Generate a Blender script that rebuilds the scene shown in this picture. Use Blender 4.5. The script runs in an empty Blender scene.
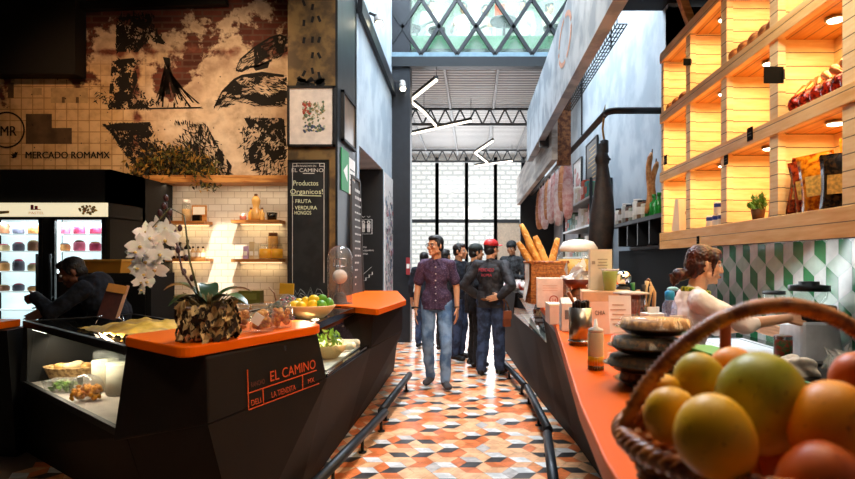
import bpy, bmesh, math, random
from mathutils import Vector, Matrix, Euler, noise
R = random.Random(7)
SC = bpy.context.scene
COL = SC.collection
F, VX, VY, H = 570.0, 474.0, 261.0, 1.43
def P(x, y, Y): return Vector(((x-VX)*Y/F, Y, H-(y-VY)*Y/F))
def PZ(x, y, Z): return P(x, y, (H-Z)*F/(y-VY))
def PX(x, y, X): return P(x, y, X*F/(x-VX))
def V(*a): return Vector(a)

# ---------------------------------------------------------------- materials
def lin(h):
    if isinstance(h, (tuple, list)): return (h[0], h[1], h[2], 1)
    h = h.lstrip('#'); o = []
    for i in (0, 2, 4):
        c = int(h[i:i+2], 16)/255
        o.append(c/12.92 if c <= .04045 else ((c+.055)/1.055)**2.4)
    return (*o, 1)
def newmat(name):
    m = bpy.data.materials.new(name); m.use_nodes = True
    nt = m.node_tree
    return m, nt, nt.nodes['Principled BSDF'], nt.nodes['Material Output']
def coord(nt, axes=None, scale=1.0):
    t = nt.nodes.new('ShaderNodeTexCoord')
    if axes is None: return t.outputs['Object']
    s = nt.nodes.new('ShaderNodeSeparateXYZ'); c = nt.nodes.new('ShaderNodeCombineXYZ')
    nt.links.new(t.outputs['Object'], s.inputs[0])
    for i, a in enumerate(axes): nt.links.new(s.outputs['XYZ'.index(a)], c.inputs[i])
    return c.outputs[0]
def nz(nt, vec, scale, detail=3, rough=.55):
    n = nt.nodes.new('ShaderNodeTexNoise'); n.inputs['Scale'].default_value = scale
    n.inputs['Detail'].default_value = detail; n.inputs['Roughness'].default_value = rough
    nt.links.new(vec, n.inputs['Vector']); return n.outputs['Fac']
def ramp(nt, fac, stops, const=False):
    r = nt.nodes.new('ShaderNodeValToRGB'); e = r.color_ramp.elements
    if const: r.color_ramp.interpolation = 'CONSTANT'
    while len(e) < len(stops): e.new(.5)
    for k, (p, c) in enumerate(stops): e[k].position = p; e[k].color = lin(c)
    nt.links.new(fac, r.inputs[0]); return r.outputs[0]
def mixc(nt, fac, a, b, mode='MIX'):
    m = nt.nodes.new('ShaderNodeMix'); m.data_type = 'RGBA'; m.blend_type = mode
    for v, s in ((fac, 0), (a, 6), (b, 7)):
        if isinstance(v, (int, float)): m.inputs[s].default_value = v
        elif isinstance(v, (str, tuple)): m.inputs[s].default_value = lin(v)
        else: nt.links.new(v, m.inputs[s])
    return m.outputs[2]
def math_(nt, op, a, b=0.0):
    m = nt.nodes.new('ShaderNodeMath'); m.operation = op
    for i, v in enumerate((a, b)):
        if isinstance(v, (int, float)): m.inputs[i].default_value = v
        else: nt.links.new(v, m.inputs[i])
    return m.outputs[0]
def bump(nt, b, h, st=.3, dist=.01):
    n = nt.nodes.new('ShaderNodeBump'); n.inputs['Strength'].default_value = st; n.inputs['Distance'].default_value = dist
    nt.links.new(h, n.inputs['Height']); nt.links.new(n.outputs[0], b.inputs['Normal'])
def mat(name, col, rough=.5, metal=0, var=.12, scale=14, bmp=0, emit=None, es=0, trans=0, ior=1.45, spec=.5, sss=0):
    m, nt, b, o = newmat(name)
    c = lin(col)
    n = nz(nt, coord(nt), scale)
    lo = tuple(x*(1-var) for x in c[:3]); hi = tuple(min(1, x*(1+var)) for x in c[:3])
    nt.links.new(ramp(nt, n, [(.3, lo), (.7, hi)]), b.inputs['Base Color'])
    b.inputs['Roughness'].default_value = rough; b.inputs['Metallic'].default_value = metal
    b.inputs['Specular IOR Level'].default_value = spec
    if bmp: bump(nt, b, nz(nt, coord(nt), scale*3), bmp)
    if es: b.inputs['Emission Color'].default_value = lin(emit or col); b.inputs['Emission Strength'].default_value = es
    if trans: b.inputs['Transmission Weight'].default_value = trans; b.inputs['IOR'].default_value = ior
    if sss: b.inputs['Subsurface Weight'].default_value = sss; b.inputs['Subsurface Radius'].default_value = (.02, .01, .005)
    return m
def two(name, c1, c2, scale=8, rough=.5, lo=.42, hi=.58, detail=4, bmp=0, axes=None, stretch=None, metal=0):
    m, nt, b, o = newmat(name)
    v = coord(nt, axes)
    if stretch:
        mp = nt.nodes.new('ShaderNodeMapping'); mp.inputs['Scale'].default_value = stretch
        nt.links.new(v, mp.inputs[0]); v = mp.outputs[0]
    n = nz(nt, v, scale, detail)
    nt.links.new(ramp(nt, n, [(lo, c1), (hi, c2)]), b.inputs['Base Color'])
    b.inputs['Roughness'].default_value = rough; b.inputs['Metallic'].default_value = metal
    if bmp: bump(nt, b, n, bmp)
    return m
def thin(name, tint='#ffffff', refl=.12, rough=.02, haze=0.0, hazecol='#ffffff'):
    """thin pane: mostly clear, glossy at grazing angles, optionally a little milky"""
    m, nt, b, o = newmat(name); nt.nodes.remove(b)
    t = nt.nodes.new('ShaderNodeBsdfTransparent'); t.inputs[0].default_value = lin(tint)
    g = nt.nodes.new('ShaderNodeBsdfGlossy'); g.inputs['Roughness'].default_value = rough
    lw = nt.nodes.new('ShaderNodeLayerWeight'); lw.inputs[0].default_value = .5
    a = nt.nodes.new('ShaderNodeMixShader'); nt.links.new(math_(nt, 'ADD', .025, math_(nt, 'MULTIPLY', math_(nt, 'POWER', lw.outputs['Facing'], 4.0), min(.8, refl*3))), a.inputs[0])
    base = t.outputs[0]
    if haze:
        d = nt.nodes.new('ShaderNodeBsdfDiffuse'); d.inputs[0].default_value = lin(hazecol)
        h = nt.nodes.new('ShaderNodeMixShader'); n = nz(nt, coord(nt), 25)
        nt.links.new(math_(nt, 'MULTIPLY', n, haze*2), h.inputs[0])
        nt.links.new(t.outputs[0], h.inputs[1]); nt.links.new(d.outputs[0], h.inputs[2]); base = h.outputs[0]
    nt.links.new(base, a.inputs[1]); nt.links.new(g.outputs[0], a.inputs[2])
    nt.links.new(a.outputs[0], o.inputs[0]); return m
def slat(name, axis, pitch, c1, c2, line='#3a1d06', rough=.5, grain=(1, 1, 1), w=.07):
    """wooden boards with dark joints every pitch along axis"""
    m, nt, b, o = newmat(name)
    t = nt.nodes.new('ShaderNodeTexCoord'); s = nt.nodes.new('ShaderNodeSeparateXYZ'); nt.links.new(t.outputs['Object'], s.inputs[0])
    q = math_(nt, 'MULTIPLY', s.outputs['XYZ'.index(axis)], 1/pitch)
    fr = math_(nt, 'FRACT', q)
    fl = math_(nt, 'FLOOR', q)
    mp = nt.nodes.new('ShaderNodeMapping'); mp.inputs['Scale'].default_value = grain; nt.links.new(t.outputs['Object'], mp.inputs[0])
    ad = nt.nodes.new('ShaderNodeVectorMath'); ad.operation = 'ADD'; nt.links.new(mp.outputs[0], ad.inputs[0])
    cx = nt.nodes.new('ShaderNodeCombineXYZ')
    for i in range(3): nt.links.new(math_(nt, 'MULTIPLY', fl, 3.7), cx.inputs[i])
    nt.links.new(cx.outputs[0], ad.inputs[1])
    n = nz(nt, ad.outputs[0], 6, 5)
    c = ramp(nt, n, [(.3, c1), (.7, c2)])
    k = math_(nt, 'LESS_THAN', fr, w)
    nt.links.new(mixc(nt, k, c, line), b.inputs['Base Color'])
    b.inputs['Roughness'].default_value = rough
    bump(nt, b, math_(nt, 'SUBTRACT', 1.0, k), .6, .004)
    return m

# ---------------------------------------------------------------- mesh builder
class MB:
    def __init__(s): s.v = []; s.f = []; s.m = []; s.sm = []; s.k = 0; s.smooth = False
    def add(s, vs, fs, sm=None):
        o = len(s.v); s.v += [tuple(x) for x in vs]
        for f in fs: s.f.append([i+o for i in f]); s.m.append(s.k); s.sm.append(s.smooth if sm is None else sm)
        return s
    def mt(s, k): s.k = k; return s
    def box(s, x0, x1, y0, y1, z0, z1):
        return s.add([(x0,y0,z0),(x1,y0,z0),(x1,y1,z0),(x0,y1,z0),(x0,y0,z1),(x1,y0,z1),(x1,y1,z1),(x0,y1,z1)],
                     [(0,3,2,1),(4,5,6,7),(0,1,5,4),(1,2,6,5),(2,3,7,6),(3,0,4,7)])
    def cbox(s, c, d, rot=None):
        M = Euler(rot).to_matrix() if rot and not isinstance(rot, Matrix) else (rot or Matrix.Identity(3))
        c = Vector(c); vs = []
        for z in (-1, 1):
            for x, y in ((-1,-1),(1,-1),(1,1),(-1,1)): vs.append(c+M @ Vector((x*d[0]/2, y*d[1]/2, z*d[2]/2)))
        return s.add(vs, [(0,3,2,1),(4,5,6,7),(0,1,5,4),(1,2,6,5),(2,3,7,6),(3,0,4,7)])
    def bar(s, a, b, w, h=None, up=(0,0,1)):
        a = Vector(a); b = Vector(b); h = h or w; d = (b-a).normalized(); u = Vector(up)
        if abs(d.dot(u)) > .98: u = Vector((0,1,0))
        x = d.cross(u).normalized(); u = x.cross(d).normalized()
        vs = [p+x*i*w/2+u*j*h/2 for p in (a, b) for i, j in ((-1,-1),(1,-1),(1,1),(-1,1))]
        return s.add(vs, [(0,1,2,3),(7,6,5,4),(0,4,5,1),(1,5,6,2),(2,6,7,3),(3,7,4,0)])
    def tube(s, pts, r, n=10, caps=True, closed=False):
        pts = [Vector(p) for p in pts]; N = len(pts)
        rs = r if isinstance(r, (list, tuple)) else [r]*N
        vs = []; ref = None
        for i, p in enumerate(pts):
            if closed: d = pts[(i+1) % N]-pts[i-1]
            else: d = pts[min(i+1, N-1)]-pts[max(i-1, 0)]
            d.normalize()
            if ref is None: ref = Vector((0,0,1)) if abs(d.z) < .9 else Vector((0,1,0))
            x = d.cross(ref).normalized(); y = x.cross(d).normalized(); ref = y
            for k in range(n):
                a = 2*math.pi*k/n; vs.append(p+(x*math.cos(a)+y*math.sin(a))*rs[i])
        fs = []
        for i in range(N if closed else N-1):
            j = (i+1) % N
            for k in range(n): fs.append((i*n+k, i*n+(k+1) % n, j*n+(k+1) % n, j*n+k))
        s.add(vs, fs, True)
        if caps and not closed:
            o = len(s.v)-N*n
            s.f.append([o+k for k in range(n)][::-1]); s.m.append(s.k); s.sm.append(False)
            s.f.append([o+(N-1)*n+k for k in range(n)]); s.m.append(s.k); s.sm.append(False)
        return s
    def lathe(s, prof, c=(0,0,0), n=24, sx=1, sy=1, sm=True, M=None):
        c = Vector(c); vs = []
        for r, z in prof:
            for k in range(n):
                a = 2*math.pi*k/n; q = Vector((r*sx*math.cos(a), r*sy*math.sin(a), z))
                vs.append(c+(M @ q if M else q))
        fs = [(i*n+k, i*n+(k+1) % n, (i+1)*n+(k+1) % n, (i+1)*n+k) for i in range(len(prof)-1) for k in range(n)]
        s.add(vs, fs, sm); o = len(s.v)-len(vs); L = (len(prof)-1)*n
        if prof[0][0] > 1e-5: s.f.append([o+k for k in range(n)][::-1]); s.m.append(s.k); s.sm.append(False)
        if prof[-1][0] > 1e-5: s.f.append([o+L+k for k in range(n)]); s.m.append(s.k); s.sm.append(False)
        return s
    def shell(s, prof, c=(0,0,0), n=24, sx=1, sy=1, M=None):
        """open lathe, no caps"""
        c = Vector(c); vs = []
        for r, z in prof:
            for k in range(n):
                a = 2*math.pi*k/n; q = Vector((r*sx*math.cos(a), r*sy*math.sin(a), z)); vs.append(c+(M @ q if M else q))
        return s.add(vs, [(i*n+k, i*n+(k+1) % n, (i+1)*n+(k+1) % n, (i+1)*n+k) for i in range(len(prof)-1) for k in range(n)], True)
    def ell(s, c, r, rot=None, nu=16, nv=10, fn=None):
        M = Euler(rot).to_matrix() if rot is not None and not isinstance(rot, Matrix) else (rot or Matrix.Identity(3))
        if not isinstance(r, (tuple, list)): r = (r, r, r)
        c = Vector(c); vs = []
        for i in range(nv+1):
            t = math.pi*i/nv
            for k in range(nu):
                a = 2*math.pi*k/nu; q = Vector((math.sin(t)*math.cos(a), math.sin(t)*math.sin(a), -math.cos(t)))
                if fn: q = fn(q)
                vs.append(c+M @ Vector((q.x*r[0], q.y*r[1], q.z*r[2])))
        return s.add(vs, [(i*nu+k, i*nu+(k+1) % nu, (i+1)*nu+(k+1) % nu, (i+1)*nu+k) for i in range(nv) for k in range(nu)], True)
    def cap(s, a, b, ra, rb, n=12):
        a = Vector(a); b = Vector(b); d = b-a; L = d.length
        if L < 1e-6: return s.ell(a, ra)
        d /= L; q = d.to_track_quat('Z', 'Y').to_matrix(); pr = []
        for i in range(5): t = math.pi/2*i/4; pr.append((ra*math.sin(t), -ra*math.cos(t)))
        for i in range(5): t = math.pi/2*i/4; pr.append((rb*math.cos(t), L+rb*math.sin(t)))
        return s.lathe(pr, a, n, M=q)
    def prism(s, poly, z0, z1, top=None):
        n = len(poly); t = top or poly
        vs = [(p[0], p[1], z0) for p in poly]+[(p[0], p[1], z1) for p in t]
        return s.add(vs, [list(range(n))[::-1], list(range(n, 2*n))]+[(i, (i+1) % n, n+(i+1) % n, n+i) for i in range(n)])
    def loft(s, lo, hi):
        n = len(lo)
        return s.add(list(lo)+list(hi), [list(range(n))[::-1], list(range(n, 2*n))]+[(i, (i+1) % n, n+(i+1) % n, n+i) for i in range(n)])
    def poly(s, pts): return s.add(pts, [list(range(len(pts)))])
    def slab(s, pts, n, t):
        """flat polygon thickened by t along n"""
        n = Vector(n)*t; pts = [Vector(p) for p in pts]
        return s.loft(pts, [p+n for p in pts])
    def build(s, name, mats, parent=None, org=(0,0,0), bev=0, sub=0, recalc=True):
        me = bpy.data.meshes.new(name); o = Vector(org)
        me.from_pydata([tuple(Vector(v)-o) for v in s.v], [], s.f)
        mats = mats if isinstance(mats, (list, tuple)) else [mats]
        for m in mats: me.materials.append(m)
        for p, k, q in zip(me.polygons, s.m, s.sm): p.material_index = k; p.use_smooth = q
        if recalc:
            b = bmesh.new(); b.from_mesh(me)
            bmesh.ops.remove_doubles(b, verts=b.verts, dist=1e-6)
            bmesh.ops.recalc_face_normals(b, faces=b.faces); b.to_mesh(me); b.free()
        ob = bpy.data.objects.new(name, me); COL.objects.link(ob)
        if parent: ob.parent = parent
        if bev:
            md = ob.modifiers.new('bevel', 'BEVEL'); md.width = bev; md.segments = 2; md.limit_method = 'ANGLE'
        if sub:
            md = ob.modifiers.new('sub', 'SUBSURF'); md.levels = sub; md.render_levels = sub
        return ob
def remesh(name, mb, voxel, m, parent=None, smooth=3, fac=.5):
    ob = mb.build('tmp', m, None, recalc=False)
    md = ob.modifiers.new('r', 'REMESH'); md.mode = 'VOXEL'; md.voxel_size = voxel; md.use_smooth_shade = True
    if smooth:
        sm = ob.modifiers.new('s', 'SMOOTH'); sm.iterations = smooth; sm.factor = fac
    dg = bpy.context.evaluated_depsgraph_get()
    me = bpy.data.meshes.new_from_object(ob.evaluated_get(dg)); me.name = name
    old = ob.data; bpy.data.objects.remove(ob); bpy.data.meshes.remove(old)
    me.materials.clear()
    for x in (m if isinstance(m, (list, tuple)) else [m]): me.materials.append(x)
    for p in me.polygons: p.use_smooth = True
    o2 = bpy.data.objects.new(name, me); COL.objects.link(o2)
    if parent: o2.parent = parent
    return o2
def tag(o, label=None, cat=None, group=None, kind=None):
    if label: o['label'] = label
    if cat: o['category'] = cat
    if group: o['group'] = group
    if kind: o['kind'] = kind
    return o
def thing(name, label, cat, loc=(0,0,0), rz=0, group=None):
    o = bpy.data.objects.new(name, None); COL.objects.link(o); o.empty_display_size = .05
    o.location = loc; o.rotation_euler = (0, 0, rz); return tag(o, label, cat, group)
def struct(name, mb, m, parent=None, **k):
    o = mb.build(name, m, parent, **k)
    if not parent: o['kind'] = 'structure'
    return o
def dup(root, loc, rz=None, label=None, group=None, scale=None):
    r = root.copy(); COL.objects.link(r); r.location = loc
    if rz is not None: r.rotation_euler = (0, 0, rz)
    if label: r['label'] = label
    if group: r['group'] = group
    if scale: r.scale = scale if isinstance(scale, (tuple, list)) else (scale,)*3
    for ch in [c for c in root.children]:
        c = ch.copy(); COL.objects.link(c); c.parent = r
        for g in ch.children:
            d = g.copy(); COL.objects.link(d); d.parent = c
    return r
def text(s, name, m, parent, o, xd, ud, size, width=None, center=False, org=(0,0,0), off=.002, shear=0, bold=0):
    """flat lettering; o = baseline start (or centre), xd/ud = reading and up directions"""
    cu = bpy.data.curves.new('t', 'FONT'); cu.body = s; cu.size = 1; cu.shear = shear; cu.offset = bold; cu.resolution_u = 3
    cu.align_x = 'CENTER' if center else 'LEFT'
    ob = bpy.data.objects.new('t', cu); COL.objects.link(ob)
    dg = bpy.context.evaluated_depsgraph_get()
    me = bpy.data.meshes.new_from_object(ob.evaluated_get(dg)); bpy.data.objects.remove(ob); bpy.data.curves.remove(cu)
    xs = [v.co.x for v in me.vertices] or [0, 1]; w = (max(xs)-min(xs)) or 1
    sx = width/w if width else size
    xd = Vector(xd).normalized(); ud = Vector(ud).normalized(); n = xd.cross(ud)
    o = Vector(o)-Vector(org)
    for v in me.vertices: v.co = o+xd*v.co.x*sx+ud*v.co.y*size+n*off
    me.name = name; me.materials.clear(); me.materials.append(m)
    x = bpy.data.objects.new(name, me); COL.objects.link(x)
    if parent: x.parent = parent
    return x
def lamp(kind, name, loc, energy, col='#ffffff', size=.1, sy=None, target=None, spot=60, blend=.5, spread=None, ax=None):
    d = bpy.data.lights.new(name, kind); d.energy = energy; d.color = lin(col)[:3]
    if kind == 'AREA':
        d.size = size
        if sy: d.shape = 'RECTANGLE'; d.size_y = sy
        if spread: d.spread = math.radians(spread)
    elif kind == 'SPOT': d.spot_size = math.radians(spot); d.spot_blend = blend; d.shadow_soft_size = size
    elif kind == 'POINT': d.shadow_soft_size = size
    else: d.angle = math.radians(.6)
    o = bpy.data.objects.new(name, d); COL.objects.link(o); o.location = loc
    if target is not None: o.rotation_euler = (Vector(target)-Vector(loc)).to_track_quat('-Z', 'Y').to_euler()
    if ax is not None:
        z = (Vector(loc)-Vector(target)).normalized(); x = Vector(ax); x = (x-z*x.dot(z)).normalized(); y = z.cross(x)
        o.rotation_euler = Matrix((x, y, z)).transposed().to_euler()
    return o

# ---------------------------------------------------------------- palette
black = mat('black_paint', '#0b0a0a', .55, var=.3)
soot = mat('soot_black', '#060505', .8, var=.3)
blackgloss = mat('black_gloss', '#0a0a0b', .15)
steel_dark = mat('dark_steel', '#22262b', .45, .3, var=.2, scale=6)
steel = mat('steel', '#b9bcc0', .25, 1)
chrome = mat('chrome', '#e8e8e8', .08, 1, var=.02)
white = mat('white_paint', '#ece9e4', .5, var=.05)
paper = mat('white_paper', '#f4f1ea', .8, var=.04)
cream = mat('cream_card', '#efe0c4', .7, var=.06)
pinkcard = mat('pink_card', '#e9cdbf', .7, var=.06)
kraft = mat('kraft_paper', '#b98a45', .8, var=.15)
orange = mat('orange_lacquer', '#e05e00', .42, var=.04, scale=3, spec=.12)
counterdark = mat('counter_dark', '#150d08', .65, var=.25, scale=5, bmp=.05, spec=.22)
bevelgrey = mat('counter_edge', '#2a2926', .4, var=.15)
textor = mat('orange_print', '#d0501c', .5, var=.05)
chalk = mat('chalk_white', '#d9d8cf', .9, var=.1)
chalky = mat('chalk_yellow', '#c4c9a0', .9, var=.1)
board = two('chalkboard', '#17191a', '#232627', 5, .8)
wood = two('wood_board', '#a86a30', '#d39a55', 3, .5, stretch=(1, 8, 8))
woodd = two('wood_dark', '#4d2c14', '#7a4a22', 4, .5, stretch=(1, 8, 8))
glass = thin('clear_glass', '#f6fbfa', .18)
caseglass = thin('case_glass', '#e4ebe8', .22)
jarglass = thin('jar_glass', '#f8fbfa', .14, .05, .05)
plastic = thin('clear_plastic', '#f3f4f4', .25, .12, .16)
denim = two('denim_blue', '#4d6e96', '#86a4c6', 5, .85, bmp=.1)
denimd = two('denim_dark', '#1f2c44', '#3a4d70', 9, .85, bmp=.1)
skin = mat('skin', '#cb9069', .5, var=.08, scale=20, sss=.08)
skinf = mat('skin_fair', '#e2ab85', .5, var=.06, scale=20, sss=.08)
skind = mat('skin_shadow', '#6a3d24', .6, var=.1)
hairb = two('hair_black', '#0b0909', '#1c1614', 60, .45, bmp=.3)
hairbr = two('hair_auburn', '#2c1008', '#54230f', 40, .4, bmp=.3, stretch=(1, 1, .25))
blackcloth = two('black_cloth', '#0e0e11', '#1b1b20', 20, .9, bmp=.1)
navycloth = two('navy_cloth', '#10131c', '#1c2230', 20, .9, bmp=.1)
eyew = mat('eye_white', '#e8e4de', .2, var=.02); iris = mat('iris', '#20120a', .2)
green = mat('leaf_green', '#3c6b2a', .45, var=.3, scale=9)
greend = mat('leaf_dark', '#223a18', .5, var=.3, scale=9)
lemon = mat('lemon', '#e8c21f', .4, var=.12, scale=10, bmp=.05)
lime = mat('lime', '#5d9a24', .4, var=.2, scale=10, bmp=.05)
red = mat('red_paint', '#c01d1c', .5, var=.1)
UPW = mat('upper_wall', '#aebdb4', .8)
# ================================================================ THE SETTING
# ---- floor: 20 cm hexagonal cement tiles, each of three rhombs
def floor_tiles():
    b = MB(); s = .118; r3 = math.sqrt(3)
    def hexat(cx, cy, cols):
        q = [V(cx+s*math.cos(math.radians(60*k)), cy+s*math.sin(math.radians(60*k)), 0) for k in range(6)]
        c = V(cx, cy, 0); g = .012
        for k, col in zip((0, 2, 4), cols):
            pts = [c, q[(k-1) % 6], q[k], q[(k+1) % 6]]
            m = sum(pts, V(0,0,0))/4
            b.mt(col).poly([p+(m-p)*g for p in pts])
    i = 0
    nx, ny = int(5.6/(1.5*s)), int(18.5/(r3*s))
    for i in range(nx):
        for j in range(ny):
            cx = -3.0+1.5*s*i; cy = 1.6+r3*s*(j+.5*(i % 2))
            t = (j+2*(i % 2)+i//2) % 3
            rr = random.Random(i*977+j)
            o = lambda: rr.choice((1, 1, 2, 2, 5))
            if t == 0: c = (o(), 3, 1 if rr.random() < .6 else 2)     # black upper parallelogram
            elif t == 1: c = (o(), 2, 4 if rr.random() < .8 else 6)   # pale parallelogram
            else: c = (rr.choice((6, 1, 2)), rr.choice((1, 2)), rr.choice((3, 2, 1, 4)))
            hexat(cx, cy, c)
    b.mt(0).box(-9, 4.2, -3.2, 20.6, -.2, -.002)
    def tm(n, c): 
        m = two('tile_'+n, c, tuple(min(1, x*1.35+.01) for x in lin(c)[:3]), 11, .28)
        return m
    ms = [mat('grout', '#6d5a4a', .7), tm('orange', '#d06c34'), tm('peach', '#e2a87a'), tm('black', '#33302f'), tm('pale', '#cfccc8'), tm('rust', '#d8854e'), tm('grey', '#b4aca6')]
    struct('floor', b, ms, recalc=False)
floor_tiles()

# ---- back wall with the mural (y = 6.8) and the tiled niche
BY = 6.8
def mural_mat():
    m, nt, b, o = newmat('mural_wall')
    v = coord(nt, 'XZY'); co = coord(nt)
    s = nt.nodes.new('ShaderNodeSeparateXYZ'); nt.links.new(co, s.inputs[0])
    br = nt.nodes.new('ShaderNodeTexBrick'); br.offset = 0
    for k, val in (('Scale', 1), ('Mortar Size', .006), ('Brick Width', .135), ('Row Height', .135), ('Bias', 0)): br.inputs[k].default_value = val
    br.inputs['Color1'].default_value = lin('#dcc094'); br.inputs['Color2'].default_value = lin('#ceae7e'); br.inputs['Mortar'].default_value = lin('#a8875c')
    nt.links.new(v, br.inputs['Vector'])
    plaster = ramp(nt, nz(nt, v, 3.0, 6), [(.3, '#b39a84'), (.5, '#d8c4aa'), (.7, '#eadfce')])
    bk = nt.nodes.new('ShaderNodeTexBrick')
    for k, val in (('Scale', 1), ('Mortar Size', .012), ('Brick Width', .24), ('Row Height', .075)): bk.inputs[k].default_value = val
    bk.inputs['Color1'].default_value = lin('#4a1d14'); bk.inputs['Color2'].default_value = lin('#6a3426'); bk.inputs['Mortar'].default_value = lin('#5e4236')
    nt.links.new(v, bk.inputs['Vector'])
    n1 = nz(nt, v, 1.7, 6)
    # tiles on the lower left, plaster on the right, brick laid bare towards the top
    fx = math_(nt, 'ADD', math_(nt, 'MULTIPLY', math_(nt, 'ADD', s.outputs[0], 4.15), 2.2), math_(nt, 'MULTIPLY', math_(nt, 'SUBTRACT', n1, .5), 3))
    fz = math_(nt, 'ADD', math_(nt, 'MULTIPLY', math_(nt, 'SUBTRACT', s.outputs[2], 3.55), 3.0), math_(nt, 'MULTIPLY', math_(nt, 'SUBTRACT', n1, .5), 3))
    pl = nt.nodes.new('ShaderNodeClamp'); nt.links.new(math_(nt, 'MAXIMUM', fx, fz), pl.inputs[0])
    c = mixc(nt, pl.outputs[0], br.outputs[0], plaster)
    n2 = nz(nt, v, 1.5, 8, .66)
    bz = math_(nt, 'ADD', math_(nt, 'MULTIPLY', math_(nt, 'SUBTRACT', s.outputs[2], 3.98), 1.3), math_(nt, 'MULTIPLY', math_(nt, 'SUBTRACT', n2, .5), 9))
    cl = nt.nodes.new('ShaderNodeClamp'); nt.links.new(math_(nt, 'MULTIPLY', bz, 3), cl.inputs[0])
    c = mixc(nt, cl.outputs[0], c, bk.outputs[0])
    # bare red strip beside the peeled plaster
    vs = math_(nt, 'SUBTRACT', .075, math_(nt, 'ABSOLUTE', math_(nt, 'ADD', s.outputs[0], 4.02)))
    vs = math_(nt, 'ADD', math_(nt, 'MULTIPLY', vs, 14), math_(nt, 'MULTIPLY', math_(nt, 'SUBTRACT', nz(nt, v, 5, 5), .55), 6))
    hs = math_(nt, 'SUBTRACT', .05, math_(nt, 'ABSOLUTE', math_(nt, 'SUBTRACT', s.outputs[2], 3.93)))
    hs = math_(nt, 'ADD', math_(nt, 'MULTIPLY', hs, 14), math_(nt, 'MULTIPLY', math_(nt, 'SUBTRACT', nz(nt, v, 4, 5), .5), 6))
    vc = nt.nodes.new('ShaderNodeClamp'); nt.links.new(math_(nt, 'MAXIMUM', vs, hs), vc.inputs[0])
    c = mixc(nt, vc.outputs[0], c, ramp(nt, nz(nt, v, 14, 5), [(.35, '#54241a'), (.65, '#8a5442')]))
    st = ramp(nt, nz(nt, v, 9, 6), [(.3, '#a08c78'), (.55, '#ffffff')])
    c = mixc(nt, .45, c, st, 'MULTIPLY')
    nt.links.new(c, b.inputs['Base Color']); b.inputs['Roughness'].default_value = .85
    return m
b = MB(); b.box(-9, -1.44, BY, BY+.2, 2.33, 6.3); wb = struct('wall_back', b, mural_mat())
def tile_mat(name, axes, c1, c2, mortar, bw, rh, ms=.006, rough=.15):
    m, nt, b, o = newmat(name)
    br = nt.nodes.new('ShaderNodeTexBrick')
    for k, val in (('Scale', 1), ('Mortar Size', ms), ('Brick Width', bw), ('Row Height', rh)): br.inputs[k].default_value = val
    br.inputs['Color1'].default_value = lin(c1); br.inputs['Color2'].default_value = lin(c2); br.inputs['Mortar'].default_value = lin(mortar)
    nt.links.new(coord(nt, axes), br.inputs['Vector'])
    nt.links.new(br.outputs[0], b.inputs['Base Color']); b.inputs['Roughness'].default_value = rough
    bump(nt, b, math_(nt, 'SUBTRACT', 1.0, br.outputs['Fac']), .5, .003)
    return m
subway = tile_mat('subway_tile', 'XZY', '#ebe6de', '#e3ddd3', '#c4bbb0', .155, .078, .004)
b = MB(); b.box(-9, -1.44, BY+.02, BY+.2, -.1, 2.33); struct('wall_niche', b, subway)

# mural drawing: black ink strokes painted on the wall
ink = mat('mural_ink', '#100c09', .9, var=.2)
def W(x, y, e=.004): return P(x, y, BY-e) if False else V((x-VX)*BY/F, BY-e, H-(y-VY)*BY/F)
def strokes(mb, rnd, poly, n, ln, ang, wid=.9, jit=.4):
    xs = [p[0] for p in poly]; ys = [p[1] for p in poly]
    def inside(x, y):
        c = False; j = len(poly)-1
        for i in range(len(poly)):
            if (poly[i][1] > y) != (poly[j][1] > y) and x < (poly[j][0]-poly[i][0])*(y-poly[i][1])/(poly[j][1]-poly[i][1])+poly[i][0]: c = not c
            j = i
        return c
    k = 0; tries = 0
    while k < n and tries < n*30:
        tries += 1
        x = rnd.uniform(min(xs), max(xs)); y = rnd.uniform(min(ys), max(ys))
        if not inside(x, y): continue
        a = math.radians(ang(x, y) if callable(ang) else ang)+rnd.uniform(-jit, jit); L = ln*rnd.uniform(.4, 1.3); w = wid*rnd.uniform(.4, 1.3)
        dx, dy = math.cos(a)*L/2, math.sin(a)*L/2; px, py = -math.sin(a)*w/2, math.cos(a)*w/2
        z = .003+.00001*k
        mb.poly([W(x-dx, y-dy, z), W(x+px, y+py, z), W(x+dx, y+dy, z), W(x-px, y-py, z)]); k += 1
r_ = random.Random(3); b = MB()
b.poly([W(163,57),W(170,58),W(171,66),W(168,70),W(165,64)])
for k in range(70):   # volcano with lava runs
    t = r_.uniform(-1, 1); x0 = 167+2.5*t; x1 = 178+26*t+r_.uniform(-3, 3); y0 = 60+abs(t)*5; u0 = r_.uniform(0, .6); u1 = min(1, u0+r_.uniform(.2, .5))
    c = lambda u: (x0+(x1-x0)*u**1.7, y0+(107-y0)*u)
    (ax, ay), (bx, by) = c(u0), c(u1); w = r_.uniform(.4, 1.3)
    b.poly([W(ax-w*.3, ay, .004), W(ax+w*.3, ay, .004), W(bx+w, by, .004), W(bx-w, by, .004)])
b.poly([W(146,108),W(200,107),W(204,108.5),W(146,109.5)])
rock = [(214,108),(222,92),(234,80),(242,76),(262,73),(284,76),(287,88),(286,106),(262,107),(240,103),(228,107)]
strokes(b, r_, rock, 260, 9, lambda x, y: -25 if x < 250 else 12, 1.1, .6)
for a_, c_ in zip(rock[:6], rock[1:6]):
    b.poly([W(a_[0], a_[1]-1.2), W(c_[0], c_[1]-1.2), W(c_[0], c_[1]+1.6), W(a_[0], a_[1]+1.6)])
top = [(236,70),(240,60),(254,48),(270,38),(280,35),(287,38),(287,54),(272,60),(258,66),(250,67),(242,71)]
strokes(b, r_, top, 130, 10, -35, 1.0, .35)
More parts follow.
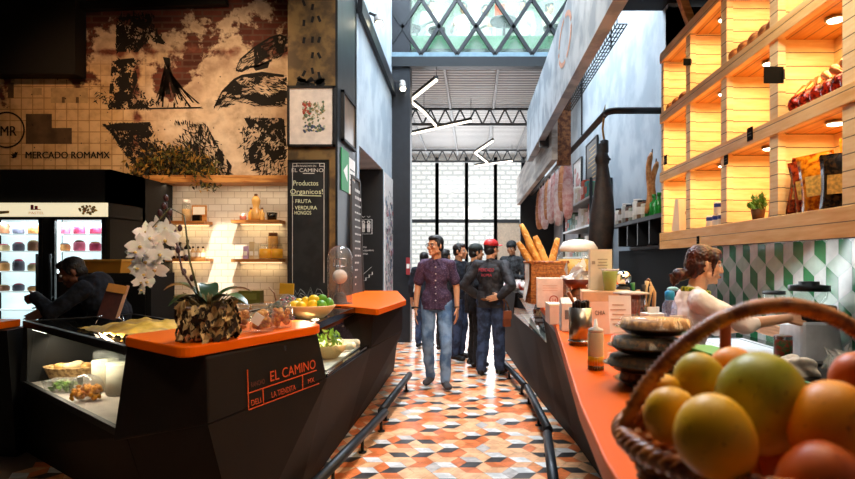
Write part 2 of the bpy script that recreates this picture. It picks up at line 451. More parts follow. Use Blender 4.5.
for a_, c_ in zip(top, top[1:]+top[:1]):
    if a_[0] < 287: b.poly([W(a_[0], a_[1]-1), W(c_[0], c_[1]-1), W(c_[0], c_[1]+1.3), W(a_[0], a_[1]+1.3)])
b.poly([W(252,66),W(270,62),W(268,68),W(256,71)])
strokes(b, r_, [(118,58),(140,60),(136,85),(160,103),(150,110),(108,109),(112,82)], 330, 5.5, 80, 1.6, 1.4)
strokes(b, r_, [(104,124),(150,123),(160,150),(150,175),(130,160),(116,140)], 380, 7, 60, 1.5, 1.3)
b.poly([W(102,126),W(120,123),W(142,123),(W(150,130)),W(118,131)])
strokes(b, r_, [(190,124),(206,122),(222,150),(235,178),(170,182),(168,150)], 420, 7, 55, 1.3, .9)
strokes(b, r_, [(246,118),(272,118),(286,125),(286,178),(262,178),(244,160),(238,140)], 400, 7, -60, 1.4, .9)
strokes(b, r_, [(170,122),(192,121),(190,125),(172,125)], 20, 6, 75, 1.4, .3)
strokes(b, r_, [(118,14),(156,14),(152,22),(168,46),(150,40),(140,50),(116,52)], 330, 7, 70, 1.5, .9)
strokes(b, r_, [(95,92),(107,92),(107,104),(95,104)], 20, 5, 0, 1.2, 1.4)
for k in range(60): 
    x, y = r_.uniform(5, 285), r_.uniform(75, 175); w = r_.uniform(.3, .9); b.poly([W(x-w, y), W(x, y-w), W(x+w, y), W(x, y+w)])
b.build('mural_drawing', ink, wb, recalc=False)
def inkwash(name, cover, sc, stretch, rot=0):
    m, nt, bs, o = newmat(name); v = coord(nt, 'XZY')
    mp = nt.nodes.new('ShaderNodeMapping'); mp.inputs['Scale'].default_value = stretch; mp.inputs['Rotation'].default_value = (0, 0, rot); nt.links.new(v, mp.inputs[0])
    n = nz(nt, mp.outputs[0], sc, 6, .62); k = math_(nt, 'LESS_THAN', n, cover)
    bs.inputs['Base Color'].default_value = lin('#0f0b08'); bs.inputs['Roughness'].default_value = .9; nt.links.new(k, bs.inputs['Alpha']); return m
def washpoly(pts, m, e=.002):
    MB().poly([W(x, y, e) for x, y in pts]).build('mural_shading', m, wb, recalc=False)
iw1 = inkwash('ink_dense', .53, 9, (1, 1, 1)); iw2 = inkwash('ink_streak', .50, 7, (2.2, .6, 1), .5); iw3 = inkwash('ink_streak_right', .48, 7, (2.2, .6, 1), -.6); iw4 = inkwash('ink_cloud', .52, 4, (.7, 1.4, 1))
washpoly([(112,60),(134,58),(138,80),(132,96),(150,108),(108,110),(110,84)], iw1)
washpoly([(102,124),(150,122),(163,150),(158,176),(140,168),(124,154),(112,134)], iw1)
washpoly([(158,184),(172,160),(186,140),(196,126),(206,124),(218,146),(232,166),(228,184)], iw2)
washpoly([(244,118),(284,118),(287,150),(284,160),(250,164),(248,150),(256,140)], iw1)
washpoly([(214,107),(222,92),(234,80),(244,76),(270,74),(287,77),(287,104),(262,106),(244,98)], iw4)
washpoly([(237,69),(241,60),(254,48),(270,38),(287,36),(287,52),(266,58),(256,66)], iw3)
washpoly([(116,18),(150,14),(152,26),(168,46),(148,40),(138,52),(116,52)], iw1)
washpoly([(153,108),(163,85),(166,62),(169,62),(176,85),(190,103),(203,107)], inkwash('ink_lava', .42, 9, (2.4, .5, 1), .15))
# grey ghost squares, the ring with MR, the bird and the words
b = MB()
for x0, y0, x1, y1, k in ((26,114,52,144,0),(52,128,72,144,0),(51,88,88,103,1),(8,83,14,98,0),(32,88,42,95,1),(62,97,65,103,0),(76,97,79,103,0)):
    b.mt(k).poly([W(x0,y1,.003-.0005*k),W(x1,y1,.003-.0005*k),W(x1,y0,.003-.0005*k),W(x0,y0,.003-.0005*k)])
b.build('wall_patch', [mat('patch_dark', '#54432f', .9, var=.4, scale=8), mat('patch_light', '#b39a72', .9, var=.2)], wb, recalc=False)
b = MB(); cx, cy = 7, 130; n = 48
for k in range(n):
    a0, a1 = 2*math.pi*k/n, 2*math.pi*(k+1)/n
    q = lambda a, r: W(cx+r*math.cos(a), cy+r*math.sin(a)*1.0, .006)
    b.poly([q(a0, 18.3), q(a1, 18.3), q(a1, 16.6), q(a0, 16.6)])
b.build('emblem_ring', ink, wb, recalc=False)
text('MR', 'lettering', ink, wb, W(8.5, 136), (1,0,0), (0,0,1), .17, .19, True, off=.006)
text('MR', 'lettering', ink, wb, W(9.0, 136), (1,0,0), (0,0,1), .17, .19, True, off=.0064)
text('MERCADO ROMAMX', 'lettering', ink, wb, W(25.5, 158.5), (1,0,0), (0,0,1), .115, 1.0, off=.006)
text('MERCADO ROMAMX', 'lettering', ink, wb, W(26.0, 158.4), (1,0,0), (0,0,1), .115, 1.0, off=.0064)
b = MB(); bx, by = 14.5, 155
b.poly([W(bx+x, by+y, .006) for x, y in ((-4,2),(-1,2),(-3.5,-1),(-1,-.5),(-3,-3.5),(0,-1),(1,-3),(3,-2.6),(4,-3),(3.2,-1),(2,2.4),(-1,3.4))])
b.build('bird_emblem', ink, wb, recalc=False)

# black bulkhead and steel beam at the top left
b = MB(); b.box(-9, -4.62, 6.6, 6.79, 3.6, 6.3); struct('trim_1', b, soot)
b = MB(); b.bar(W(78, 10, .08), W(230, 4, .08), .08, .1); struct('trim_2', b, black)
# riveted column
colmat = two('rust_column', '#4c3a1f', '#7c6236', 5, .6, bmp=.1)
b = MB(); b.box(-1.96, -1.46, 6.0, BY+.1, 0, 6.3); pil = struct('pillar_1', b, colmat)
b = MB()
for k in range(15):
    z = 3.05+k*.18
    for dx in (-.09, .0, .07):
        if R.random() < .75: b.cbox((-1.70+dx, 5.999, z+R.uniform(-.03, .03)), (.028, .004, .065), (0, R.uniform(-.5, .5), 0))
b.build('column_slot', soot, pil)
b = MB(); strokes_ = [b.cbox((-1.71+R.uniform(-.12, .12), 5.995, 3.27+R.uniform(-.07, .07)), (R.uniform(.03, .1), .006, R.uniform(.02, .06)), (0, R.uniform(-1, 1), 0)) for _ in range(26)]
b.build('column_splash', soot, pil)
b = MB(); b.box(-1.46, -1.435, 6.0, 6.9, 0, 6.3); b.build('column_side', two('column_side', '#0f1418', '#1d2328', 6, .4), pil)
# corridor wall
concrete = two('blue_concrete', '#a2afb9', '#bcc6cc', 2.0, .7, detail=8, bmp=.05)
b = MB(); b.box(-1.9, -1.44, 6.9, 7.15, -.05, 6.3); b.box(-1.9, -1.44, 7.15, 9.05, 2.88, 6.3); b.box(-1.9, -1.44, 9.05, 10.0, -.05, 6.3)
wl = struct('wall_corridor', b, concrete)
b = MB(); b.box(-3.2, -1.442, 9.02, 9.06, 0, 3.0).box(-3.2, -3.15, 7.1, 9.1, 0, 3.0).box(-3.2, -1.46, 7.1, 9.1, 2.95, 3.0); struct('wall_recess', b, black)
b = MB(); b.box(-1.44, -1.12, 10.0, 10.3, 0, 6.3); struct('pillar_2', b, steel_dark)
b = MB(); b.box(-2.9, -2.6, 10.3, 20.6, -.05, 6.3); b.box(-2.7, -1.44, 10.3, 10.4, -.05, 6.3); struct('wall_left', b, mat('dark_plaster', '#4a4e52', .8))
b = MB(); b.bar((-1.40, 7.0, 4.58), (-1.40, 10.0, 4.42), .06, .2); struct('beam_1', b, steel_dark)
# right walls
b = MB(); b.box(1.95, 2.15, 5.72, 20.6, -.05, 6.3); b.box(1.951, 2.15, -3.2, 5.72, -.05, 3.3)
wr = struct('wall_right', b, concrete)
b = MB(); b.box(-2.7, -2.6, 10.4, 13.4, 6.3, 8.6); struct('wall_left_upper', b, UPW)
b = MB(); b.box(1.93, 1.95, 4.9, 7.6, .0, 1.56); struct('wall_right_lower', b, soot)
b = MB(); b.box(3.2, 3.3, -3.2, 5.72, 3.3, 6.3); b.box(1.95, 3.3, 5.72, 5.8, 3.3, 3.98); struct('wall_right_upper', b, soot)
# far wall: beige panel, then window bays
FY = 20.0
darkframe = mat('window_frame', '#2b2f33', .5)
wpane = thin('window_pane', '#ffffff', .08, .02, .1)
xs = [-2.3, (437-VX)*FY/F, (466.5-VX)*FY/F, (495.5-VX)*FY/F, (523-VX)*FY/F, 2.0]
for i in range(5):
    x0, x1 = xs[i], xs[i+1]
    b = MB(); w = .06; z0, z1, zm = .35, 5.08, 2.83
    b.box(x0-w, x0+w, FY-.06, FY+.06, 0, 5.3).box(x1-w, x1+w, FY-.06, FY+.06, 0, 5.3)
    b.box(x0, x1, FY-.06, FY+.06, z1, z1+.12).box(x0, x1, FY-.06, FY+.06, zm-.06, zm+.06).box(x0, x1, FY-.06, FY+.06, 0, z0)
    o = struct('window_%d' % (i+1), b, darkframe)
    b = MB(); b.box(x0+w, x1-w, FY-.005, FY+.005, zm+.06, z1); b.build('pane', wpane, o)
    b = MB()
    if i == 3: b.box(x0+w, x1-w, FY-.02, FY+.02, z0, zm-.06); b.build('panel', mat('beige_panel', '#d8c8b0', .8), o)
    else: b.box(x0+w, x1-w, FY-.005, FY+.005, z0, zm-.06); b.build('pane', wpane, o)
b = MB(); b.box(-2.9, -2.36, FY-.05, FY+.2, 0, 6.3); b.box(-2.9, 2.2, FY-.02, FY+.2, 5.2, 6.3); struct('wall_far', b, mat('far_plaster', '#c9c9c6', .8))
# what stands outside: a pale block of flats across the yard
facade = tile_mat('pale_facade', 'XZY', '#cdd1d3', '#bcc2c6', '#99a1a7', .5, .22, .05, .8)
b = MB(); b.box(-14, 14, 27, 27.4, -1, 12); struct('exterior_facade', b, facade)
b = MB(); b.box(-14, 14, 20.7, 27, -.3, -.2); struct('ground', b, mat('yard', '#b5b3ae', .9))
# roof: corrugated sheet that slopes down to the far wall, opening for one sunbeam over the left counter
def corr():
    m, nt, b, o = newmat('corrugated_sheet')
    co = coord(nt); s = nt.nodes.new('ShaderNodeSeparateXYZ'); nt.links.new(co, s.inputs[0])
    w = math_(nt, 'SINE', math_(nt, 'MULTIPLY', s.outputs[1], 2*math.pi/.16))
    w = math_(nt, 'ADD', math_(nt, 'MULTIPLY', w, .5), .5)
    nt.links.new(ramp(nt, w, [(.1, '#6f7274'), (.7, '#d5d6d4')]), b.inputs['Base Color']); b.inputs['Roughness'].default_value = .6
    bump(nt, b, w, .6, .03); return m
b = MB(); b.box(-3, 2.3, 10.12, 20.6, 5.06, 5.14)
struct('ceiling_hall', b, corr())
SUN = V(-.21, .60, -.68).normalized()      # direction the light travels
A0 = V(-3.0, BY, 1.42)
def slot(z): return A0-SUN*((z-A0.z)/-SUN.z)
def slab_with_slot(name, x0, x1, y0, y1, z, t, m, hx=.26, hy=.62):
    c = slot(z); b = MB()
    b.box(x0, c.x-hx, y0, y1, z, z+t).box(c.x+hx, x1, y0, y1, z, z+t).box(c.x-hx, c.x+hx, y0, c.y-hy, z, z+t).box(c.x-hx, c.x+hx, c.y+hy, y1, z, z+t)
    struct(name, b, m)
b = MB(); b.box(-3, 3.4, 13.2, 13.4, 5.14, 8.6); struct('wall_upper_far', b, UPW)
b = MB(); b.box(-9.2, -9, -3.4, 7, 6.3, 8.6).box(-9, -1.44, 6.8, 7.0, 6.3, 8.6).box(-1.64, -1.44, 7.0, 13.3, 6.3, 8.6).box(2.15, 2.3, 5.8, 13.3, 6.3, 8.6).box(1.95, 3.4, 5.8, 5.9, 6.3, 8.6).box(3.3, 3.4, -3.2, 5.8, 6.3, 8.6).box(-9.2, 3.4, -3.4, -3.2, 6.3, 8.6); struct('wall_upper', b, UPW)
slab_with_slot('ceiling', -9.1, 3.4, -3.3, 13.4, 8.5, .1, mat('roof_white', '#b9babb', .9), .5, .9)
slab_with_slot('light_block_left', -9, -1.5, -3.2, 6.75, 4.62, .1, soot, .24, .43)  # unseen slab added to keep skylight off the left, slotted for the sunbeam
b = MB(); b.box(-9.2, 3.4, -3.4, -3.2, -.1, 6.4); struct('wall_behind', b, mat('rear_plaster', '#3a3633', .9))
b = MB(); b.box(-9.2, -9, -3.4, 7, -.1, 6.4); struct('wall_outer', b, soot)
b = MB(); b.box(3.3, 3.4, -3.2, 5.8, -.1, 6.4); b.box(2.15, 3.3, -3.2, 5.8, 3.3, 3.35); struct('wall_outer_right', b, soot)
# trusses and purlins under the hall roof
truss_m = mat('truss_steel', '#4a4d50', .5)
def roofz(y): return 5.06
for k, (y, lab) in enumerate(((13.4, 'steel lattice roof truss nearer the walkway'), (18.4, 'pale lattice roof truss right above the far windows'))):
    t = thing('roof_truss', lab, 'roof truss', (0, y, roofz(y)-.42), group='trusses under the corrugated roof')
    b = MB(); b.bar((-2.6, 0, .36), (1.95, 0, .36), .06).bar((-2.6, 0, 0), (1.95, 0, 0), .06); b.build('chord', truss_m, t)
    b = MB(); n = 13; dx = 4.55/n
    for i in range(n): b.bar((-2.6+i*dx, 0, 0), (-2.6+(i+.5)*dx, 0, .36), .035).bar((-2.6+(i+.5)*dx, 0, .36), (-2.6+(i+1)*dx, 0, 0), .035)
    b.build('web', truss_m, t)
for k, x in enumerate((-1.55, -.55, .45, 1.4)):
    b = MB(); b.bar((x, 10.3, 5.02), (x, 19.9, 5.02), .05, .06)
    tag(b.build('purlin', mat('purlin_steel', '#8b8e90', .5)), 'thin pale purlin running along under the corrugated roof', 'purlin', 'purlins under the corrugated roof')
# parapet fascia of the right-hand mezzanine and what hangs below it
parm = two('grey_fascia', '#7f8a93', '#a7b0b6', 3, .6, detail=8)
b = MB(); b.box(.9, 1.0, 2.6, 9.7, 3.12, 3.95); pf = struct('trim_3', b, parm)
b = MB(); n = 30    # faint orange ring sprayed on the fascia
for i in range(n):
    a0, a1 = 2*math.pi*i/n, 2*math.pi*(i+1)/n
    q = lambda a, r: V(.897, 5.65+.42*r*math.cos(a), 3.62+.24*r*math.sin(a))
    if i % 7: b.poly([q(a0, 1), q(a1, 1), q(a1, .82), q(a0, .82)])
b.build('paint_ring', mat('faded_orange', '#b5846a', .8, var=.3, scale=30), pf, recalc=False)
b = MB(); b.box(1.0, 3.3, 2.6, 5.9, 4.02, 4.15); b.box(.98, 1.06, 2.6, 9.7, 3.95, 4.1); struct('ceiling_mezzanine', b, soot)
b = MB(); b.box(.92, 1.17, 8.0, 8.08, 3.03, 3.9); struct('trim_4', b, mat('blue_steel', '#2f3943', .5))
osb = two('chipboard', '#5c3018', '#9a6238', 16, .8)
b = MB(); b.box(1.17, 1.36, 8.0, 8.08, 2.78, 3.75); struct('trim_5', b, osb)
b = MB(); b.box(1.05, 1.13, 7.7, 14.0, 2.8, 3.45); struct('trim_6', b, two('grey_wood', '#8a837a', '#b8b0a4', 3, .7, stretch=(1, .3, 3)))
b = MB(); b.box(1.13, 1.95, 13.9, 14.0, .0, 3.5); struct('wall_partition', b, black)
# cable mesh tray
t = thing('cable_tray', 'black wire mesh cable tray hanging high along the blue wall', 'cable tray', (1.28, 5.1, 3.55))
b = MB()
for dz in (0, .055, .11, .165, .22): b.bar((0, 0, dz), (0, 4.3, dz), .009)
for k in range(44): b.bar((0, k*.1, 0), (0, k*.1, .22), .007)
b.build('side_mesh', black, t)
b = MB()
for dx in (.03, .06, .09): b.bar((dx, 0, 0), (dx, 4.3, 0), .009)
for k in range(44): b.bar((0, k*.1, 0), (.09, k*.1, 0), .007)
b.build('bottom_mesh', black, t)
for y in (.6, 2.2, 4.0): b = MB(); b.bar((.09, y, 0), (.09, y, .5), .012); b.build('hanger', black, t)
# diagonal timber brace over the shelf
b = MB(); b.bar(P(681, -4, 4.4), P(697, 40, 4.4), .06, .06)
tag(b.build('timber_brace', wood), 'slim diagonal timber brace above the lit wooden shelves', 'brace')

# green and white rhomb tiles under the shelf
b = MB(); s = .125; r3 = math.sqrt(3); k = 0
for j in range(5):
    for i in range(26):
        cy = 1.2+r3*s*(i+.5*(j % 2)); cz = .78+1.5*s*j; c = (cy, cz)
        q = [(cy+s*math.sin(math.radians(60*a)), cz+s*math.cos(math.radians(60*a))) for a in range(6)]
        for col, idx in ((0, (5, 0, 1)), (1, (1, 2, 3)), (2, (3, 4, 5))):
            pts = [V(1.944, *c)]+[V(1.944, *q[a]) for a in idx]
            if max(p.z for p in pts) > 1.66 or min(p.y for p in pts) < .9 or max(p.y for p in pts) > 5: continue
            m = sum(pts, V(0,0,0))/4; b.mt(col).poly([p+(m-p)*.015 for p in pts])
b.build('splashback_tile', [mat('tile_mint', '#b9cdbf', .2), mat('tile_green', '#2f7d4f', .2, var=.2), mat('tile_white', '#d9dcd8', .2)], wr, recalc=False)
# ================================================================ LEFT SIDE
ZT = 1.05
# ---- the long dark counter on the left
t = thing('deli_counter', 'long black faceted deli counter along the walkway with orange printed lettering', 'counter', (-1.4, 4.6, 0))
org = t.location
b = MB()
b.loft([(-3.5,4.38,0),(-1.7,3.05,0),(-1.3,3.6,0),(-2.85,4.9,0)], [(-3.3,4.2,.52),(-1.80,2.95,.52),(-1.33,3.5,.52),(-2.83,4.74,.52)])
lo = [(-1.7,3.05,0),(-1.12,2.75,0),(-1.05,3.4,0),(-1.05,4.7,0),(-1.04,6.2,0),(-1.05,7.45,0),(-1.42,7.45,0),(-1.42,5.9,0),(-1.75,5.6,0),(-1.75,3.95,0),(-1.42,3.55,0)]
hi = [(-1.80,2.95,.53),(-1.20,2.57,.69),(-.89,3.46,.72),(-.85,4.7,.71),(-.73,5.8,.72),(-.95,7.35,.72),(-1.42,7.4,.72),(-1.42,5.9,.72),(-1.75,5.6,.72),(-1.75,3.95,.70),(-1.40,3.5,.66)]
b.loft(lo, hi); b.build('base', counterdark, t, org)
b = MB()
b.loft([(-1.86,2.93,.50),(-1.20,2.57,.69),(-.89,3.46,.72),(-1.19,3.62,.72),(-1.49,3.45,.6)], [(-1.77,2.90,.995),(-1.22,2.60,.995),(-.935,3.41,.995),(-1.16,3.62,.995),(-1.46,3.40,.995)])
b.build('end_block', counterdark, t, org, bev=.012)
b = MB()
b.loft([(-1.40,4.72,.71),(-.85,4.7,.71),(-.73,5.8,.72),(-.95,7.35,.72),(-1.40,7.35,.72)], [(-1.40,5.0,.995),(-.86,4.85,.995),(-.70,5.6,.995),(-.98,7.25,.995),(-1.40,7.25,.995)])
b.build('far_block', counterdark, t, org, bev=.012)
# lettering and lines on the angled face
A_, D_ = V(-1.095, 2.3, 0), V(-.875, 3.2, 0); fd = (D_-A_).normalized(); fn = V(fd.y, -fd.x, 0)
def FA(u, z):  # u metres along the face, z height; face leans slightly
    k = (z-.70)/.295
    a = V(-1.20, 2.57, .69).lerp(V(-1.22, 2.60, .995), k); d = V(-.89, 3.46, .72).lerp(V(-.935, 3.41, .995), k)
    p = a.lerp(d, u/.95); p.z = z; return p
xd = FA(.8, .8)-FA(.3, .8); ud = FA(.5, .9)-FA(.5, .8); nn = xd.cross(ud).normalized()
text('EL CAMINO', 'lettering', textor, t, FA(.43, .80)+nn*.004, xd, ud, .076, .40, org=org, off=.004, shear=.1)
text('RANCHO', 'lettering', mat('print_dim', '#6a2f18', .6), t, FA(.285, .80)+nn*.004, xd, ud, .035, .10, org=org, off=.004, shear=.1)
text('LA TIENDITA', 'lettering', textor, t, FA(.43, .715)+nn*.004, xd, ud, .045, .20, org=org, off=.004)
text('DELI', 'lettering', textor, t, FA(.275, .71)+nn*.004, xd, ud, .042, .07, org=org, off=.004)
text('MX', 'lettering', textor, t, FA(.75, .725)+nn*.004, xd, ud, .04, .06, org=org, off=.004)
b = MB()
for p, q in (((.26,.695),(.86,.705)),((.26,.775),(.86,.785)),((.26,.695),(.275,.89)),((.37,.697),(.375,.777)),((.70,.703),(.72,.783))):
    b.bar(FA(*p)+nn*.003, FA(*q)+nn*.003, .005, .003, up=nn)
b.build('printed_line', textor, t, org)
b = MB()
for p in ((1,0),): b.cbox(FA(.6, .955)+nn*.003, (.01, .01, .03))
b.build('keyhole', steel, t, org)

def rounded(poly, r, n=6):
    out = []; N = len(poly)
    for i in range(N):
        p = V(*poly[i], 0); a = V(*poly[i-1], 0); c = V(*poly[(i+1) % N], 0)
        u = (a-p); v = (c-p); d = min(r, u.length*.4, v.length*.4); u = p+u.normalized()*d; v = p+v.normalized()*d
        for k in range(n+1):
            s = k/n; q = u*(1-s)**2+p*2*s*(1-s)+v*s*s; out.append((q.x, q.y))
    return out
b = MB(); b.prism(rounded([(-1.80,2.90),(-1.27,2.49),(-.90,3.40),(-1.10,3.68),(-1.55,3.55)], .09), 1.0, ZT)
tag(b.build('counter_slab', orange, bev=.008), 'orange counter slab under the bark planter and biscuit jars', 'counter top')
b = MB(); b.prism(rounded([(-1.12,4.86),(-.76,4.5),(-.66,5.55),(-.98,7.3),(-1.40,7.3),(-1.40,5.0)], .04), 1.0, ZT)
tag(b.build('counter_slab', orange, bev=.008), 'orange counter slab beyond the glass dome', 'counter top')

# ---- corridor side glass case
t = thing('glass_display_case', 'glass topped display case sunk in the counter under the citrus bowl', 'display case', (-1.2, 4.0, .72)); org = t.location
b = MB(); b.poly([(-.925,3.52,.73),(-.90,4.7,.72),(-1.0,4.85,1.0),(-1.0,3.52,1.0)]); b.build('front_glass', caseglass, t, org)
b = MB(); b.box(-1.75, -1.0, 3.70, 4.85, 1.025, 1.035); b.build('top_glass', thin('case_top_glass', '#9aa3a3', .35, .03, .12, '#5a564e'), t, org)
b = MB(); b.bar((-1.0,3.5,1.02),(-1.0,4.9,1.02),.03,.045).bar((-1.75,3.7,1.02),(-1.75,4.9,1.02),.03,.045).bar((-1.75,4.88,1.02),(-1.0,4.88,1.02),.03,.04).bar((-.91,3.48,.725),(-.885,4.72,.72),.03,.03)
b.build('rim', blackgloss, t, org)
b = MB(); b.box(-1.75, -.94, 3.64, 4.7, .722, .735); b.build('shelf', mat('case_floor', '#d9d4c8', .4), t, org)
b = MB(); b.box(-1.77, -1.755, 3.64, 4.7, .735, 1.0); b.build('back_panel', mat('case_back', '#3a3a38', .3), t, org)
b = MB(); b.box(-1.05, -1.03, 3.5, 4.7, .99, 1.0); b.build('light_strip', mat('led_warm', '#fff3dc', .5, es=6), t, org)
# ---- left display case (faces the camera)
A, B = V(-3.3,4.2,0), V(-1.80,2.96,0); ed = (B-A).normalized(); inn = V(-ed.y, ed.x, 0)
if inn.y < 0: inn = -inn
L = (B-A).length
def CA(u, d, z): q = A+ed*u+inn*d; return V(q.x, q.y, z)
t = thing('glass_display_case', 'left lit glass case holding the wicker basket and jars', 'display case', tuple(CA(L/2, .35, .52))); org = t.location
b = MB(); b.poly([CA(.02,-.01,.54), CA(L,-.01,.54), CA(L,.02,.95), CA(.02,.02,.95)]); b.build('front_glass', caseglass, t, org)
b = MB(); b.loft([CA(0,.0,.975), CA(L,.0,.975), CA(L-.1,.72,.975), CA(0,.72,.975)], [CA(0,.0,.985), CA(L,.0,.985), CA(L-.1,.72,.985), CA(0,.72,.985)]); b.build('top_glass', thin('case_top_dark', '#6a6660', .3, .03, .1, '#3a352c'), t, org)
b = MB(); b.bar(CA(-.03,.0,.967), CA(L,.0,.967), .03, .045).bar(CA(0,.72,.967), CA(L-.1,.72,.967), .03, .045).bar(CA(0,0,.967), CA(0,.72,.967), .03, .045).bar(CA(0,-.01,.53), CA(L,-.01,.53), .03, .04).bar(CA(0,-.01,.53), CA(0,.01,.96), .04, .03)
b.build('rim', black, t, org)
b = MB(); b.loft([CA(0,.0,.522), CA(L,.0,.522), CA(L-.1,.72,.522), CA(0,.72,.522)], [CA(0,.0,.535), CA(L,.0,.535), CA(L-.1,.72,.535), CA(0,.72,.535)]); b.build('shelf', mat('case_floor_grey', '#b9aea6', .4), t, org)
b = MB(); b.bar(CA(.02,.0,.75), CA(.02,.72,.75), .02, .43); b.build('end_panel', black, t, org)
b = MB(); b.bar(CA(0,.73,.75), CA(L-.1,.73,.75), .02, .45); b.build('back_panel', mat('case_back_steel', '#4a4a48', .3, .5), t, org)
b = MB(); b.bar(CA(.08,.03,.935), CA(.42,.03,.935), .02, .015); b.build('light_strip', mat('led_white', '#fff6e6', .5, es=12), t, org)
lamp('AREA', 'case_light', CA(.85, .10, .945), 17, '#ffecd0', 1.5, .05, target=CA(.9, .3, .5), ax=ed)
lamp('AREA', 'case_light', (-1.12, 4.15, .985), 10, '#ffe9c8', 1.1, .06, target=(-1.2, 4.0, .5), ax=(0,1,0))
# blocks of the counter to the far left
t = thing('side_counter', 'black counter block with an orange top at the photo edge', 'counter', (-3.75, 4.2, 0)); org = t.location
b = MB(); b.loft([(-4.6,4.3,0),(-3.34,4.16,0),(-3.36,4.36,0),(-4.6,4.45,0)], [(-4.6,4.2,.93),(-3.36,4.1,.93),(-3.4,4.36,.93),(-4.6,4.45,.93)]); b.build('body', black, t, org)
b = MB(); b.prism(rounded([(-4.6,4.14),(-3.44,4.06),(-3.46,4.38),(-4.6,4.47)], .06), .935, .985); b.build('top', orange, t, org)

# food in the left case
wicker = two('pale_wicker', '#8f6a3c', '#d9b27a', 40, .7, bmp=.5)
t = thing('bread_basket', 'oval wicker basket of wrapped sandwiches inside the left glass case', 'basket', tuple(CA(.24, .22, .536))); 
b = MB(); b.shell([(.16,0),(.2,.05),(.235,.11),(.245,.12),(.235,.122),(.21,.09),(.17,.02),(.0,.012)], sx=.78, sy=.56, n=30); b.build('weave', wicker, t)
for k, (x, y) in enumerate(((-.08,.01),(.02,-.035),(.09,.03),(0,.05))):
    o = MB().ell((0,0,0), (.06,.036,.032), (0, .2, k)).build('wrapped_sandwich', mat('wrapped_bread%d' % k, ('#c79a5a','#d8c39a','#b98a4c','#cdb68c')[k], .3))
    o.location = V(*t.location)+V(x, y, .105+.012*(k % 2)); tag(o, ('tan wrapped sandwich lying at the end of the case basket','pale wrapped sandwich at the front of the case basket','brown wrapped sandwich at the inner end of the case basket','cream wrapped sandwich at the back of the case basket')[k], 'sandwich', 'sandwiches in the case basket')
t = thing('salad_box', 'clear plastic box of green salad in front of the case basket', 'food box', tuple(CA(.56, .10, .536)))
b = MB(); b.loft([(-.1,-.06,0),(.1,-.06,0),(.1,.06,0),(-.1,.06,0)], [(-.12,-.07,.08),(.12,-.07,.08),(.12,.07,.08),(-.12,.07,.08)]); b.build('tub', plastic, t)
b = MB()
for k in range(40): b.ell((R.uniform(-.08,.08), R.uniform(-.04,.04), R.uniform(.015,.065)), (R.uniform(.012,.025), R.uniform(.012,.025), .006), (R.random(), R.random(), R.random()*6), 6, 4)
o = b.build('lettuce', mat('lettuce', '#7ba23a', .5, var=.5, scale=40), t)
def jar(name, label, cat, loc, r, h, content, fill=.75, lidm=None, lumps=True, group=None, lump=.018, square=False):
    t = thing(name, label, cat, loc, group=group)
    MB().shell([(.001,.002),(r*.93,.003),(r,.015),(r,h*.78),(r*.8,h*.9),(r*.8,h)], n=20).build('glass_body', jarglass, t)
    b = MB()
    if lumps:
        rr = random.Random(int(1000*(loc[0]+loc[1]*3))); nl = int(2.2*(r/lump)**2*max(1, h*fill/lump/2)*.55)
        for k in range(min(nl, 70)):
            a = rr.random()*6.28; q = (r-lump*1.05)*math.sqrt(rr.random()); z = lump+rr.random()*(h*fill-lump)
            b.ell((q*math.cos(a), q*math.sin(a), z), (lump*rr.uniform(.8,1.1), lump*rr.uniform(.8,1.1), lump*rr.uniform(.6,1)), (rr.random(), rr.random(), 0), 8, 5)
    else: b.lathe([(0,.006),(r*.94,.008),(r*.94,h*fill),(0,h*fill)], n=20)
    b.build('contents', content, t)
    MB().lathe([(r*.84,h*.9),(r*.86,h*.91),(r*.86,h+.006),(r*.8,h+.012),(0,h+.012)], n=20).build('lid', lidm or jarglass, t)
    return t
biscuit = two('biscuit', '#a4521a', '#dc9438', 30, .7)
candy = mat('orange_candy', '#ff9a10', .4, var=.3, scale=50)
jar('storage_jar', 'glass jar of cream stacked at the right of the left case', 'jar', tuple(CA(.74,.28,.536)), .085, .26, mat('cream_fill', '#e9dcc2', .8), .8, lumps=False)
jar('storage_jar', 'second cream jar against the right wall of the left case', 'jar', tuple(CA(.95,.30,.536)), .085, .25, mat('cream_fill2', '#efe6d2', .8), .85, lumps=False)
t = thing('candy_bag', 'clear bag of orange sweets at the front right of the left case', 'bag', tuple(CA(.98,.10,.536)))
b = MB().ell((0,0,.085), (.105,.075,.085), None, 18, 12); b.build('bag_film', plastic, t)
b = MB()
for k in range(60): b.ell((R.uniform(-.07,.07), R.uniform(-.05,.05), R.uniform(.02,.09)), (.018,.013,.012), (R.random()*3, R.random()*3, 0), 7, 5)
b.build('sweet', candy, t)['kind'] = 'stuff'
MB().cbox((.0,-.06,.14), (.03,.004,.05), (.3,0,.4)).build('paper_tag', paper, t)

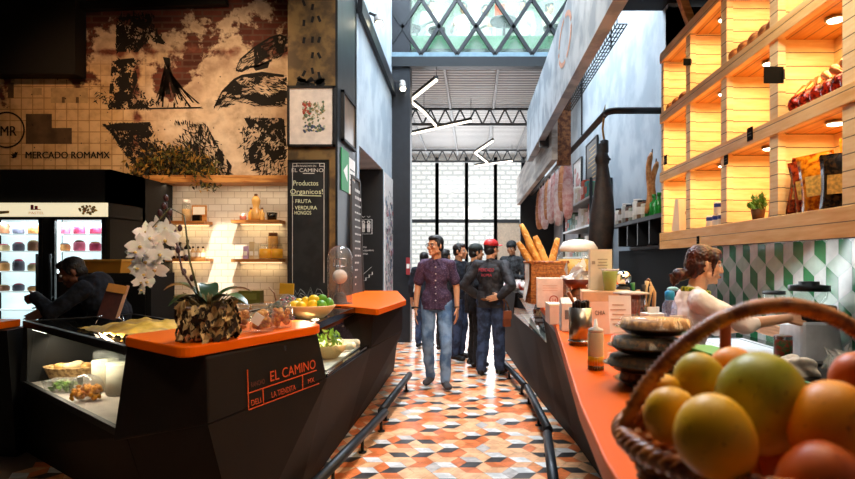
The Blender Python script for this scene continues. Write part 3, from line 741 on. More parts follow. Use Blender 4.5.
# food in the corridor case
def leafy(b, c, r, n, seed, sz=(.03,.06)):
    rr = random.Random(seed)
    for k in range(n):
        d = V(rr.gauss(0,1), rr.gauss(0,1), rr.gauss(0,1)).normalized()*r*rr.random()**.4; p = V(*c)+d; s = rr.uniform(*sz)
        e = Euler((rr.random()*6, rr.random()*6, rr.random()*6)).to_matrix()
        b.add([p+e @ V(-s/2,0,0), p+e @ V(0,-s/4,s*.1), p+e @ V(s/2,0,0), p+e @ V(0,s/4,s*.1)], [(0,1,2,3)])
t = thing('salad_bowl', 'pale bowl of leafy salad and rolls inside the walkway glass case', 'bowl', (-1.05, 4.08, .736))
MB().shell([(.001,.004),(.07,.004),(.12,.05),(.14,.10),(.135,.10),(.11,.05),(.06,.015),(.001,.012)], n=24).build('bowl_shell', mat('bowl_cream', '#e9c98a', .4), t)
b = MB(); leafy(b, (0,0,.11), .1, 120, 4); b.build('salad_leaf', mat('salad_green', '#8db33c', .5, var=.5, scale=30), t)['kind'] = 'stuff'
for k, (x, y, z, a, c) in enumerate(((-1.02,4.36,.775,.5,'#f2e3c4'),(-1.2,4.34,.79,.9,'#efd9b0'),(-1.03,4.55,.775,.2,'#f3e8d0'),(-1.22,3.86,.78,1.2,'#e9b86a'))):
    o = MB().cap((-.09,0,0),(.09,0,0),.035,.03,12).build('wrapped_roll', mat('roll%d' % k, c, .6)); o.location = (x, y, z); o.rotation_euler = (0, 0, a)
    tag(o, ('cream roll nearest the glass of the walkway case','buttery roll at the middle of the walkway case','whitest roll at the far end of the walkway case','golden roll behind the salad bowl in the walkway case')[k], 'roll', 'rolls in the walkway case')
t = thing('price_card', 'white upright card on a peg in the walkway glass case', 'card', (-1.36, 4.2, .736))
MB().cbox((0,0,.16), (.09,.004,.12), (0,0,.3)).build('card', paper, t); MB().tube([(0,0,0),(0,0,.11)], .004, 6).build('peg', steel, t)

# ---- things on the left counter
# bark-clad planter with an orchid
pc = PZ(207, 346, ZT); pc = V(-1.285, 2.755, ZT)
t = thing('orchid_planter', 'low planter clad in curled dry bark holding a white orchid on the orange slab', 'plant', tuple(pc))
MB().lathe([(.08,0),(.110,.02),(.115,.15),(.106,.16),(.09,.15),(0,.14)], n=20).build('pot', woodd, t)
b = MB(); rr = random.Random(5)
for k in range(330):
    a = rr.random()*6.28; z = rr.uniform(.012,.18); r0 = .113+rr.uniform(0,.02)
    p = V(r0*math.cos(a), r0*math.sin(a), z); e = Euler((rr.uniform(-.6,.6), rr.uniform(-.6,.6), a+rr.uniform(-.5,.5))).to_matrix(); s = rr.uniform(.015,.032)
    b.mt(k % 3); cur = rr.uniform(.3,.9)
    b.add([p+e @ V(cur*s*.5,-s*.6,-s), p+e @ V(0,0,-s*.8), p+e @ V(cur*s*.5,s*.6,-s*.5), p+e @ V(cur*s*.6,-s*.5,s*.6), p+e @ V(0,0,s), p+e @ V(cur*s*.5,s*.5,s*.8)], [(0,1,4,3),(1,2,5,4)])
b.build('bark_cladding', [mat('bark_light', '#cdb07c', .8, var=.3), mat('bark_mid', '#94764a', .8, var=.3), mat('bark_dark', '#2b1d10', .8)], t)
leafm = two('orchid_leaf', '#1f3a18', '#4a6a3a', 6, .3)
def leaf(b, base, tip, w, droop, seg=9, fold=.25):
    base = V(*base); tip = V(*tip); d = tip-base; side = d.cross(V(0,0,1)).normalized(); vs = []
    for i in range(seg+1):
        u = i/seg; p = base+d*u+V(0,0,droop*4*u*(1-u)); ww = w*math.sin(math.pi*min(1, .08+u*.92))**.7*(1 if u < .99 else .1)
        vs += [p-side*ww+V(0,0,ww*fold), p, p+side*ww+V(0,0,ww*fold)]
    b.smooth = True
    b.add(vs, [f for i in range(seg) for f in ((i*3,i*3+1,i*3+4,i*3+3),(i*3+1,i*3+2,i*3+5,i*3+4))])
for bs, tp, w, dr in (((0,0,.16),(-.19,-.05,.24),.05,.06),((0,0,.16),(.22,-.06,.17),.045,.05),((0,.02,.16),(-.06,.12,.26),.045,.04),((0,0,.16),(.16,.14,.22),.04,.05),((0,0,.16),(-.12,-.14,.17),.04,.05)):
    b = MB(); leaf(b, bs, tp, w, dr); b.build('leaf', leafm, t)
b = MB(); rr = random.Random(8)
for k in range(90): 
    a = rr.random()*6.28; q = rr.uniform(.02,.16); b.tube([(q*.4*math.cos(a), q*.4*math.sin(a), .16), (q*math.cos(a), q*math.sin(a), .16+rr.uniform(.01,.07))], .0025, 4)
b.build('dry_moss', mat('dry_moss', '#6a5c38', .9, var=.4), t)['kind'] = 'stuff'
# stems: one bare with buds, one drooping with blooms
def rel(x, y, Y): return P(x, y, Y)-pc
stem1 = [V(-.02,0,.16), rel(182,270,2.75), rel(176,240,2.8), rel(168,215,2.8), rel(166,198,2.8)]
stem2 = [V(-.03,0,.16), rel(190,262,2.7), rel(184,215,2.75), rel(170,208,2.72), rel(152,228,2.7), rel(142,262,2.66)]
b = MB(); b.tube(stem1, [.006,.005,.004,.003,.002], 6); b.build('stem', mat('stem_red', '#4a2a22', .6), t)
b = MB(); b.tube(stem2, [.006,.005,.004,.004,.003,.002], 6); b.build('stem', mat('stem_green', '#4a4a22', .6), t)
budm = mat('bud_red', '#3a1418', .5)
for x, y in ((166,198),(170,212),(164,206),(174,232),(180,228),(178,250),(186,258),(184,272),(160,213),(192,278)): MB().ell(rel(x, y, 2.78), (.012,.012,.018), None, 8, 6).build('bud', budm, t)
petm = mat('petal_white', '#f8f2ec', .6, var=.03, sss=.2)
def bloom(c, yaw, pitch, s):
    c = V(*c); M = Euler((pitch, 0, yaw)).to_matrix(); b = MB(); b.smooth = True
    for a, ln, w in ((90,1,.55),(210,.95,.5),(330,.95,.5),(0,1.0,.85),(180,1.0,.85)):
        a = math.radians(a); u = V(math.cos(a), 0, math.sin(a)); sd = V(-math.sin(a), 0, math.cos(a)); vs = [V(0,0,0)]
        for i in range(1, 6):
            q = i/5; ww = w*.5*math.sin(math.pi*min(.97, q*.85+.12)); 
            for k in (-1, 0, 1): vs.append(u*ln*q+sd*ww*k+V(0, -.18*q*q*(1 if k == 0 else .4)+.06, 0))
        fs = [(0,1,2),(0,2,3)]+[f for i in range(4) for f in ((1+i*3,4+i*3,5+i*3,2+i*3),(2+i*3,5+i*3,6+i*3,3+i*3))]
        b.add([c+M @ (v*s) for v in vs], fs)
    o = b.build('bloom', petm, t)
    MB().ell(c+M @ V(0,-.1*s,-.06*s), (.14*s,.16*s,.12*s), None, 8, 6).build('lip', mat('lip_yellow', '#d9b86a', .5), o)
rr = random.Random(2)
for x, y, s in ((146,232,.042),(140,246,.046),(152,247,.05),(146,262,.05),(138,268,.042),(154,270,.048),(148,282,.04),(136,252,.04),(150,238,.045),(156,258,.05),(142,290,.03),(162,234,.04),(170,236,.035),(150,256,.05),(165,240,.044),(160,254,.045),(166,228,.036),(157,226,.038),(141,282,.03),(144,274,.04)):
    bloom(rel(x, y, 2.68+rr.uniform(-.04,.04)), rr.uniform(-.9,.7), rr.uniform(-.4,.3), s*1.35)
# biscuit jars
for k, (x, y, Y, lab) in enumerate(((239,333,3.05,'glass jar of brown biscuits half behind the bark planter'),(262,331,3.06,'glass jar of brown biscuits with a white paper tag'),(281,328,3.25,'glass jar of round brown biscuits at the tip of the orange slab'))):
    p = PZ(x, y, ZT); p.y = Y; p.x = (x-VX)*Y/F; p.z = ZT
    j = jar('biscuit_jar', lab, 'jar', tuple(p), .062, .14, biscuit, .74, chrome if k == 3 else jarglass, group='biscuit jars on the orange slab', lump=.021)
    if k == 1: MB().cbox((.0,-.066,.075), (.05,.003,.06), (.15,.6,.1)).build('paper_tag', paper, j)
# crumpled yellow paper on the glass top
def sheet(name, label, cat, pts, m, amp, n=26, seed=1, up=.0, group=None):
    p = [V(*q) for q in pts]; c = sum(p, V(0,0,0))/4; b = MB(); b.smooth = True; vs = []
    for i in range(n+1):
        for j in range(n+1):
            u, v = i/n, j/n; q = p[0]*(1-u)*(1-v)+p[1]*u*(1-v)+p[2]*u*v+p[3]*(1-u)*v
            d = abs(noise.fractal(q*7+V(seed,0,0), 1, 2, 4))*amp+up*math.sin(math.pi*u)*math.sin(math.pi*v)
            vs.append(q-c+V(noise.noise(q*6+V(0,seed,0))*amp*.5, noise.noise(q*6+V(seed,seed,0))*amp*.5, d))
    N = n+1
    b.add(vs, [(i*N+j,(i+1)*N+j,(i+1)*N+j+1,i*N+j+1) for i in range(n) for j in range(n)])
    o = b.build(name, m); o.location = c; return tag(o, label, cat, group)
sheet('wrapping_paper', 'crumpled yellow wrapping paper spread on the left glass case', 'paper', [CA(.85,.08,.988), CA(1.80,.10,.988), CA(1.72,.66,.988), CA(.9,.66,.988)], two('yellow_paper', '#8a6414', '#cfa030', 4, .6), .035, n=36, seed=3, up=.05)
# menu stand
mp = CA(.62, .36, .986)
t = thing('menu_stand', 'leaning menu card with a tan heading on a wire stand', 'menu stand', tuple(mp), .35)
M = Euler((-.35, .22, 0)).to_matrix()
MB().cbox((0,0,.15), (.12,.008,.25), M).build('card', mat('menu_card', '#43180f', .5, var=.4, scale=30), t)
MB().cbox((.03,-.0,.245), (.12,.010,.06), M).build('heading', mat('menu_heading', '#c98b3a', .6), t)
MB().cbox((.068,-.004,.15), (.02,.012,.25), M).build('edge_strip', mat('menu_edge', '#d0a080', .6), t)
b = MB(); b.tube([(-.09,-.06,.002),(-.08,.02,.05),(.06,.02,.05),(.09,-.06,.002)], .004, 6).tube([(-.09,-.06,.003),(-.1,-.1,.05),(-.04,-.09,.06)], .004, 6).tube([(.09,-.06,.003),(.06,-.1,.05)], .004, 6); b.build('wire', steel, t)
# glass bell at the photo edge
t = thing('glass_cloche', 'small clear glass cloche on the side counter by the fridge', 'cloche', (-3.75, 4.28, .985))
MB().shell([(.09,0),(.095,.08),(.085,.13),(.05,.165),(.0,.175)], n=20).build('dome', jarglass, t); MB().ell((0,0,.185), .014).build('knob', jarglass, t); MB().lathe([(.11,0),(.11,.008),(0,.008)], n=20).build('plate', white, t)
# citrus bowl
bc = V(-1.14, 3.98, 1.036)
t = thing('fruit_bowl', 'pale wooden bowl of lemons and limes on the glass case', 'bowl', tuple(bc))
MB().shell([(.001,.0),(.09,.0),(.13,.03),(.172,.085),(.165,.088),(.12,.035),(.08,.012),(.001,.01)], n=30).build('bowl_shell', mat('pale_wood_bowl', '#dcae74', .35, var=.1, scale=4), t)
spots = [(-.1,-.02,.085,0),(-.04,-.09,.085,0),(.03,-.08,.09,0),(-.05,.04,.10,0),(.02,.0,.125,0),(-.09,.07,.09,0),(.09,-.05,.09,1),(.07,.04,.125,1),(.12,.03,.095,1),(.02,.1,.09,1)]
def citrus(q): k = 1+.18*max(0, abs(q.x)-.75)*4; return V(q.x*k, q.y, q.z)
lp = MB().ell((0,0,0), (.042,.034,.034), (.2,.3,.5), 14, 10, citrus).build('lemon', lemon); gp = MB().ell((0,0,0), (.036,.034,.034), (.2,.1,.9), 14, 10, citrus).build('lime', lime)
words = ['at the near rim of the wooden bowl', 'at the front of the wooden bowl']
for k, (x, y, z, g) in enumerate(spots):
    o = (gp if g else lp) if k in (0, 6) else (gp if g else lp).copy()
    if k not in (0, 6): COL.objects.link(o)
    o.location = bc+V(x, y, z); o.rotation_euler = (k, k*.7, k*1.3)
    tag(o, 'green lime heaped on the right of the wooden bowl' if g else 'yellow lemon heaped in the wooden bowl', 'lime' if g else 'lemon', 'limes in the wooden bowl' if g else 'lemons in the wooden bowl')
# yellow headed bag of sweets and a little dry stem beside it
t = thing('sweets_bag', 'small clear bag of coloured sweets with a yellow header card', 'bag', tuple(PZ(288, 311, 1.036)))
MB().ell((0,0,.07), (.07,.04,.07), None, 14, 10).build('bag_film', plastic, t)
b = MB(); rr = random.Random(4)
for k in range(46): b.mt(k % 4).ell((rr.uniform(-.045,.045), rr.uniform(-.025,.025), rr.uniform(.015,.11)), (.013,.01,.01), None, 6, 4)
b.build('sweet', [red, mat('sweet_purple', '#5a2a52', .4), mat('sweet_pink', '#d98aa0', .4), green], t)['kind'] = 'stuff'
MB().cbox((-.01,-.0,.175), (.115,.012,.085), (0,.06,-.1)).build('header_card', mat('header_yellow', '#d9a21e', .6), t)
t = thing('dry_sprig', 'little dry sprig with dark pods standing left of the sweets bag', 'sprig', tuple(PZ(275, 311, 1.036)))
b = MB(); b.tube([(.02,0,.0),(.01,0,.07),(-.005,0,.14),(-.05,0,.19)], [.01,.008,.006,.003], 6); b.build('stem', woodd, t)
b = MB(); [b.ell((x,0,z), (.025,.02,.03), None, 8, 6) for x, z in ((-.03,.03),(.0,.035),(.02,.05))]; b.build('pod', greend, t)
# glass dome dispenser
t = thing('glass_dome', 'tall clear glass dome with a white ball inside beside the orange slab', 'glass dome', (-1.2, 5.1, 1.02))
r, h = .108, .55
MB().shell([(r,.02),(r,h-r)]+[(r*math.cos(a), h-r+r*math.sin(a)) for a in [i*math.pi/16 for i in range(1, 9)]], n=28).build('dome', thin('dome_glass', '#efe6de', .38, .03, .08), t)
MB().lathe([(r*1.08,0),(r*1.08,.03),(r*.6,.04),(r*.5,.1),(r*.3,.13),(0,.13)], n=24).build('base', black, t)
MB().tube([(0,0,.12),(0,0,.42)], .01, 8).build('stalk', mat('stalk', '#8a6a60', .4), t)
MB().ell((0,0,.27), .065, None, 20, 14).build('ball', white, t)
b = MB(); b.tube([(.0+.055*math.cos(a), .055*math.sin(a), .36) for a in [i*.524 for i in range(12)]], .006, 6, closed=True).tube([(-.055,0,.36),(-.055,0,.43),(.055,0,.43),(.055,0,.36)], .006, 6); b.build('inner_bracket', steel, t)

# ---- things in front of the back wall
# back counter
t = thing('back_counter', 'low wooden back counter under the tiled niche', 'counter', (-2.8, 6.5, 0)); org = t.location
b = MB(); b.box(-3.55, -1.97, 6.25, 6.8, .88, .945); b.build('top', wood, t, org); b = MB(); b.box(-3.5, -2.0, 6.3, 6.8, 0, .88); b.build('body', black, t, org)
def wall_shelf(x0, x1, y, lab, name='wall_shelf', d=.2, th=.035):
    a, c = W(x0, y), W(x1, y); z = a.z
    t = thing(name, lab, 'shelf', ((a.x+c.x)/2, BY-d/2, z)); o = t.location
    b = MB(); b.box(a.x, c.x, BY-d, BY+.015, z-th, z); b.build('board', wood, t, o)
    b = MB(); b.box(a.x+.04, c.x-.04, BY-.02, BY+.01, z-th-.014, z-th-.002); b.build('light_strip', mat('led_niche', '#ffdca6', .5, es=1.6), t, o)
    lamp('AREA', 'niche_light', ((a.x+c.x)/2, BY-.06, z-th-.02), .8, '#ffd9a0', (c.x-a.x)*.9, .03, target=((a.x+c.x)/2, BY-.02, z-1))
    return z, a.x, c.x
b = MB(); b.box(-3.78, -1.965, 6.5, BY+.015, 2.325, 2.41); tag(b.build('niche_beam', wood, bev=.006), 'wooden beam across the top of the tiled niche', 'beam')
lamp('AREA', 'niche_light', (-2.85, 6.6, 2.31), 2.6, '#ffe2bd', 1.7, .06, target=(-2.85, 6.75, 1))
sh = {}
sh['lt'] = wall_shelf(174, 212, 222, 'upper left wooden shelf in the tiled niche')
sh['lb'] = wall_shelf(164, 213, 258.5, 'lower left wooden shelf in the tiled niche')
sh['rt'] = wall_shelf(238, 285, 221, 'upper right wooden shelf in the tiled niche')
sh['rb'] = wall_shelf(238, 285, 259, 'lower right wooden shelf in the tiled niche')
lamp('AREA', 'niche_light', (-2.8, 5.9, 2.28), 2.5, '#ffdcae', 1.2, .1, target=(-2.8, 6.8, 1.5))  # added front fill that brightens the juice jars
def on(shelf, x): return ((x-VX)*(BY-.1)/F, BY-.1, sh[shelf][0]+.001)
amber = mat('amber_juice_glow', '#ffb31a', .3, var=.05, es=.12)  # slight emission stands in for light through the juice
def bottle(name, label, loc, r, h, body, capm, group, labelm=None):
    t = thing(name, label, 'bottle', loc, group=group)
    MB().lathe([(r*.95,0),(r,.01),(r,h*.58),(r*.4,h*.72),(r*.36,h*.88)], n=14).build('body', body, t)
    MB().lathe([(r*.45,h*.86),(r*.45,h),(0,h)], n=12).build('cap', capm, t)
    if labelm: MB().shell([(r*1.02,h*.15),(r*1.02,h*.48)], n=14).build('paper_label', labelm, t)
    return t
dk = mat('dark_bottle', '#120c08', .2)
for k, (x, h, lab) in enumerate(((172,.2,'black bottle at the left end of the lower left niche shelf'),(180,.19,'second black bottle on the lower left niche shelf'),(187.5,.22,'tallest black bottle on the lower left niche shelf'))): bottle('sauce_bottle', lab, on('lb', x), .037, h, dk, dk, 'black bottles in the niche', paper)
for k, (x, h, lab) in enumerate(((193,.14,'small pale bottle next to the tallest black bottle'),(198,.14,'middle of three small pale bottles in the niche'),(203,.14,'small pale bottle at the lit end of the lower left shelf'))): bottle('spice_bottle', lab, on('lb', x), .027, h, mat('oat%d' % k, '#c9a878', .5), dk, 'small pale bottles in the niche', paper)
jar('niche_jar', 'round glass jar with a cream lid on the upper left niche shelf', 'jar', on('lt', 186.5), .05, .24, mat('grain', '#d0a870', .8), .6, white, lumps=False)
t = thing('framed_card', 'small white card in a wooden frame on the upper left niche shelf', 'frame', on('lt', 199))
MB().box(-.085,.085,0,.02,0,.19).build('frame', wood, t); MB().box(-.07,.07,-.004,0,.08,.17).build('card', paper, t); MB().box(-.05,.04,-.06,-.01,0,.07).build('dark_tin', dk, t)
jar('niche_jar', 'dumpy red filled jar at the left of the upper right niche shelf', 'jar', on('rt', 243), .04, .07, mat('jam', '#a03a14', .4), .8, lumps=False)
t = thing('glass_carafe', 'tall pear shaped bottle on the upper right niche shelf', 'carafe', on('rt', 256)); MB().lathe([(.05,0),(.06,.03),(.06,.1),(.03,.15),(.045,.2),(.05,.24),(.03,.28),(0,.285)], n=18).build('body', mat('amber_glass', '#d8a860', .15, var=.1), t); MB().lathe([(.02,.28),(.02,.31),(0,.31)], n=10).build('stopper', woodd, t)
bottle('spice_bottle', 'short amber bottle left of the pear shaped bottle', on('rt', 251), .032, .15, mat('amber2', '#c98a30', .2), woodd, 'amber bottles in the niche')
bottle('spice_bottle', 'short amber bottle right of the pear shaped bottle', on('rt', 262), .032, .15, mat('amber3', '#e0b060', .2), woodd, 'amber bottles in the niche')
t = thing('stone_pot', 'small dark pot on the upper right niche shelf', 'pot', on('rt', 272)); MB().shell([(.001,0),(.05,0),(.062,.085),(.052,.085),(.04,.01),(.001,.01)], n=16).build('pot_body', dk, t); MB().tube([(.06*math.cos(a), .06*math.sin(a), .086) for a in [i*.4488 for i in range(14)]], .004, 6, closed=True).build('rim', dk, t)
jar('juice_jar', 'orange juice jar nearer the lit tiles on the lower right niche shelf', 'jar', on('rb', 265.5), .075, .165, amber, .72, lumps=False)
jar('juice_jar', 'orange juice jar beside the chalkboard on the lower right niche shelf', 'jar', on('rb', 277), .07, .165, amber, .72, lumps=False)
jar('niche_jar', 'glass jar with a dark lid stacked behind the two juice jars', 'jar', (on('rb', 271)[0], BY-.03, sh['rb'][0]), .06, .30, mat('honey', '#c9923c', .4), .9, woodd, lumps=False)
for k, (x, c, lab) in enumerate(((246,'#b9a0c8','lilac packet on the lower right niche shelf'),(252,'#c9b48a','tall kraft packet on the lower right niche shelf'),(257,'#d8cdb2','pale packet left of the juice jars'))):
    t = thing('packet', lab, 'packet', on('rb', x)); h = (.15,.2,.18)[k]; MB().loft([(-.03,-.02,0),(.03,-.02,0),(.03,.02,0),(-.03,.02,0)], [(-.03,-.005,h),(.03,-.005,h),(.03,.005,h),(-.03,.005,h)]).build('pouch', mat('pk%d' % k, c, .5, var=.2), t); MB().box(-.02,.02,-.024,-.018,.04,.09).build('paper_label', paper, t)
# dark scale and tin on the back counter
t = thing('kitchen_scale', 'flat dark kitchen scale with a pale plate on the back counter', 'scale', (-3.35, 6.45, .946))
MB().loft([(-.2,-.14,0),(.2,-.14,0),(.2,.14,0),(-.2,.14,0)], [(-.18,-.1,.08),(.18,-.1,.08),(.18,.12,.08),(-.18,.12,.08)]).build('body', black, t); MB().box(-.19,.19,-.12,.13,.085,.1).build('plate', mat('scale_plate', '#8a7f6c', .3, .6), t); MB().box(-.05,.05,-.135,-.125,.02,.05).build('display', mat('lcd', '#59624c', .3), t)
t = thing('card_terminal', 'olive box shaped till terminal at the right of the back counter', 'terminal', (-2.52, 6.45, .946)); MB().box(-.12,.12,-.06,.06,0,.15).build('body', mat('olive', '#5d5d22', .5), t); MB().box(-.17,-.13,-.05,.05,0,.13).build('side_pod', black, t); MB().box(-.08,.08,-.064,-.06,.05,.12).build('screen', mat('olive_screen', '#7a7a3a', .3), t)

# dried garland over the niche beam
t = thing('dried_garland', 'bushy dried garland of leaves and twigs hanging over the niche beam', 'garland', (-3.25, 6.62, 2.41))
b = MB(); rr = random.Random(12)
for k in range(1700):
    u = rr.random(); x = (-.66+.92*u); cz = .18*math.sin(math.pi*min(1, u*1.1))+.02; p = V(x+rr.gauss(0,.06), rr.gauss(-.06,.06), cz+rr.gauss(0,.085)-(.05 if rr.random() < .3 else 0))
    if p.y > .12: p.y = .1
    e = Euler((rr.random()*6, rr.random()*6, rr.random()*6)).to_matrix(); s = rr.uniform(.035,.085); b.mt(rr.choice((0,0,0,1,1,2,2)))
    b.add([p+e @ V(-s/2,0,0), p+e @ V(0,-s/5,s*.12), p+e @ V(s/2,0,0), p+e @ V(0,s/5,s*.12)], [(0,1,2,3)])
b.build('foliage', [mat('garland_dark', '#1c1d0c', .7), mat('garland_olive', '#5d5a1e', .7, var=.4), mat('garland_gold', '#a07a2a', .7, var=.3)], t, recalc=False)
b = MB()
for k in range(26):
    x = rr.uniform(-.6,.2); b.tube([(x, 0, .05), (x+rr.uniform(-.15,.15), -.08, rr.uniform(-.1,.35))], .004, 4)
b.build('twig', woodd, t)

# ---- drinks fridge
FX0, FX1, FYf = -4.95, -3.575, 5.6
t = thing('display_fridge', 'tall black two door display fridge with a lit header sign', 'fridge', ((FX0+FX1)/2, 6.15, 0)); org = t.location
b = MB(); b.box(FX0, FX1, FYf+.55, 6.76, 0, 2.33).box(FX0, FX0+.05, FYf, FYf+.6, 0, 2.33).box(FX1-.05, FX1, FYf, FYf+.6, 0, 2.33).box(FX0, FX1, FYf, FYf+.6, 2.0, 2.33).box(FX0, FX1, FYf, FYf+.6, 0, .35).box(-4.235, -4.145, FYf, FYf+.04, .35, 2.0).box(FX0, FX1, FYf, FYf+.56, 1.85, 1.862)
b.build('cabinet', soot, t, org)
b = MB(); b.box(FX0+.05, FX1-.02, FYf-.02, FYf, 1.865, 2.0); hd = b.build('header_sign', mat('header_lit', '#f4e6bf', .4, es=.9), t, org)
fy = FYf-.021
pinkp = mat('sign_pink', '#c8506a', .5)
text('PASTEL', 'lettering', pinkp, t, (-4.36, fy, 1.888), (1,0,0), (0,0,1), .035, .15, org=org)
b = MB(); b.box(-4.34,-4.31,fy-.001,fy,1.935,1.98).box(-4.30,-4.27,fy-.001,fy,1.935,1.97).box(-4.34,-4.24,fy-.001,fy,1.93,1.938); b.build('sign_emblem', pinkp, t, org)
b = MB(); rr = random.Random(6)
for k in range(60):
    a = rr.random()*6.28; q = math.sqrt(rr.random()); b.ell((-3.78+.09*q*math.cos(a), fy, 1.93+.045*q*math.sin(a)), (.012,.002,.009), None, 6, 4)
for k in range(5): b.tube([(-4.9+k*.03, fy, 1.87+.01*k), (-4.55, fy, 1.90+.005*k)], .003, 4)
b.build('sign_drawing', mat('sign_ochre', '#c9a870', .6), t, org)
backglow = mat('fridge_back_glow', '#dfeef2', .5, es=.9)  # emission on the back panel brightens the inside, not a lamp
cakes = [mat('cake%d' % i, c, .5, var=.2, scale=30) for i, c in enumerate(('#d13f63','#e26a8a','#c98a4c','#7a4a2c','#5d5a6a','#d8b88a'))]
for d0, d1, cols in ((-4.77, -4.235, 3), (-4.145, -3.615, 3)):
    b = MB(); w = .035
    b.box(d0, d0+w, FYf-.015, FYf+.02, .4, 1.85).box(d1-w, d1, FYf-.015, FYf+.02, .4, 1.85).box(d0, d1, FYf-.015, FYf+.02, 1.835, 1.86).box(d0, d1, FYf-.015, FYf+.02, .4, .44)
    dr = b.build('door', black, t, org)
    b = MB(); b.box(d0+w, d1-w, FYf-.002, FYf+.002, .44, 1.835); b.build('door_glass', glass, dr, org)
    b = MB(); hx = d1-.02 if d0 < -4.3 else d0+.02; b.tube([(hx, FYf-.05, 1.05), (hx, FYf-.05, 1.5)], .012, 8).bar((hx, FYf-.05, 1.08), (hx, FYf-.01, 1.08), .015).bar((hx, FYf-.05, 1.47), (hx, FYf-.01, 1.47), .015); b.build('handle', black, dr, org)
    b = MB(); b.box(d0-.04, d1+.02, FYf+.2, FYf+.23, .4, 1.85); b.build('glow_back', backglow, t, org)
    b = MB(); b.box(d0+w, d0+w+.012, FYf+.02, FYf+.04, .5, 1.82); b.build('light_tube', mat('fridge_tube', '#f4fbff', .5, es=5), t, org)
    for z in (.95, 1.13, 1.33, 1.53, 1.70):
        b = MB(); b.box(d0, d1, FYf+.04, FYf+.2, z-.012, z); b.build('shelf', mat('fridge_shelf_glow', '#e8f0f0', .3, es=.6), t, org)  # shelves given a glow to whiten the interior
    lamp('AREA', 'fridge_light', ((d0+d1)/2, FYf+.07, 1.83), 8, '#eaf6ff', .45, .05, target=((d0+d1)/2, FYf+.11, 0))
grp = 'cakes in the display fridge'
cakep = {}
def cake(kind, x, z, r, h, c, lab):
    t = thing('cake', lab, 'cake', (x, FYf+.12, z+.001), group=grp)
    MB().lathe([(r*.9,0),(r,.01),(r,h*.8),(r*.85,h),(0,h*1.02)], n=16).build('cake_body', cakes[c], t)
    MB().lathe([(r*.7,h),(r*.72,h*1.12),(r*.3,h*1.2),(0,h*1.22)], n=14).build('topping', cakes[(c+2) % 6], t)
rows = {1.70: ('top', .11), 1.53: ('second', .1), 1.33: ('third', .11), 1.13: ('fourth', .07)}
for z, (nm, hh) in rows.items():
    for k, x in enumerate((-4.72, -4.57, -4.42)): cake(0, x, z, .05, hh*(.6+.3*((k*7+int(z*100)) % 3)/2), (4, 2, 4, 5, 4, 3)[(k+int(z*10)) % 6], '%s cake on the %s shelf behind the left fridge door' % (('brown', 'round', 'dull')[k], nm))
    for k, x in enumerate((-4.11, -3.96, -3.80)):
        if z > 1.2: cake(0, x, z, .052, hh*(.65+.25*((k*5+int(z*100)) % 3)/2), (0, 1, 5, 0, 3, 0, 1, 2)[(k*2+int(z*10)) % 8], '%s cake on the %s shelf behind the right fridge door' % (('pink', 'red topped', 'rosy')[k], nm))
# shallow pale wooden box on a dark stand
t = thing('dark_cabinet', 'dark cabinet beside the fridge carrying a shallow wooden box', 'cabinet', (-3.35, 5.32, 0)); b = MB(); b.box(-.4,.45,-.2,.2,.1,1.32); b.build('body', soot, t); MB().box(-.36,.4,-.21,-.2,.15,1.25).build('door', black, t); MB().box(-.4,.45,-.18,.2,0,.1).build('plinth', black, t)
lamp('SPOT', 'box_fill_spot', (-2.7, 4.3, 3.4), 22, '#ffd08a', .05, target=(-3.36, 5.25, 1.4), spot=16, blend=.8)  # added spot to brighten the wooden box
t = thing('wooden_box', 'shallow honey coloured wooden box on the dark cabinet by the fridge', 'box', (-3.38, 5.32, 1.321), -.3)
b = MB(); b.loft([(-.26,-.14,0),(.26,-.14,0),(.26,.14,0),(-.26,.14,0)], [(-.29,-.15,.115),(.29,-.15,.115),(.29,.15,.115),(-.29,.15,.115)]); b.build('box_body', mat('honey_wood', '#d99a3a', .5, var=.15, scale=4), t, bev=.004); MB().box(-.295,.295,-.155,.155,.105,.125).build('lid', mat('honey_lid', '#e8b050', .5), t)

# ---- frames and boards on the column and corridor wall
t = thing('chalkboard', 'tall chalkboard with an ornamental border hung on the riveted column', 'chalkboard', (-1.745, 5.985, 1.75)); o = t.location
x0, x1, z0, z1 = (288-VX)*5.98/F, (329-VX)*5.98/F, .9, H+101*5.98/F; cx = (x0+x1)/2
b = MB(); b.box(x0+.012, x1-.012, 5.972, 5.99, z0, z1-.01); b.build('slate', board, t, o)
b = MB(); b.box(x0, x0+.014, 5.962, 5.995, z0, z1).box(x1-.014, x1, 5.962, 5.995, z0, z1).box(x0, x1, 5.962, 5.995, z1-.014, z1).box(x0, x1, 5.962, 5.995, z0, z0+.014); b.build('frame', black, t, o)
b = MB(); yy = 5.970
for s in (-1, 1):
    xx = cx+s*.165; b.box(xx-.003, xx+.003, yy, yy+.001, 1.2, z1-.1).box(xx-.045*s-.003, xx-.045*s+.003, yy, yy+.001, z1-.065, z1-.035)
    for a, c_ in ((.0,.06),(.03,.1)): b.box(min(xx, xx-s*.05), max(xx, xx-s*.05), yy, yy+.001, z1-.04-a, z1-.034-a)
    b.box(xx+.0, xx+.006, yy, yy+.001, z1-.1, z1-.034)
b.box(cx-.12, cx+.12, yy, yy+.001, z1-.037, z1-.033); b.build('border', chalk, t, o)
chalkb = mat('chalk_glow', '#dfe3b8', .9, var=.1, es=.15)  # chalk given faint emission so the words read brighter
def ct(s, px, py, size, width, m=chalk, center=False): text(s, 'lettering', m, t, (((px-VX)*5.97/F), 5.970, H-(py-VY)*5.97/F), (1,0,0), (0,0,1), size, width, center, org=o)
ct('MI RANCHO EN', 306.5, 167, .03, .2, center=True); ct('EL CAMINO', 307.5, 172, .055, .33, center=True)
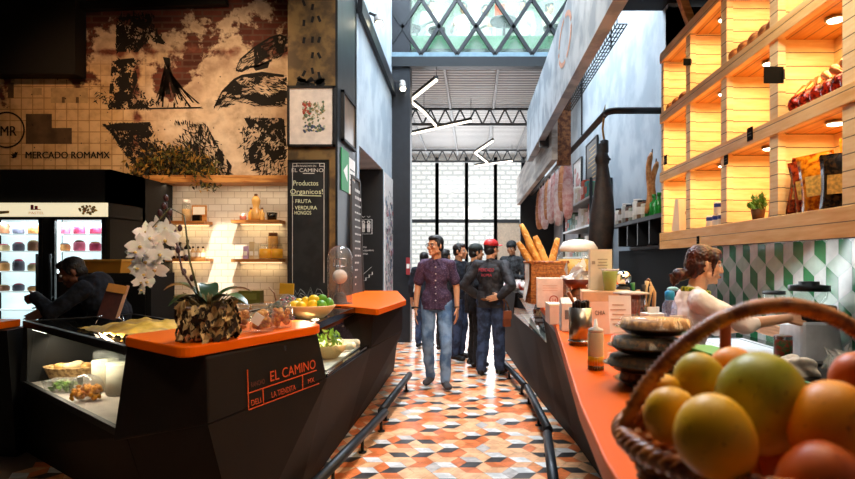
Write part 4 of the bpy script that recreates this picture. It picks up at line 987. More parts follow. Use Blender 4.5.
b = MB(); b.box(cx-.055, cx+.065, 5.968, 5.969, H+87.2*5.97/F, H+88*5.97/F); b.build('chalk_line', chalk, t, o)
ct('Productos', 293, 185.5, .075, .26, chalkb); ct('Organicos!', 290, 194, .075, .34, chalkb); ct('- FRUTA', 292, 203, .055, .2, chalkb); ct('- VERDURA', 292, 209.5, .055, .26, chalkb); ct('- HONGOS', 292, 214.5, .055, .2, chalkb)
b = MB(); b.cbox(((306-VX)*5.97/F, 5.969, H+65.5*5.97/F), (.32,.001,.012), (0,.03,0)); b.build('chalk_line', chalky, t, o)
b = MB(); rr = random.Random(9); px = [(x0+.03+i*.035, 1.02+.1*abs(math.sin(i*1.3))+.05*rr.random()) for i in range(11)]
for k in range(3): b.tube([(x, 5.969, z-.035*k+rr.uniform(-.01,.01)) for x, z in px], .003, 4)
for k in range(26): x = rr.uniform(x0+.03, x1-.03); z = rr.uniform(.95, 1.1); b.bar((x, 5.969, z), (x+rr.uniform(-.03,.03), 5.969, z+rr.uniform(-.03,.03)), .004, .001)
b.build('chalk_drawing', mat('chalk_grey', '#9aa0a0', .9), t, o)
t = thing('picture_frame', 'white mounted botanical print in a black frame on the riveted column', 'picture', (-1.72, 5.99, 2.9)); o = t.location
x0, x1, z0, z1 = (288-VX)*5.99/F, (335.5-VX)*5.99/F, H+114*5.99/F, H+174.5*5.99/F
b = MB(); w = .022; b.box(x0, x0+w, 5.955, 5.998, z0, z1).box(x1-w, x1, 5.955, 5.998, z0, z1).box(x0, x1, 5.955, 5.998, z1-w, z1).box(x0, x1, 5.955, 5.998, z0, z0+w); b.build('frame', black, t, o)
b = MB(); b.box(x0+w, x1-w, 5.975, 5.985, z0+w, z1-w); b.build('mount', mat('mount', '#e8ddd0', .7), t, o)
b = MB(); rr = random.Random(3); cxp, czp = x0+(x1-x0)*.55, z0+(z1-z0)*.5
for k in range(150):
    i = rr.choice((0,0,1,2,3,4)); dx, dz = rr.uniform(-.11,.11), rr.uniform(-.16,.16)
    if i == 2: dx, dz = rr.uniform(-.11,-.03), rr.uniform(.02,.14)
    if i == 3: dx, dz = rr.uniform(-.1,.1), rr.uniform(-.16,-.1)
    b.mt(i).ell((cxp+dx, 5.974-.0004*(k % 5), czp+dz), (rr.uniform(.006,.018), .0012, rr.uniform(.008,.024)), (0, rr.uniform(-1,1), 0), 7, 4)
b.build('print', [mat('pr_green', '#66785a', .8), mat('pr_tan', '#a89a70', .8), mat('pr_red', '#b0503c', .8), mat('pr_blue', '#4a5570', .8), mat('pr_light', '#b9c0a8', .8)], t, o)
def corr_rect(x0, x1, zc, hh, X=-1.44):  # panel on the corridor wall between two picture columns
    return (X*F/(x0-VX), X*F/(x1-VX), zc-hh/2, zc+hh/2)
t = thing('picture_frame', 'dark framed picture on the side of the column facing the walkway', 'picture', (-1.43, 6.5, 2.97)); o = t.location
b = MB(); y0, y1, z0, z1 = 6.15, 6.8, 2.73, 3.28; b.box(-1.434, -1.40, y0, y0+.03, z0, z1).box(-1.434, -1.40, y1-.03, y1, z0, z1).box(-1.434, -1.40, y0, y1, z0, z0+.03).box(-1.434, -1.40, y0, y1, z1-.03, z1); b.build('frame', black, t, o)
b = MB(); b.box(-1.432, -1.415, y0+.03, y1-.03, z0+.03, z1-.03); b.build('picture', mat('brown_print', '#6a5138', .3, var=.4, scale=6), t, o)
t = thing('green_sign', 'small green safety sign under the dark framed picture', 'sign', (-1.43, 6.38, 2.45)); o = t.location
b = MB(); b.box(-1.434, -1.425, 6.14, 6.5, 2.2, 2.66); b.build('plate', mat('sign_green', '#1f8a4c', .5), t, o)
b = MB(); b.add([(-1.424,6.22,2.42),(-1.424,6.42,2.32),(-1.424,6.42,2.52)], [(0,1,2)]); b.build('arrow', white, t, o)
t = thing('notice_sheet', 'white notice sheet beside the small green sign', 'notice', (-1.43, 6.65, 2.42)); o = t.location
b = MB(); b.box(-1.434, -1.428, 6.52, 6.84, 2.2, 2.62); b.build('sheet', paper, t, o); b = MB(); [b.box(-1.427, -1.4265, 6.56, 6.8, 2.3+k*.06, 2.315+k*.06) for k in range(4)]; b.build('printed_line', steel_dark, t, o)
t = thing('leaning_board', 'narrow chalkboard menu standing on the walkway wall past the column', 'chalkboard', (-1.42, 6.85, 1.0)); o = t.location
p = [V(-1.40,6.55,.95), V(-1.38,7.1,.95), V(-1.43,7.1,2.42), V(-1.43,6.62,2.42)]
b = MB(); b.slab(p, (-1,0,0), .012); b.build('slate', mat('board_brown', '#4b4642', .7, var=.2), t, o)
b = MB(); [b.bar(p[i], p[(i+1) % 4], .03) for i in range(4)]; b.build('frame', mat('frame_grey', '#3a3632', .6), t, o)
b = MB(); rr = random.Random(1)
for k in range(14):
    z = 2.25-k*.085; y = 6.7; 
    while y < 7.0: 
        l = rr.uniform(.03,.1); b.box(-1.398, -1.397, y, y+l, z, z+.035 if k < 2 else z+.02); y += l+.03
b.build('chalk_line', chalk, t, o)
# restroom signs on the black return wall of the side passage
Y9 = 9.018
def sg(x, y): return V((x-VX)*Y9/F, Y9, H-(y-VY)*Y9/F)
def wcsign(name, lab, c, fn):
    t = thing(name, lab, 'sign', tuple(c)); b = MB(); fn(b, c); b.build('pictogram', white, t, c); return t
def fig(b, c, s):
    b.tube([(c.x+.022*s*math.cos(a), Y9, c.z+.075*s+.022*s*math.sin(a)) for a in [i*.785 for i in range(8)]], .009*s, 5, closed=True)
    b.box(c.x-.028*s, c.x+.028*s, Y9-.003, Y9, c.z-.02*s, c.z+.045*s).box(c.x-.02*s, c.x-.003*s, Y9-.003, Y9, c.z-.08*s, c.z-.02*s).box(c.x+.003*s, c.x+.02*s, Y9-.003, Y9, c.z-.08*s, c.z-.02*s)
def wc(b, c):
    for d in (-.042, .042): fig(b, c+V(d, 0, 0), 1.0)
    for (a0, c0), (a1, c1) in (((-.095,-.11),(.095,-.11)),((.095,-.11),(.095,.12)),((.095,.12),(-.095,.12)),((-.095,.12),(-.095,-.11))): b.bar(c+V(a0,-.002,c0), c+V(a1,-.002,c1), .01, .004)
    for d in (-.042, .042): b.bar(c+V(d-.025,-.002,.175), c+V(d,-.002,.15), .012, .004).bar(c+V(d,-.002,.15), c+V(d+.025,-.002,.175), .012, .004)
wcsign('restroom_sign', 'white outlined restroom pictogram in the dark passage', sg(366, 227), wc)
t = thing('text_sign', 'small white lettered sign below the restroom pictogram', 'sign', tuple(sg(366, 249))); o = t.location
for k, s in enumerate(('ACCESO', 'ESTACIONAMIENTO', 'TERRAZA')): text(s, 'lettering', white, t, sg(361, 248+3.3*k), (1,0,0), (0,0,1), .035, (.09,.2,.11)[k], org=o, off=.004)
def stairs(b, c):
    x, z = c.x-.1, c.z-.1
    for k in range(4): b.bar((x, Y9-.002, z), (x+.05, Y9-.002, z), .014, .004).bar((x+.05, Y9-.002, z), (x+.05, Y9-.002, z+.045), .014, .004); x += .05; z += .045
    b.bar(c+V(-.09,-.002,.0), c+V(.09,-.002,.16), .012, .004)
wcsign('stair_sign', 'white staircase pictogram low in the dark passage', sg(366, 277), stairs)
# white panel full of stickers
t = thing('sticker_panel', 'tall white panel covered in small torn stickers beyond the dark doorway', 'panel', (-1.43, 9.6, 1.3)); o = t.location
b = MB(); b.box(-1.436, -1.42, 9.1, 9.98, .0, 2.85); b.build('sheet', mat('panel_white', '#e4ded8', .6), t, o)
b = MB(); rr = random.Random(21)
for k in range(240):
    y, z = rr.uniform(9.13,9.9), rr.uniform(.7,2.3)+rr.uniform(-.2,.3); w, h = rr.uniform(.02,.09), rr.uniform(.03,.1); b.mt(rr.choice((0,0,0,1,1,2,3,4))); x = -1.4195+.00003*k
    b.add([(x,y,z),(x,y+w,z+rr.uniform(-.02,.02)),(x,y+w,z+h),(x,y,z+h)], [(0,1,2,3)])
b.build('sticker', [mat('stk_grey', '#8d8a8c', .7), mat('stk_dark', '#3b3a40', .7), mat('stk_red', '#b55a55', .7), mat('stk_pink', '#d59aae', .7), mat('stk_blue', '#6d8aa8', .7)], t, o, recalc=False)['kind'] = 'stuff'
# rails along the floor
def rail(lab, pts, legs):
    a, c = [V(*p) for p in pts]; t = thing('foot_rail', lab, 'rail', (a.x, a.y, 0), group='foot rails along the counters'); o = t.location
    MB().tube([a, c], .034, 14).build('tube', steel_dark, t, o)
    for u in legs:
        p = a.lerp(c, u); b = MB(); b.tube([p-V(0,0,.02), (p.x, p.y, .005)], .012, 8).lathe([(.03,0),(.03,.008),(0,.008)], (p.x, p.y, 0), 12); b.build('leg', black, t, o)
rail('near foot rail at the base of the left counter', ((-.94,3.2,.13),(-.767,4.9,.13)), (.25,.62,.93))
rail('far foot rail at the base of the left counter', ((-.80,4.93,.135),(-.735,6.5,.135)), (.12,.85))
rail('farthest foot rail at the base of the right counter', ((.318,7.9,.13),(.535,5.93,.13)), (.1,.5,.9))
rail('middle foot rail of the three beside the right counter', ((.545,5.85,.135),(.572,4.36,.135)), (.1,.6,.92))
rail('nearest foot rail beside the right counter', ((.55,4.28,.13),(.455,3.2,.13)), (.08,.6))
# ================================================================ RIGHT SIDE
t = thing('service_counter', 'long dark leaning service counter on the right of the walkway', 'counter', (.8, 4.0, 0)); org = t.location
b = MB()
b.loft([(.80,.3,0),(.82,1.0,0),(.86,1.6,0),(.84,3.7,0),(.80,4.5,0),(.745,5.05,0),(1.0,5.05,0),(1.0,.3,0)],
       [(.262,.3,.995),(.270,1.1,.995),(.305,1.525,.995),(.535,3.67,.995),(.585,4.85,.995),(.60,5.02,.995),(1.0,5.02,.995),(1.0,.3,.995)])
b.build('near_block', counterdark, t, org)
b = MB(); b.loft([(.262,.3,.95),(.270,1.1,.95),(.305,1.525,.95),(.538,3.67,.95),(.585,4.85,.95),(.7,4.9,.95),(.6,1.0,.95),(.6,.3,.95)], [(.252,.3,1.0),(.260,1.1,1.0),(.292,1.525,1.0),(.525,3.67,1.0),(.575,4.9,1.0),(.7,4.9,1.0),(.6,1.0,1.0),(.6,.3,1.0)]); b.build('edge', bevelgrey, t, org)
b = MB(); b.loft([(.745,5.05,0),(.68,5.86,0),(.56,7.9,0),(.45,9.9,0),(1.0,9.9,0),(1.0,5.05,0)], [(.655,5.03,.70),(.62,5.86,.70),(.54,7.9,.70),(.43,9.9,.70),(1.0,9.9,.70),(1.0,5.03,.70)]); b.build('base', counterdark, t, org)
b = MB(); b.loft([(.54,7.9,.70),(.43,9.9,.70),(1.0,9.9,.70),(1.0,7.9,.70)], [(.56,7.7,1.0),(.43,9.8,1.0),(1.0,9.8,1.0),(1.0,7.7,1.0)]); b.build('far_block', counterdark, t, org)
b = MB(); b.prism(rounded([(.575,4.95),(.515,3.67),(.282,1.525),(.25,1.1),(.24,.3),(1.02,.3),(1.02,5.0)], .03), 1.0, ZT)
tag(b.build('counter_slab', orange, bev=.006), 'long orange counter slab under the mango basket and plastic tubs', 'counter top')
t = thing('glass_display_case', 'small glass case in the right counter behind the bread basket', 'display case', (.8, 6.4, .7)); org = t.location
b = MB(); b.poly([(.635,5.1,.71),(.545,7.8,.71),(.57,7.7,1.0),(.62,5.1,1.0)]); b.build('front_glass', caseglass, t, org)
b = MB(); b.box(.6, 1.0, 5.06, 7.75, 1.0, 1.03); b.build('top', mat('case_marble', '#2c2a28', .3, var=.1), t, org)
b = MB(); b.box(.64, 1.0, 5.1, 7.7, .702, .715); b.build('shelf', mat('case_shelf', '#cfd0c4', .4), t, org)
for k, (y, c) in enumerate(((5.4,'#8aa05a'),(5.8,'#d8d2b8'),(6.3,'#a8b08a'),(6.8,'#c9b58a'))):
    t2 = thing('food_tray', ('green leafy tray nearest in the small right glass case','pale food tray second in the small right glass case','olive food tray third in the small right glass case','tan food tray farthest in the small right glass case')[k], 'tray', (.82, y, .716), group='trays in the right glass case')
    b = MB(); b.loft([(-.12,-.15,0),(.12,-.15,0),(.12,.15,0),(-.12,.15,0)], [(-.14,-.17,.06),(.14,-.17,.06),(.14,.17,.06),(-.14,.17,.06)]); b.build('tray', steel_dark, t2)
    b = MB(); leafy(b, (0,0,.1), .1, 60, k, (.05,.09)); b.build('food', mat('food%d' % k, c, .6, var=.4, scale=30), t2)['kind'] = 'stuff'
lamp('AREA', 'case_light', (.8, 6.4, .985), 2.2, '#ffffff', .2, 2.4, target=(.8, 6.4, .5))

# ---- the lit wooden shelf unit
SX, SB, SD = 1.6, 1.935, .61
SY = [4.88-SD*i for i in range(7)]      # dividers
lev = [(1.527,1.667),(2.10,2.184),(2.60,2.684),(3.116,3.20)]
wz = slat('pine_slats_z', 'Z', .072, '#e2bc80', '#f2d8a4', grain=(1.2,1.2,8), w=.06)
wyb = slat('pine_boards_z', 'Z', .07, '#dba55a', '#f2cc8c', grain=(.6,.6,6), w=.05)
wx = slat('pine_boards_x', 'X', .09, '#b8742a', '#d99a48', grain=(6,.6,1), w=.06)
t = thing('shelf_unit', 'big lit pine shelf unit of open boxes above the kitchen worktop', 'shelf unit', (1.75, 3.0, 1.527)); org = t.location
for k, (z0, z1) in enumerate(lev):
    b = MB(); b.box(SX-.012, SX+.03, SY[-1], SY[0]+.0, z0, z1); b.build('front_beam', wyb, t, org, bev=.004)
    b = MB(); b.box(SX+.02, SB, SY[-1], SY[0]-.002, (z0+z1)/2+.02 if k == 0 else z0+.006, z1-.004); b.build('shelf_board', wx, t, org)
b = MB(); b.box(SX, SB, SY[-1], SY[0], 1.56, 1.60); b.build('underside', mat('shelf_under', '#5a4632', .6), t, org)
for i, y in enumerate(SY):
    b = MB(); b.box(SX+.004, SX+.045, y-.0425 if i else y-.06, y+.0425 if i else y, 1.6, 3.15); b.build('post', wz, t, org)
    b = MB(); b.box(SX+.04, SB, y-.02 if i else y-.035, y+.02 if i else y-.002, 1.6, 3.15); b.build('divider', wz, t, org)
b = MB(); b.box(SB-.02, SB, SY[-1], SY[0]-.01, 1.6, 3.18); b.build('back_panel', wz, t, org)
puckm = mat('puck_glow', '#fff2cf', .5, es=14)
rowz = [(1.667,2.10),(2.184,2.60),(2.684,3.116)]
for r_i, (z0, z1) in enumerate(rowz):
    for c in range(5):
        yc = SY[c]-SD/2
        p = thing('puck_light', 'round warm puck light in the roof of a shelf box', 'light', (1.74, yc, z1-.012), group='puck lights in the shelf boxes')
        MB().lathe([(.045,.0),(.045,.012)], n=16).build('ring', steel, p); MB().lathe([(0,-.004),(.034,-.003),(.036,.002),(0,.004)], n=16).build('lens', puckm, p)
        lamp('AREA', 'puck_lamp', (1.75, yc, z1-.03), 4.6, '#ffd694', .28, .38, target=(1.78, yc, 0))
tagm = mat('slate_tag', '#0a0908', .9, spec=.1)
def beamtag(x, y, lab, w, h, Xp=SX-.014, out=0.0):
    Y = Xp*F/(x-VX); z = H-(y-VY)*Y/F
    q = thing('slate_tag', lab, 'tag', (Xp, Y, z)); 
    if out: MB().cbox((-out/2,0,0), (out, .006, h)).build('plate', tagm, q); MB().cbox((-.003,0,0), (.006,.03,h*.6)).build('bracket', black, q)
    else:
        MB().cbox((0,0,0), (.006, w, h)).build('plate', tagm, q)
        b = MB(); [b.box(-.0045,-.0035,-w*.35,w*.35,dz,dz+.004) for dz in (-.012,.004)]; b.build('chalk_line', mat('tag_chalk', '#5a5648', .8), q)
beamtag(783.5, 75, 'slate tag sticking out from a shelf post high on the unit', .08, .085, out=.10)
beamtag(691, 62, 'small slate tag sticking out beside the first post', .06, .05, out=.055)
beamtag(750, 134, 'square slate tag on the second lowest pine beam from the top', .06, .075)
beamtag(726, 160, 'square slate tag lower left of the other beam tag', .05, .06)
beamtag(662.5+3, 160, 'slate tag on the far end post of the shelf', .06, .075)
beamtag(698, 240, 'little dark tag on the bottom pine beam above the woman', .04, .055)
# bread and packets in the boxes
def cellpos(x, y, Xp): Y = Xp*F/(x-VX); return V(Xp, Y, H-(y-VY)*Y/F)
loafm = two('loaf_crust', '#7a3f12', '#c0803a', 14, .7, bmp=.2)
for k, (x, y) in enumerate(((738,49),(748,42),(758,35),(768,27),(776,18))):
    p = cellpos(x, y, 1.68); o = MB().ell((0,0,0), (.07,.055,.06), (0,0,.3*k), 14, 9, lambda q: V(q.x, q.y, max(q.z, -.6))).build('bread_loaf', loafm); o.location = (p.x, p.y, 2.684+.04)
    tag(o, ('round loaf farthest along the top shelf row of loaves','second loaf in the row on the top shelf','middle loaf in the row on the top shelf','fourth loaf in the row on the top shelf','loaf nearest the camera on the top shelf')[k], 'bread', 'loaves on the top shelf')
for k, x in enumerate((672,679,686)):
    p = cellpos(x, 100, 1.68); o = MB().ell((0,0,0), (.06,.06,.055), (0,0,k), 14, 9, lambda q: V(q.x, q.y, max(q.z, -.6))).build('bread_bun', loafm); o.location = (p.x, p.y, 2.684+.036)
    tag(o, ('brown bun at the far end of the end top box','middle brown bun in the end top box','brown bun nearest the post in the end top box')[k], 'bread', 'buns in the end top box')
redfoil = two('red_foil', '#4a0d06', '#b02a14', 60, .2, metal=.3)
for k in range(7):
    u = k/6; Y = 2.94-.5*u; q = thing('sweet_packet', ('%s glossy red sweet packet in the row on the middle shelf' % ('farthest','second','third','fourth','fifth','sixth','nearest')[k]), 'packet', (1.68, Y, 2.186), .4*k, 'red packets on the middle shelf')
    b = MB(); b.ell((0,0,.05), (.06,.045,.055), None, 12, 8); b.build('pouch', redfoil, q); MB().cap((-.015,0,.1),(.03,.01,.13),.012,.025,8).build('twist', mat('foil_gold', '#d07a3a', .2, .5), q)
def packet(x, z, Y, w, h, c, lab, c2=None, tilt=0):
    q = thing('snack_bag', lab, 'bag', (x, Y, z), -.85, 'snack bags on the bottom shelf')
    M = Euler((0, tilt, 0)).to_matrix(); b = MB(); b.smooth = True; n = 8; vs = []
    for i in range(n+1):
        v = i/n
        for j in range(9):
            a = 2*math.pi*j/8; d = .032*math.sin(math.pi*min(1, .12+v*.86))**.7; vs.append(M @ V(w/2*math.cos(a)*(1-.1*math.sin(math.pi*v)), d*math.sin(a), h*v))
    b.add(vs, [(i*9+j, i*9+j+1, (i+1)*9+j+1, (i+1)*9+j) for i in range(n) for j in range(8)]); b.build('pouch', c, q)
    MB().cbox(M @ V(0,0,h*.99), (w*.98,.006,.02), M).build('seal', c2 or c, q); MB().cbox(M @ V(0,-.034,h*.45), (w*.5,.004,h*.35), M).build('front_label', mat('lab', '#c9a04a', .6, var=.5, scale=60), q)
amb = two('amber_film', '#8a3c08', '#d9861a', 30, .15); redf = two('red_film', '#4a120a', '#a8401a', 30, .2); blkf = two('black_film', '#0d0906', '#3a2a18', 40, .25)
packet(1.70, 1.668, 2.97, .15, .29, redf, 'dark red snack bag at the far end of the bottom shelf row', tilt=.12)
packet(1.69, 1.668, 2.86, .14, .27, redf, 'second dark red snack bag leaning in the bottom shelf row', tilt=-.15)
packet(1.68, 1.668, 2.76, .17, .28, amb, 'amber snack bag in the middle of the bottom shelf row', tilt=-.1)
packet(1.80, 1.668, 2.66, .17, .34, amb, 'tall amber snack bag at the back of the bottom shelf row')
packet(1.68, 1.668, 2.61, .18, .25, blkf, 'black speckled snack bag nearest the post on the bottom shelf')
t = thing('potted_herb', 'little green potted herb in a bottom box of the shelf', 'plant', (1.66, 3.33, 1.668)); b = MB().lathe([(.03,0),(.04,.06),(.036,.065),(0,.055)], n=14); b.build('pot', mat('herb_pot', '#6b4a2a', .7), t); b = MB(); leafy(b, (0,0,.10), .055, 110, 3, (.03,.05)); b.build('foliage', mat('herb_leaf', '#5b8a2e', .5, var=.4, scale=20), t)
t = thing('snack_bag', 'small pink printed bag beside the potted herb', 'bag', (1.68, 3.13, 1.668)); MB().loft([(-.05,-.03,0),(.05,-.03,0),(.05,.03,0),(-.05,.03,0)], [(-.05,-.004,.16),(.05,-.004,.16),(.05,.004,.16),(-.05,.004,.16)]).build('pouch', mat('pink_bag', '#d08a5a', .5, var=.4, scale=40), t); MB().cbox((-.0,0,.165), (.1,.008,.015)).build('seal', red, t)
blue = mat('blue_print', '#2a3f95', .4); whitem = mat('tin_white', '#eeeae0', .3)
for k, (Y, z, lab) in enumerate(((4.03,1.668,'white and blue tin lowest left in the shelf box'),(3.93,1.668,'white and blue tin in the middle of the shelf box'),(3.84,1.668,'white and blue tin lowest right in the shelf box'),(3.90,1.752,'white and blue tin stacked on two others'))):
    q = thing('drink_tin', lab, 'tin', (1.68, Y, z), group='white and blue tins'); MB().lathe([(.034,0),(.036,.004),(.036,.078),(.033,.082),(0,.082)], n=16).build('can', whitem, q); MB().shell([(.0365,.045),(.0365,.07)], n=16).build('blue_band', blue, q)
t = thing('tall_bottle', 'tall white bottle with a blue cap behind the stacked tins', 'bottle', (1.78, 3.86, 1.668)); MB().lathe([(.036,0),(.036,.25),(.02,.28)], n=16).build('body', whitem, t); MB().lathe([(.022,.275),(.022,.31),(0,.31)], n=12).build('cap', blue, t)
t = thing('kraft_bag', 'pale lettered bag in the end box of the bottom shelf row', 'bag', (1.70, 4.52, 1.668), .3); MB().loft([(-.12,-.05,0),(.12,-.05,0),(.12,.05,0),(-.12,.05,0)], [(-.11,-.02,.25),(.11,-.02,.25),(.11,.02,.25),(-.11,.02,.25)]).build('pouch', cream, t); text('CAFE', 'lettering', woodd, t, (-.07,-.045,.12), (1,0,0), (0,.15,1), .05, .14)
# under cabinet lights
for k, y in enumerate((4.3, 2.9)):
    q = thing('cabinet_light', ('slim light under the shelf near the woman','slim light under the shelf at the photo edge')[k], 'light', (1.72, y, 1.548)); MB().cbox((0,0,0),(.05,.5,.02)).build('housing', black, q); MB().cbox((0,0,-.012),(.03,.45,.005)).build('diffuser', mat('led_cool', '#f4fbff', .5, es=6), q)
lamp('AREA', 'cabinet_lamp', (1.74, 3.2, 1.52), 8, '#f1fbff', .1, 2.2, target=(1.86, 2.9, .9))

# ---- kitchen worktop along the wall
t = thing('kitchen_worktop', 'black glossy kitchen worktop along the green tiled wall', 'worktop', (1.66, 2.9, 0)); org = t.location
b = MB(); b.box(1.39, 1.943, .8, 4.6, .86, .9); b.build('top', blackgloss, t, org, bev=.004); b = MB(); b.box(1.42, 1.943, .8, 4.55, 0, .86); b.build('cabinet', black, t, org)
t = thing('cutting_board', 'large white cutting board on the black worktop', 'cutting board', (1.60, 3.35, .901)); MB().box(-.18,.18,-.42,.42,0,.02).build('board', mat('board_white', '#dfe4ea', .4), t, bev=.004); MB().tube([(-.13,-.38,.022),(.13,-.38,.022),(.13,.38,.022),(-.13,.38,.022)], .004, 6, closed=True).build('groove', mat('groove', '#bfc6cd', .4), t)
t = thing('food_processor', 'steel food processor with a black lid against the green tiles', 'appliance', (1.78, 3.03, .901)); 
MB().loft([(-.11,-.13,0),(.11,-.13,0),(.11,.13,0),(-.11,.13,0)], [(-.1,-.11,.22),(.1,-.11,.22),(.1,.11,.2),(-.1,.11,.2)]).build('motor_base', mat('brushed', '#d0d5dc', .35, .2), t, bev=.02)
MB().loft([(-.1,-.1,.2),(.1,-.1,.2),(.1,.1,.2),(-.1,.1,.2)], [(-.09,-.1,.30),(.09,-.1,.30),(.09,.1,.30),(-.09,.1,.30)]).build('collar', black, t, bev=.01)
MB().shell([(.06,.30),(.085,.33),(.09,.38)], n=20).build('jug', jarglass, t); MB().lathe([(.1,.37),(.1,.40),(.05,.405),(.05,.42),(0,.42)], n=20).build('lid', black, t); MB().cbox((-.115,0,.12),(.01,.08,.03)).build('badge', steel_dark, t)
t = thing('glass_jug', 'tall clear glass jug left of the food processor', 'jug', (1.80, 3.42, .901)); MB().shell([(.001,.002),(.05,.002),(.055,.02),(.06,.33)], n=18).build('body', jarglass, t); MB().lathe([(.063,.33),(.063,.35),(0,.35)], n=16).build('lid', black, t)
t = thing('towel', 'crumpled white kitchen cloth on the black worktop', 'cloth', (1.50, 2.66, .902)); COL.objects.unlink(t); bpy.data.objects.remove(t)
b = MB(); rr = random.Random(3)
for k in range(9): b.ell((rr.uniform(-.05,.05), rr.uniform(-.07,.07), rr.uniform(.0,.03)), (rr.uniform(.03,.06), rr.uniform(.03,.06), rr.uniform(.015,.03)), (rr.random(), rr.random(), rr.random()*3), 12, 8)
o = remesh('kitchen_cloth', b, .007, mat('cloth_white', '#ddd8cf', .9, var=.15, scale=40), None, 2); o.location = (1.50, 2.67, .925); tag(o, 'crumpled white kitchen cloth on the black worktop', 'cloth')
t = thing('pastry_brush', 'yellow handled brush lying across the white cutting board', 'brush', (1.50, 2.9, .93), .4); MB().cap((-.0,-.12,0),(0,.06,.0),.012,.009,10).build('handle', mat('yellow_plastic', '#e8b41c', .3), t); MB().box(-.016,.016,.06,.3,-.006,.006).build('blade', mat('pale_blade', '#dfe2e0', .4), t)
t = thing('printed_can', 'small can with a red and green printed pattern by the processor', 'can', (1.60, 2.95, .901)); MB().lathe([(.045,0),(.045,.14),(.04,.145),(0,.145)], n=18).build('body', two('can_print', '#2c5a34', '#8a2a22', 45, .4), t); MB().shell([(.0455,.125),(.0455,.142)], n=18).build('rim', steel, t)
t = thing('glass_cup', 'clear plastic cup wrapped in white film at the right of the worktop', 'cup', (1.58, 2.44, .901)); MB().shell([(.001,.002),(.05,.002),(.055,.02),(.065,.15)], n=16).build('cup_body', jarglass, t); 
b = MB(); leafy(b, (0,0,.1), .07, 46, 8, (.05,.1)); b.build('film', thin('film', '#ffffff', .4, .1, .3), t); b = MB(); b.tube([(.06,0,.13),(.11,-.01,.12),(.11,-.01,.05),(.055,0,.03)], .009, 8); b.build('handle', jarglass, t)
t = thing('spatula', 'bright green spatula at the edge of the black worktop', 'spatula', (1.46, 2.28, .903), .3); MB().box(-.04,.04,-.05,.05,0,.006).build('blade', mat('green_plastic', '#1f9a50', .4), t, bev=.002); MB().cap((.0,.05,.005),(0,.2,.01),.008,.008,8).build('handle', mat('green_plastic2', '#1a8044', .4), t)

# ---- things on the right counter, from the near end
# mango basket
cane = two('cane', '#76360f', '#c87a38', 35, .35, bmp=.2)
bc = V(.405, .735, ZT+.001)
t = thing('mango_basket', 'brown woven cane basket full of mangoes on the orange slab, nearest the camera', 'basket', tuple(bc))
rx, ry, hb = .205, .19, .15
b = MB(); b.smooth = True; NT, NR = 120, 44; vs = []
for i in range(NR+1):
    v = i/NR; rad = .66+.34*v**.8; z = hb*v
    for k in range(NT):
        a = 2*math.pi*k/NT; w = .006*math.sin(a*20+(math.pi if (i//4) % 2 else 0))+.003*math.cos(v*NR/4*2*math.pi)
        vs.append(((rx*rad+w)*math.cos(a), (ry*rad+w)*math.sin(a), z))
b.add(vs, [(i*NT+k, i*NT+(k+1) % NT, (i+1)*NT+(k+1) % NT, (i+1)*NT+k) for i in range(NR) for k in range(NT)])
b.add([(rx*.66*math.cos(2*math.pi*k/40), ry*.66*math.sin(2*math.pi*k/40), .004) for k in range(40)], [list(range(40))])
b.build('weave', cane, t)
def twisted(pts, r, turns, n=3, off=.6, closed=False):
    b = MB(); pts = [V(*p) for p in pts]; N = len(pts)
    for s in range(n):
        q = []
        for i, p in enumerate(pts):
            d = ((pts[(i+1) % N]-pts[i-1]) if closed else (pts[min(i+1, N-1)]-pts[max(0, i-1)])).normalized(); x = d.cross(V(0,0,1)); x = x.normalized() if x.length > .01 else V(0,1,0); y = x.cross(d)
            a = 2*math.pi*(turns*i/N+s/n); q.append(p+(x*math.cos(a)+y*math.sin(a))*r*off)
        b.tube(q, r*.62, 8, closed=closed)
    return b
twisted([(rx*1.02*math.cos(a), ry*1.02*math.sin(a), hb) for a in [2*math.pi*i/160 for i in range(160)]], .012, 26, closed=True).build('rim', cane, t)
hp = []
for i in range(81):
    u = -1+2*i/80; e = math.sqrt(max(0, 1-u*u)); q = (1-u*u); z = hb-.01+.18*(.5*e+.5*q)
    hp.append((rx*1.02*u, .02, z))
twisted(hp, .0125, 34, n=5, off=.34).build('handle', cane, t)
def mango(q): 
    k = 1+.16*q.z; return V(q.x*k+.14*(q.z*q.z), q.y*k, q.z*(1.0))
def mangomat(name, c1, c2, c3, ax=2, flip=False):
    m, nt, bs, o = newmat(name); co = coord(nt); s = nt.nodes.new('ShaderNodeSeparateXYZ'); nt.links.new(co, s.inputs[0])
    f = math_(nt, 'ADD', math_(nt, 'MULTIPLY', s.outputs[ax], 6 if not flip else -6), nz(nt, co, 12, 4)); 
    c = ramp(nt, f, [(.15, c1), (.5, c2), (.85, c3)])
    sp = ramp(nt, nz(nt, co, 160, 2), [(.28, '#7a5a20'), (.34, '#ffffff')])
    nt.links.new(mixc(nt, .5, c, sp, 'MULTIPLY'), bs.inputs['Base Color']); bs.inputs['Roughness'].default_value = .42; bs.inputs['Specular IOR Level'].default_value = .35
    return m
my = mangomat('mango_yellow', '#d07c08', '#f0a80c', '#e8ae14'); mg = mangomat('mango_green', '#ec9c08', '#dfaa14', '#a8a024'); mo = mangomat('mango_orange', '#e07a08', '#f09410', '#d86a18'); mr = mangomat('mango_red', '#a83a10', '#c85a18', '#8a2410')
mstem = mat('mango_stem', '#2e1c0e', .8)
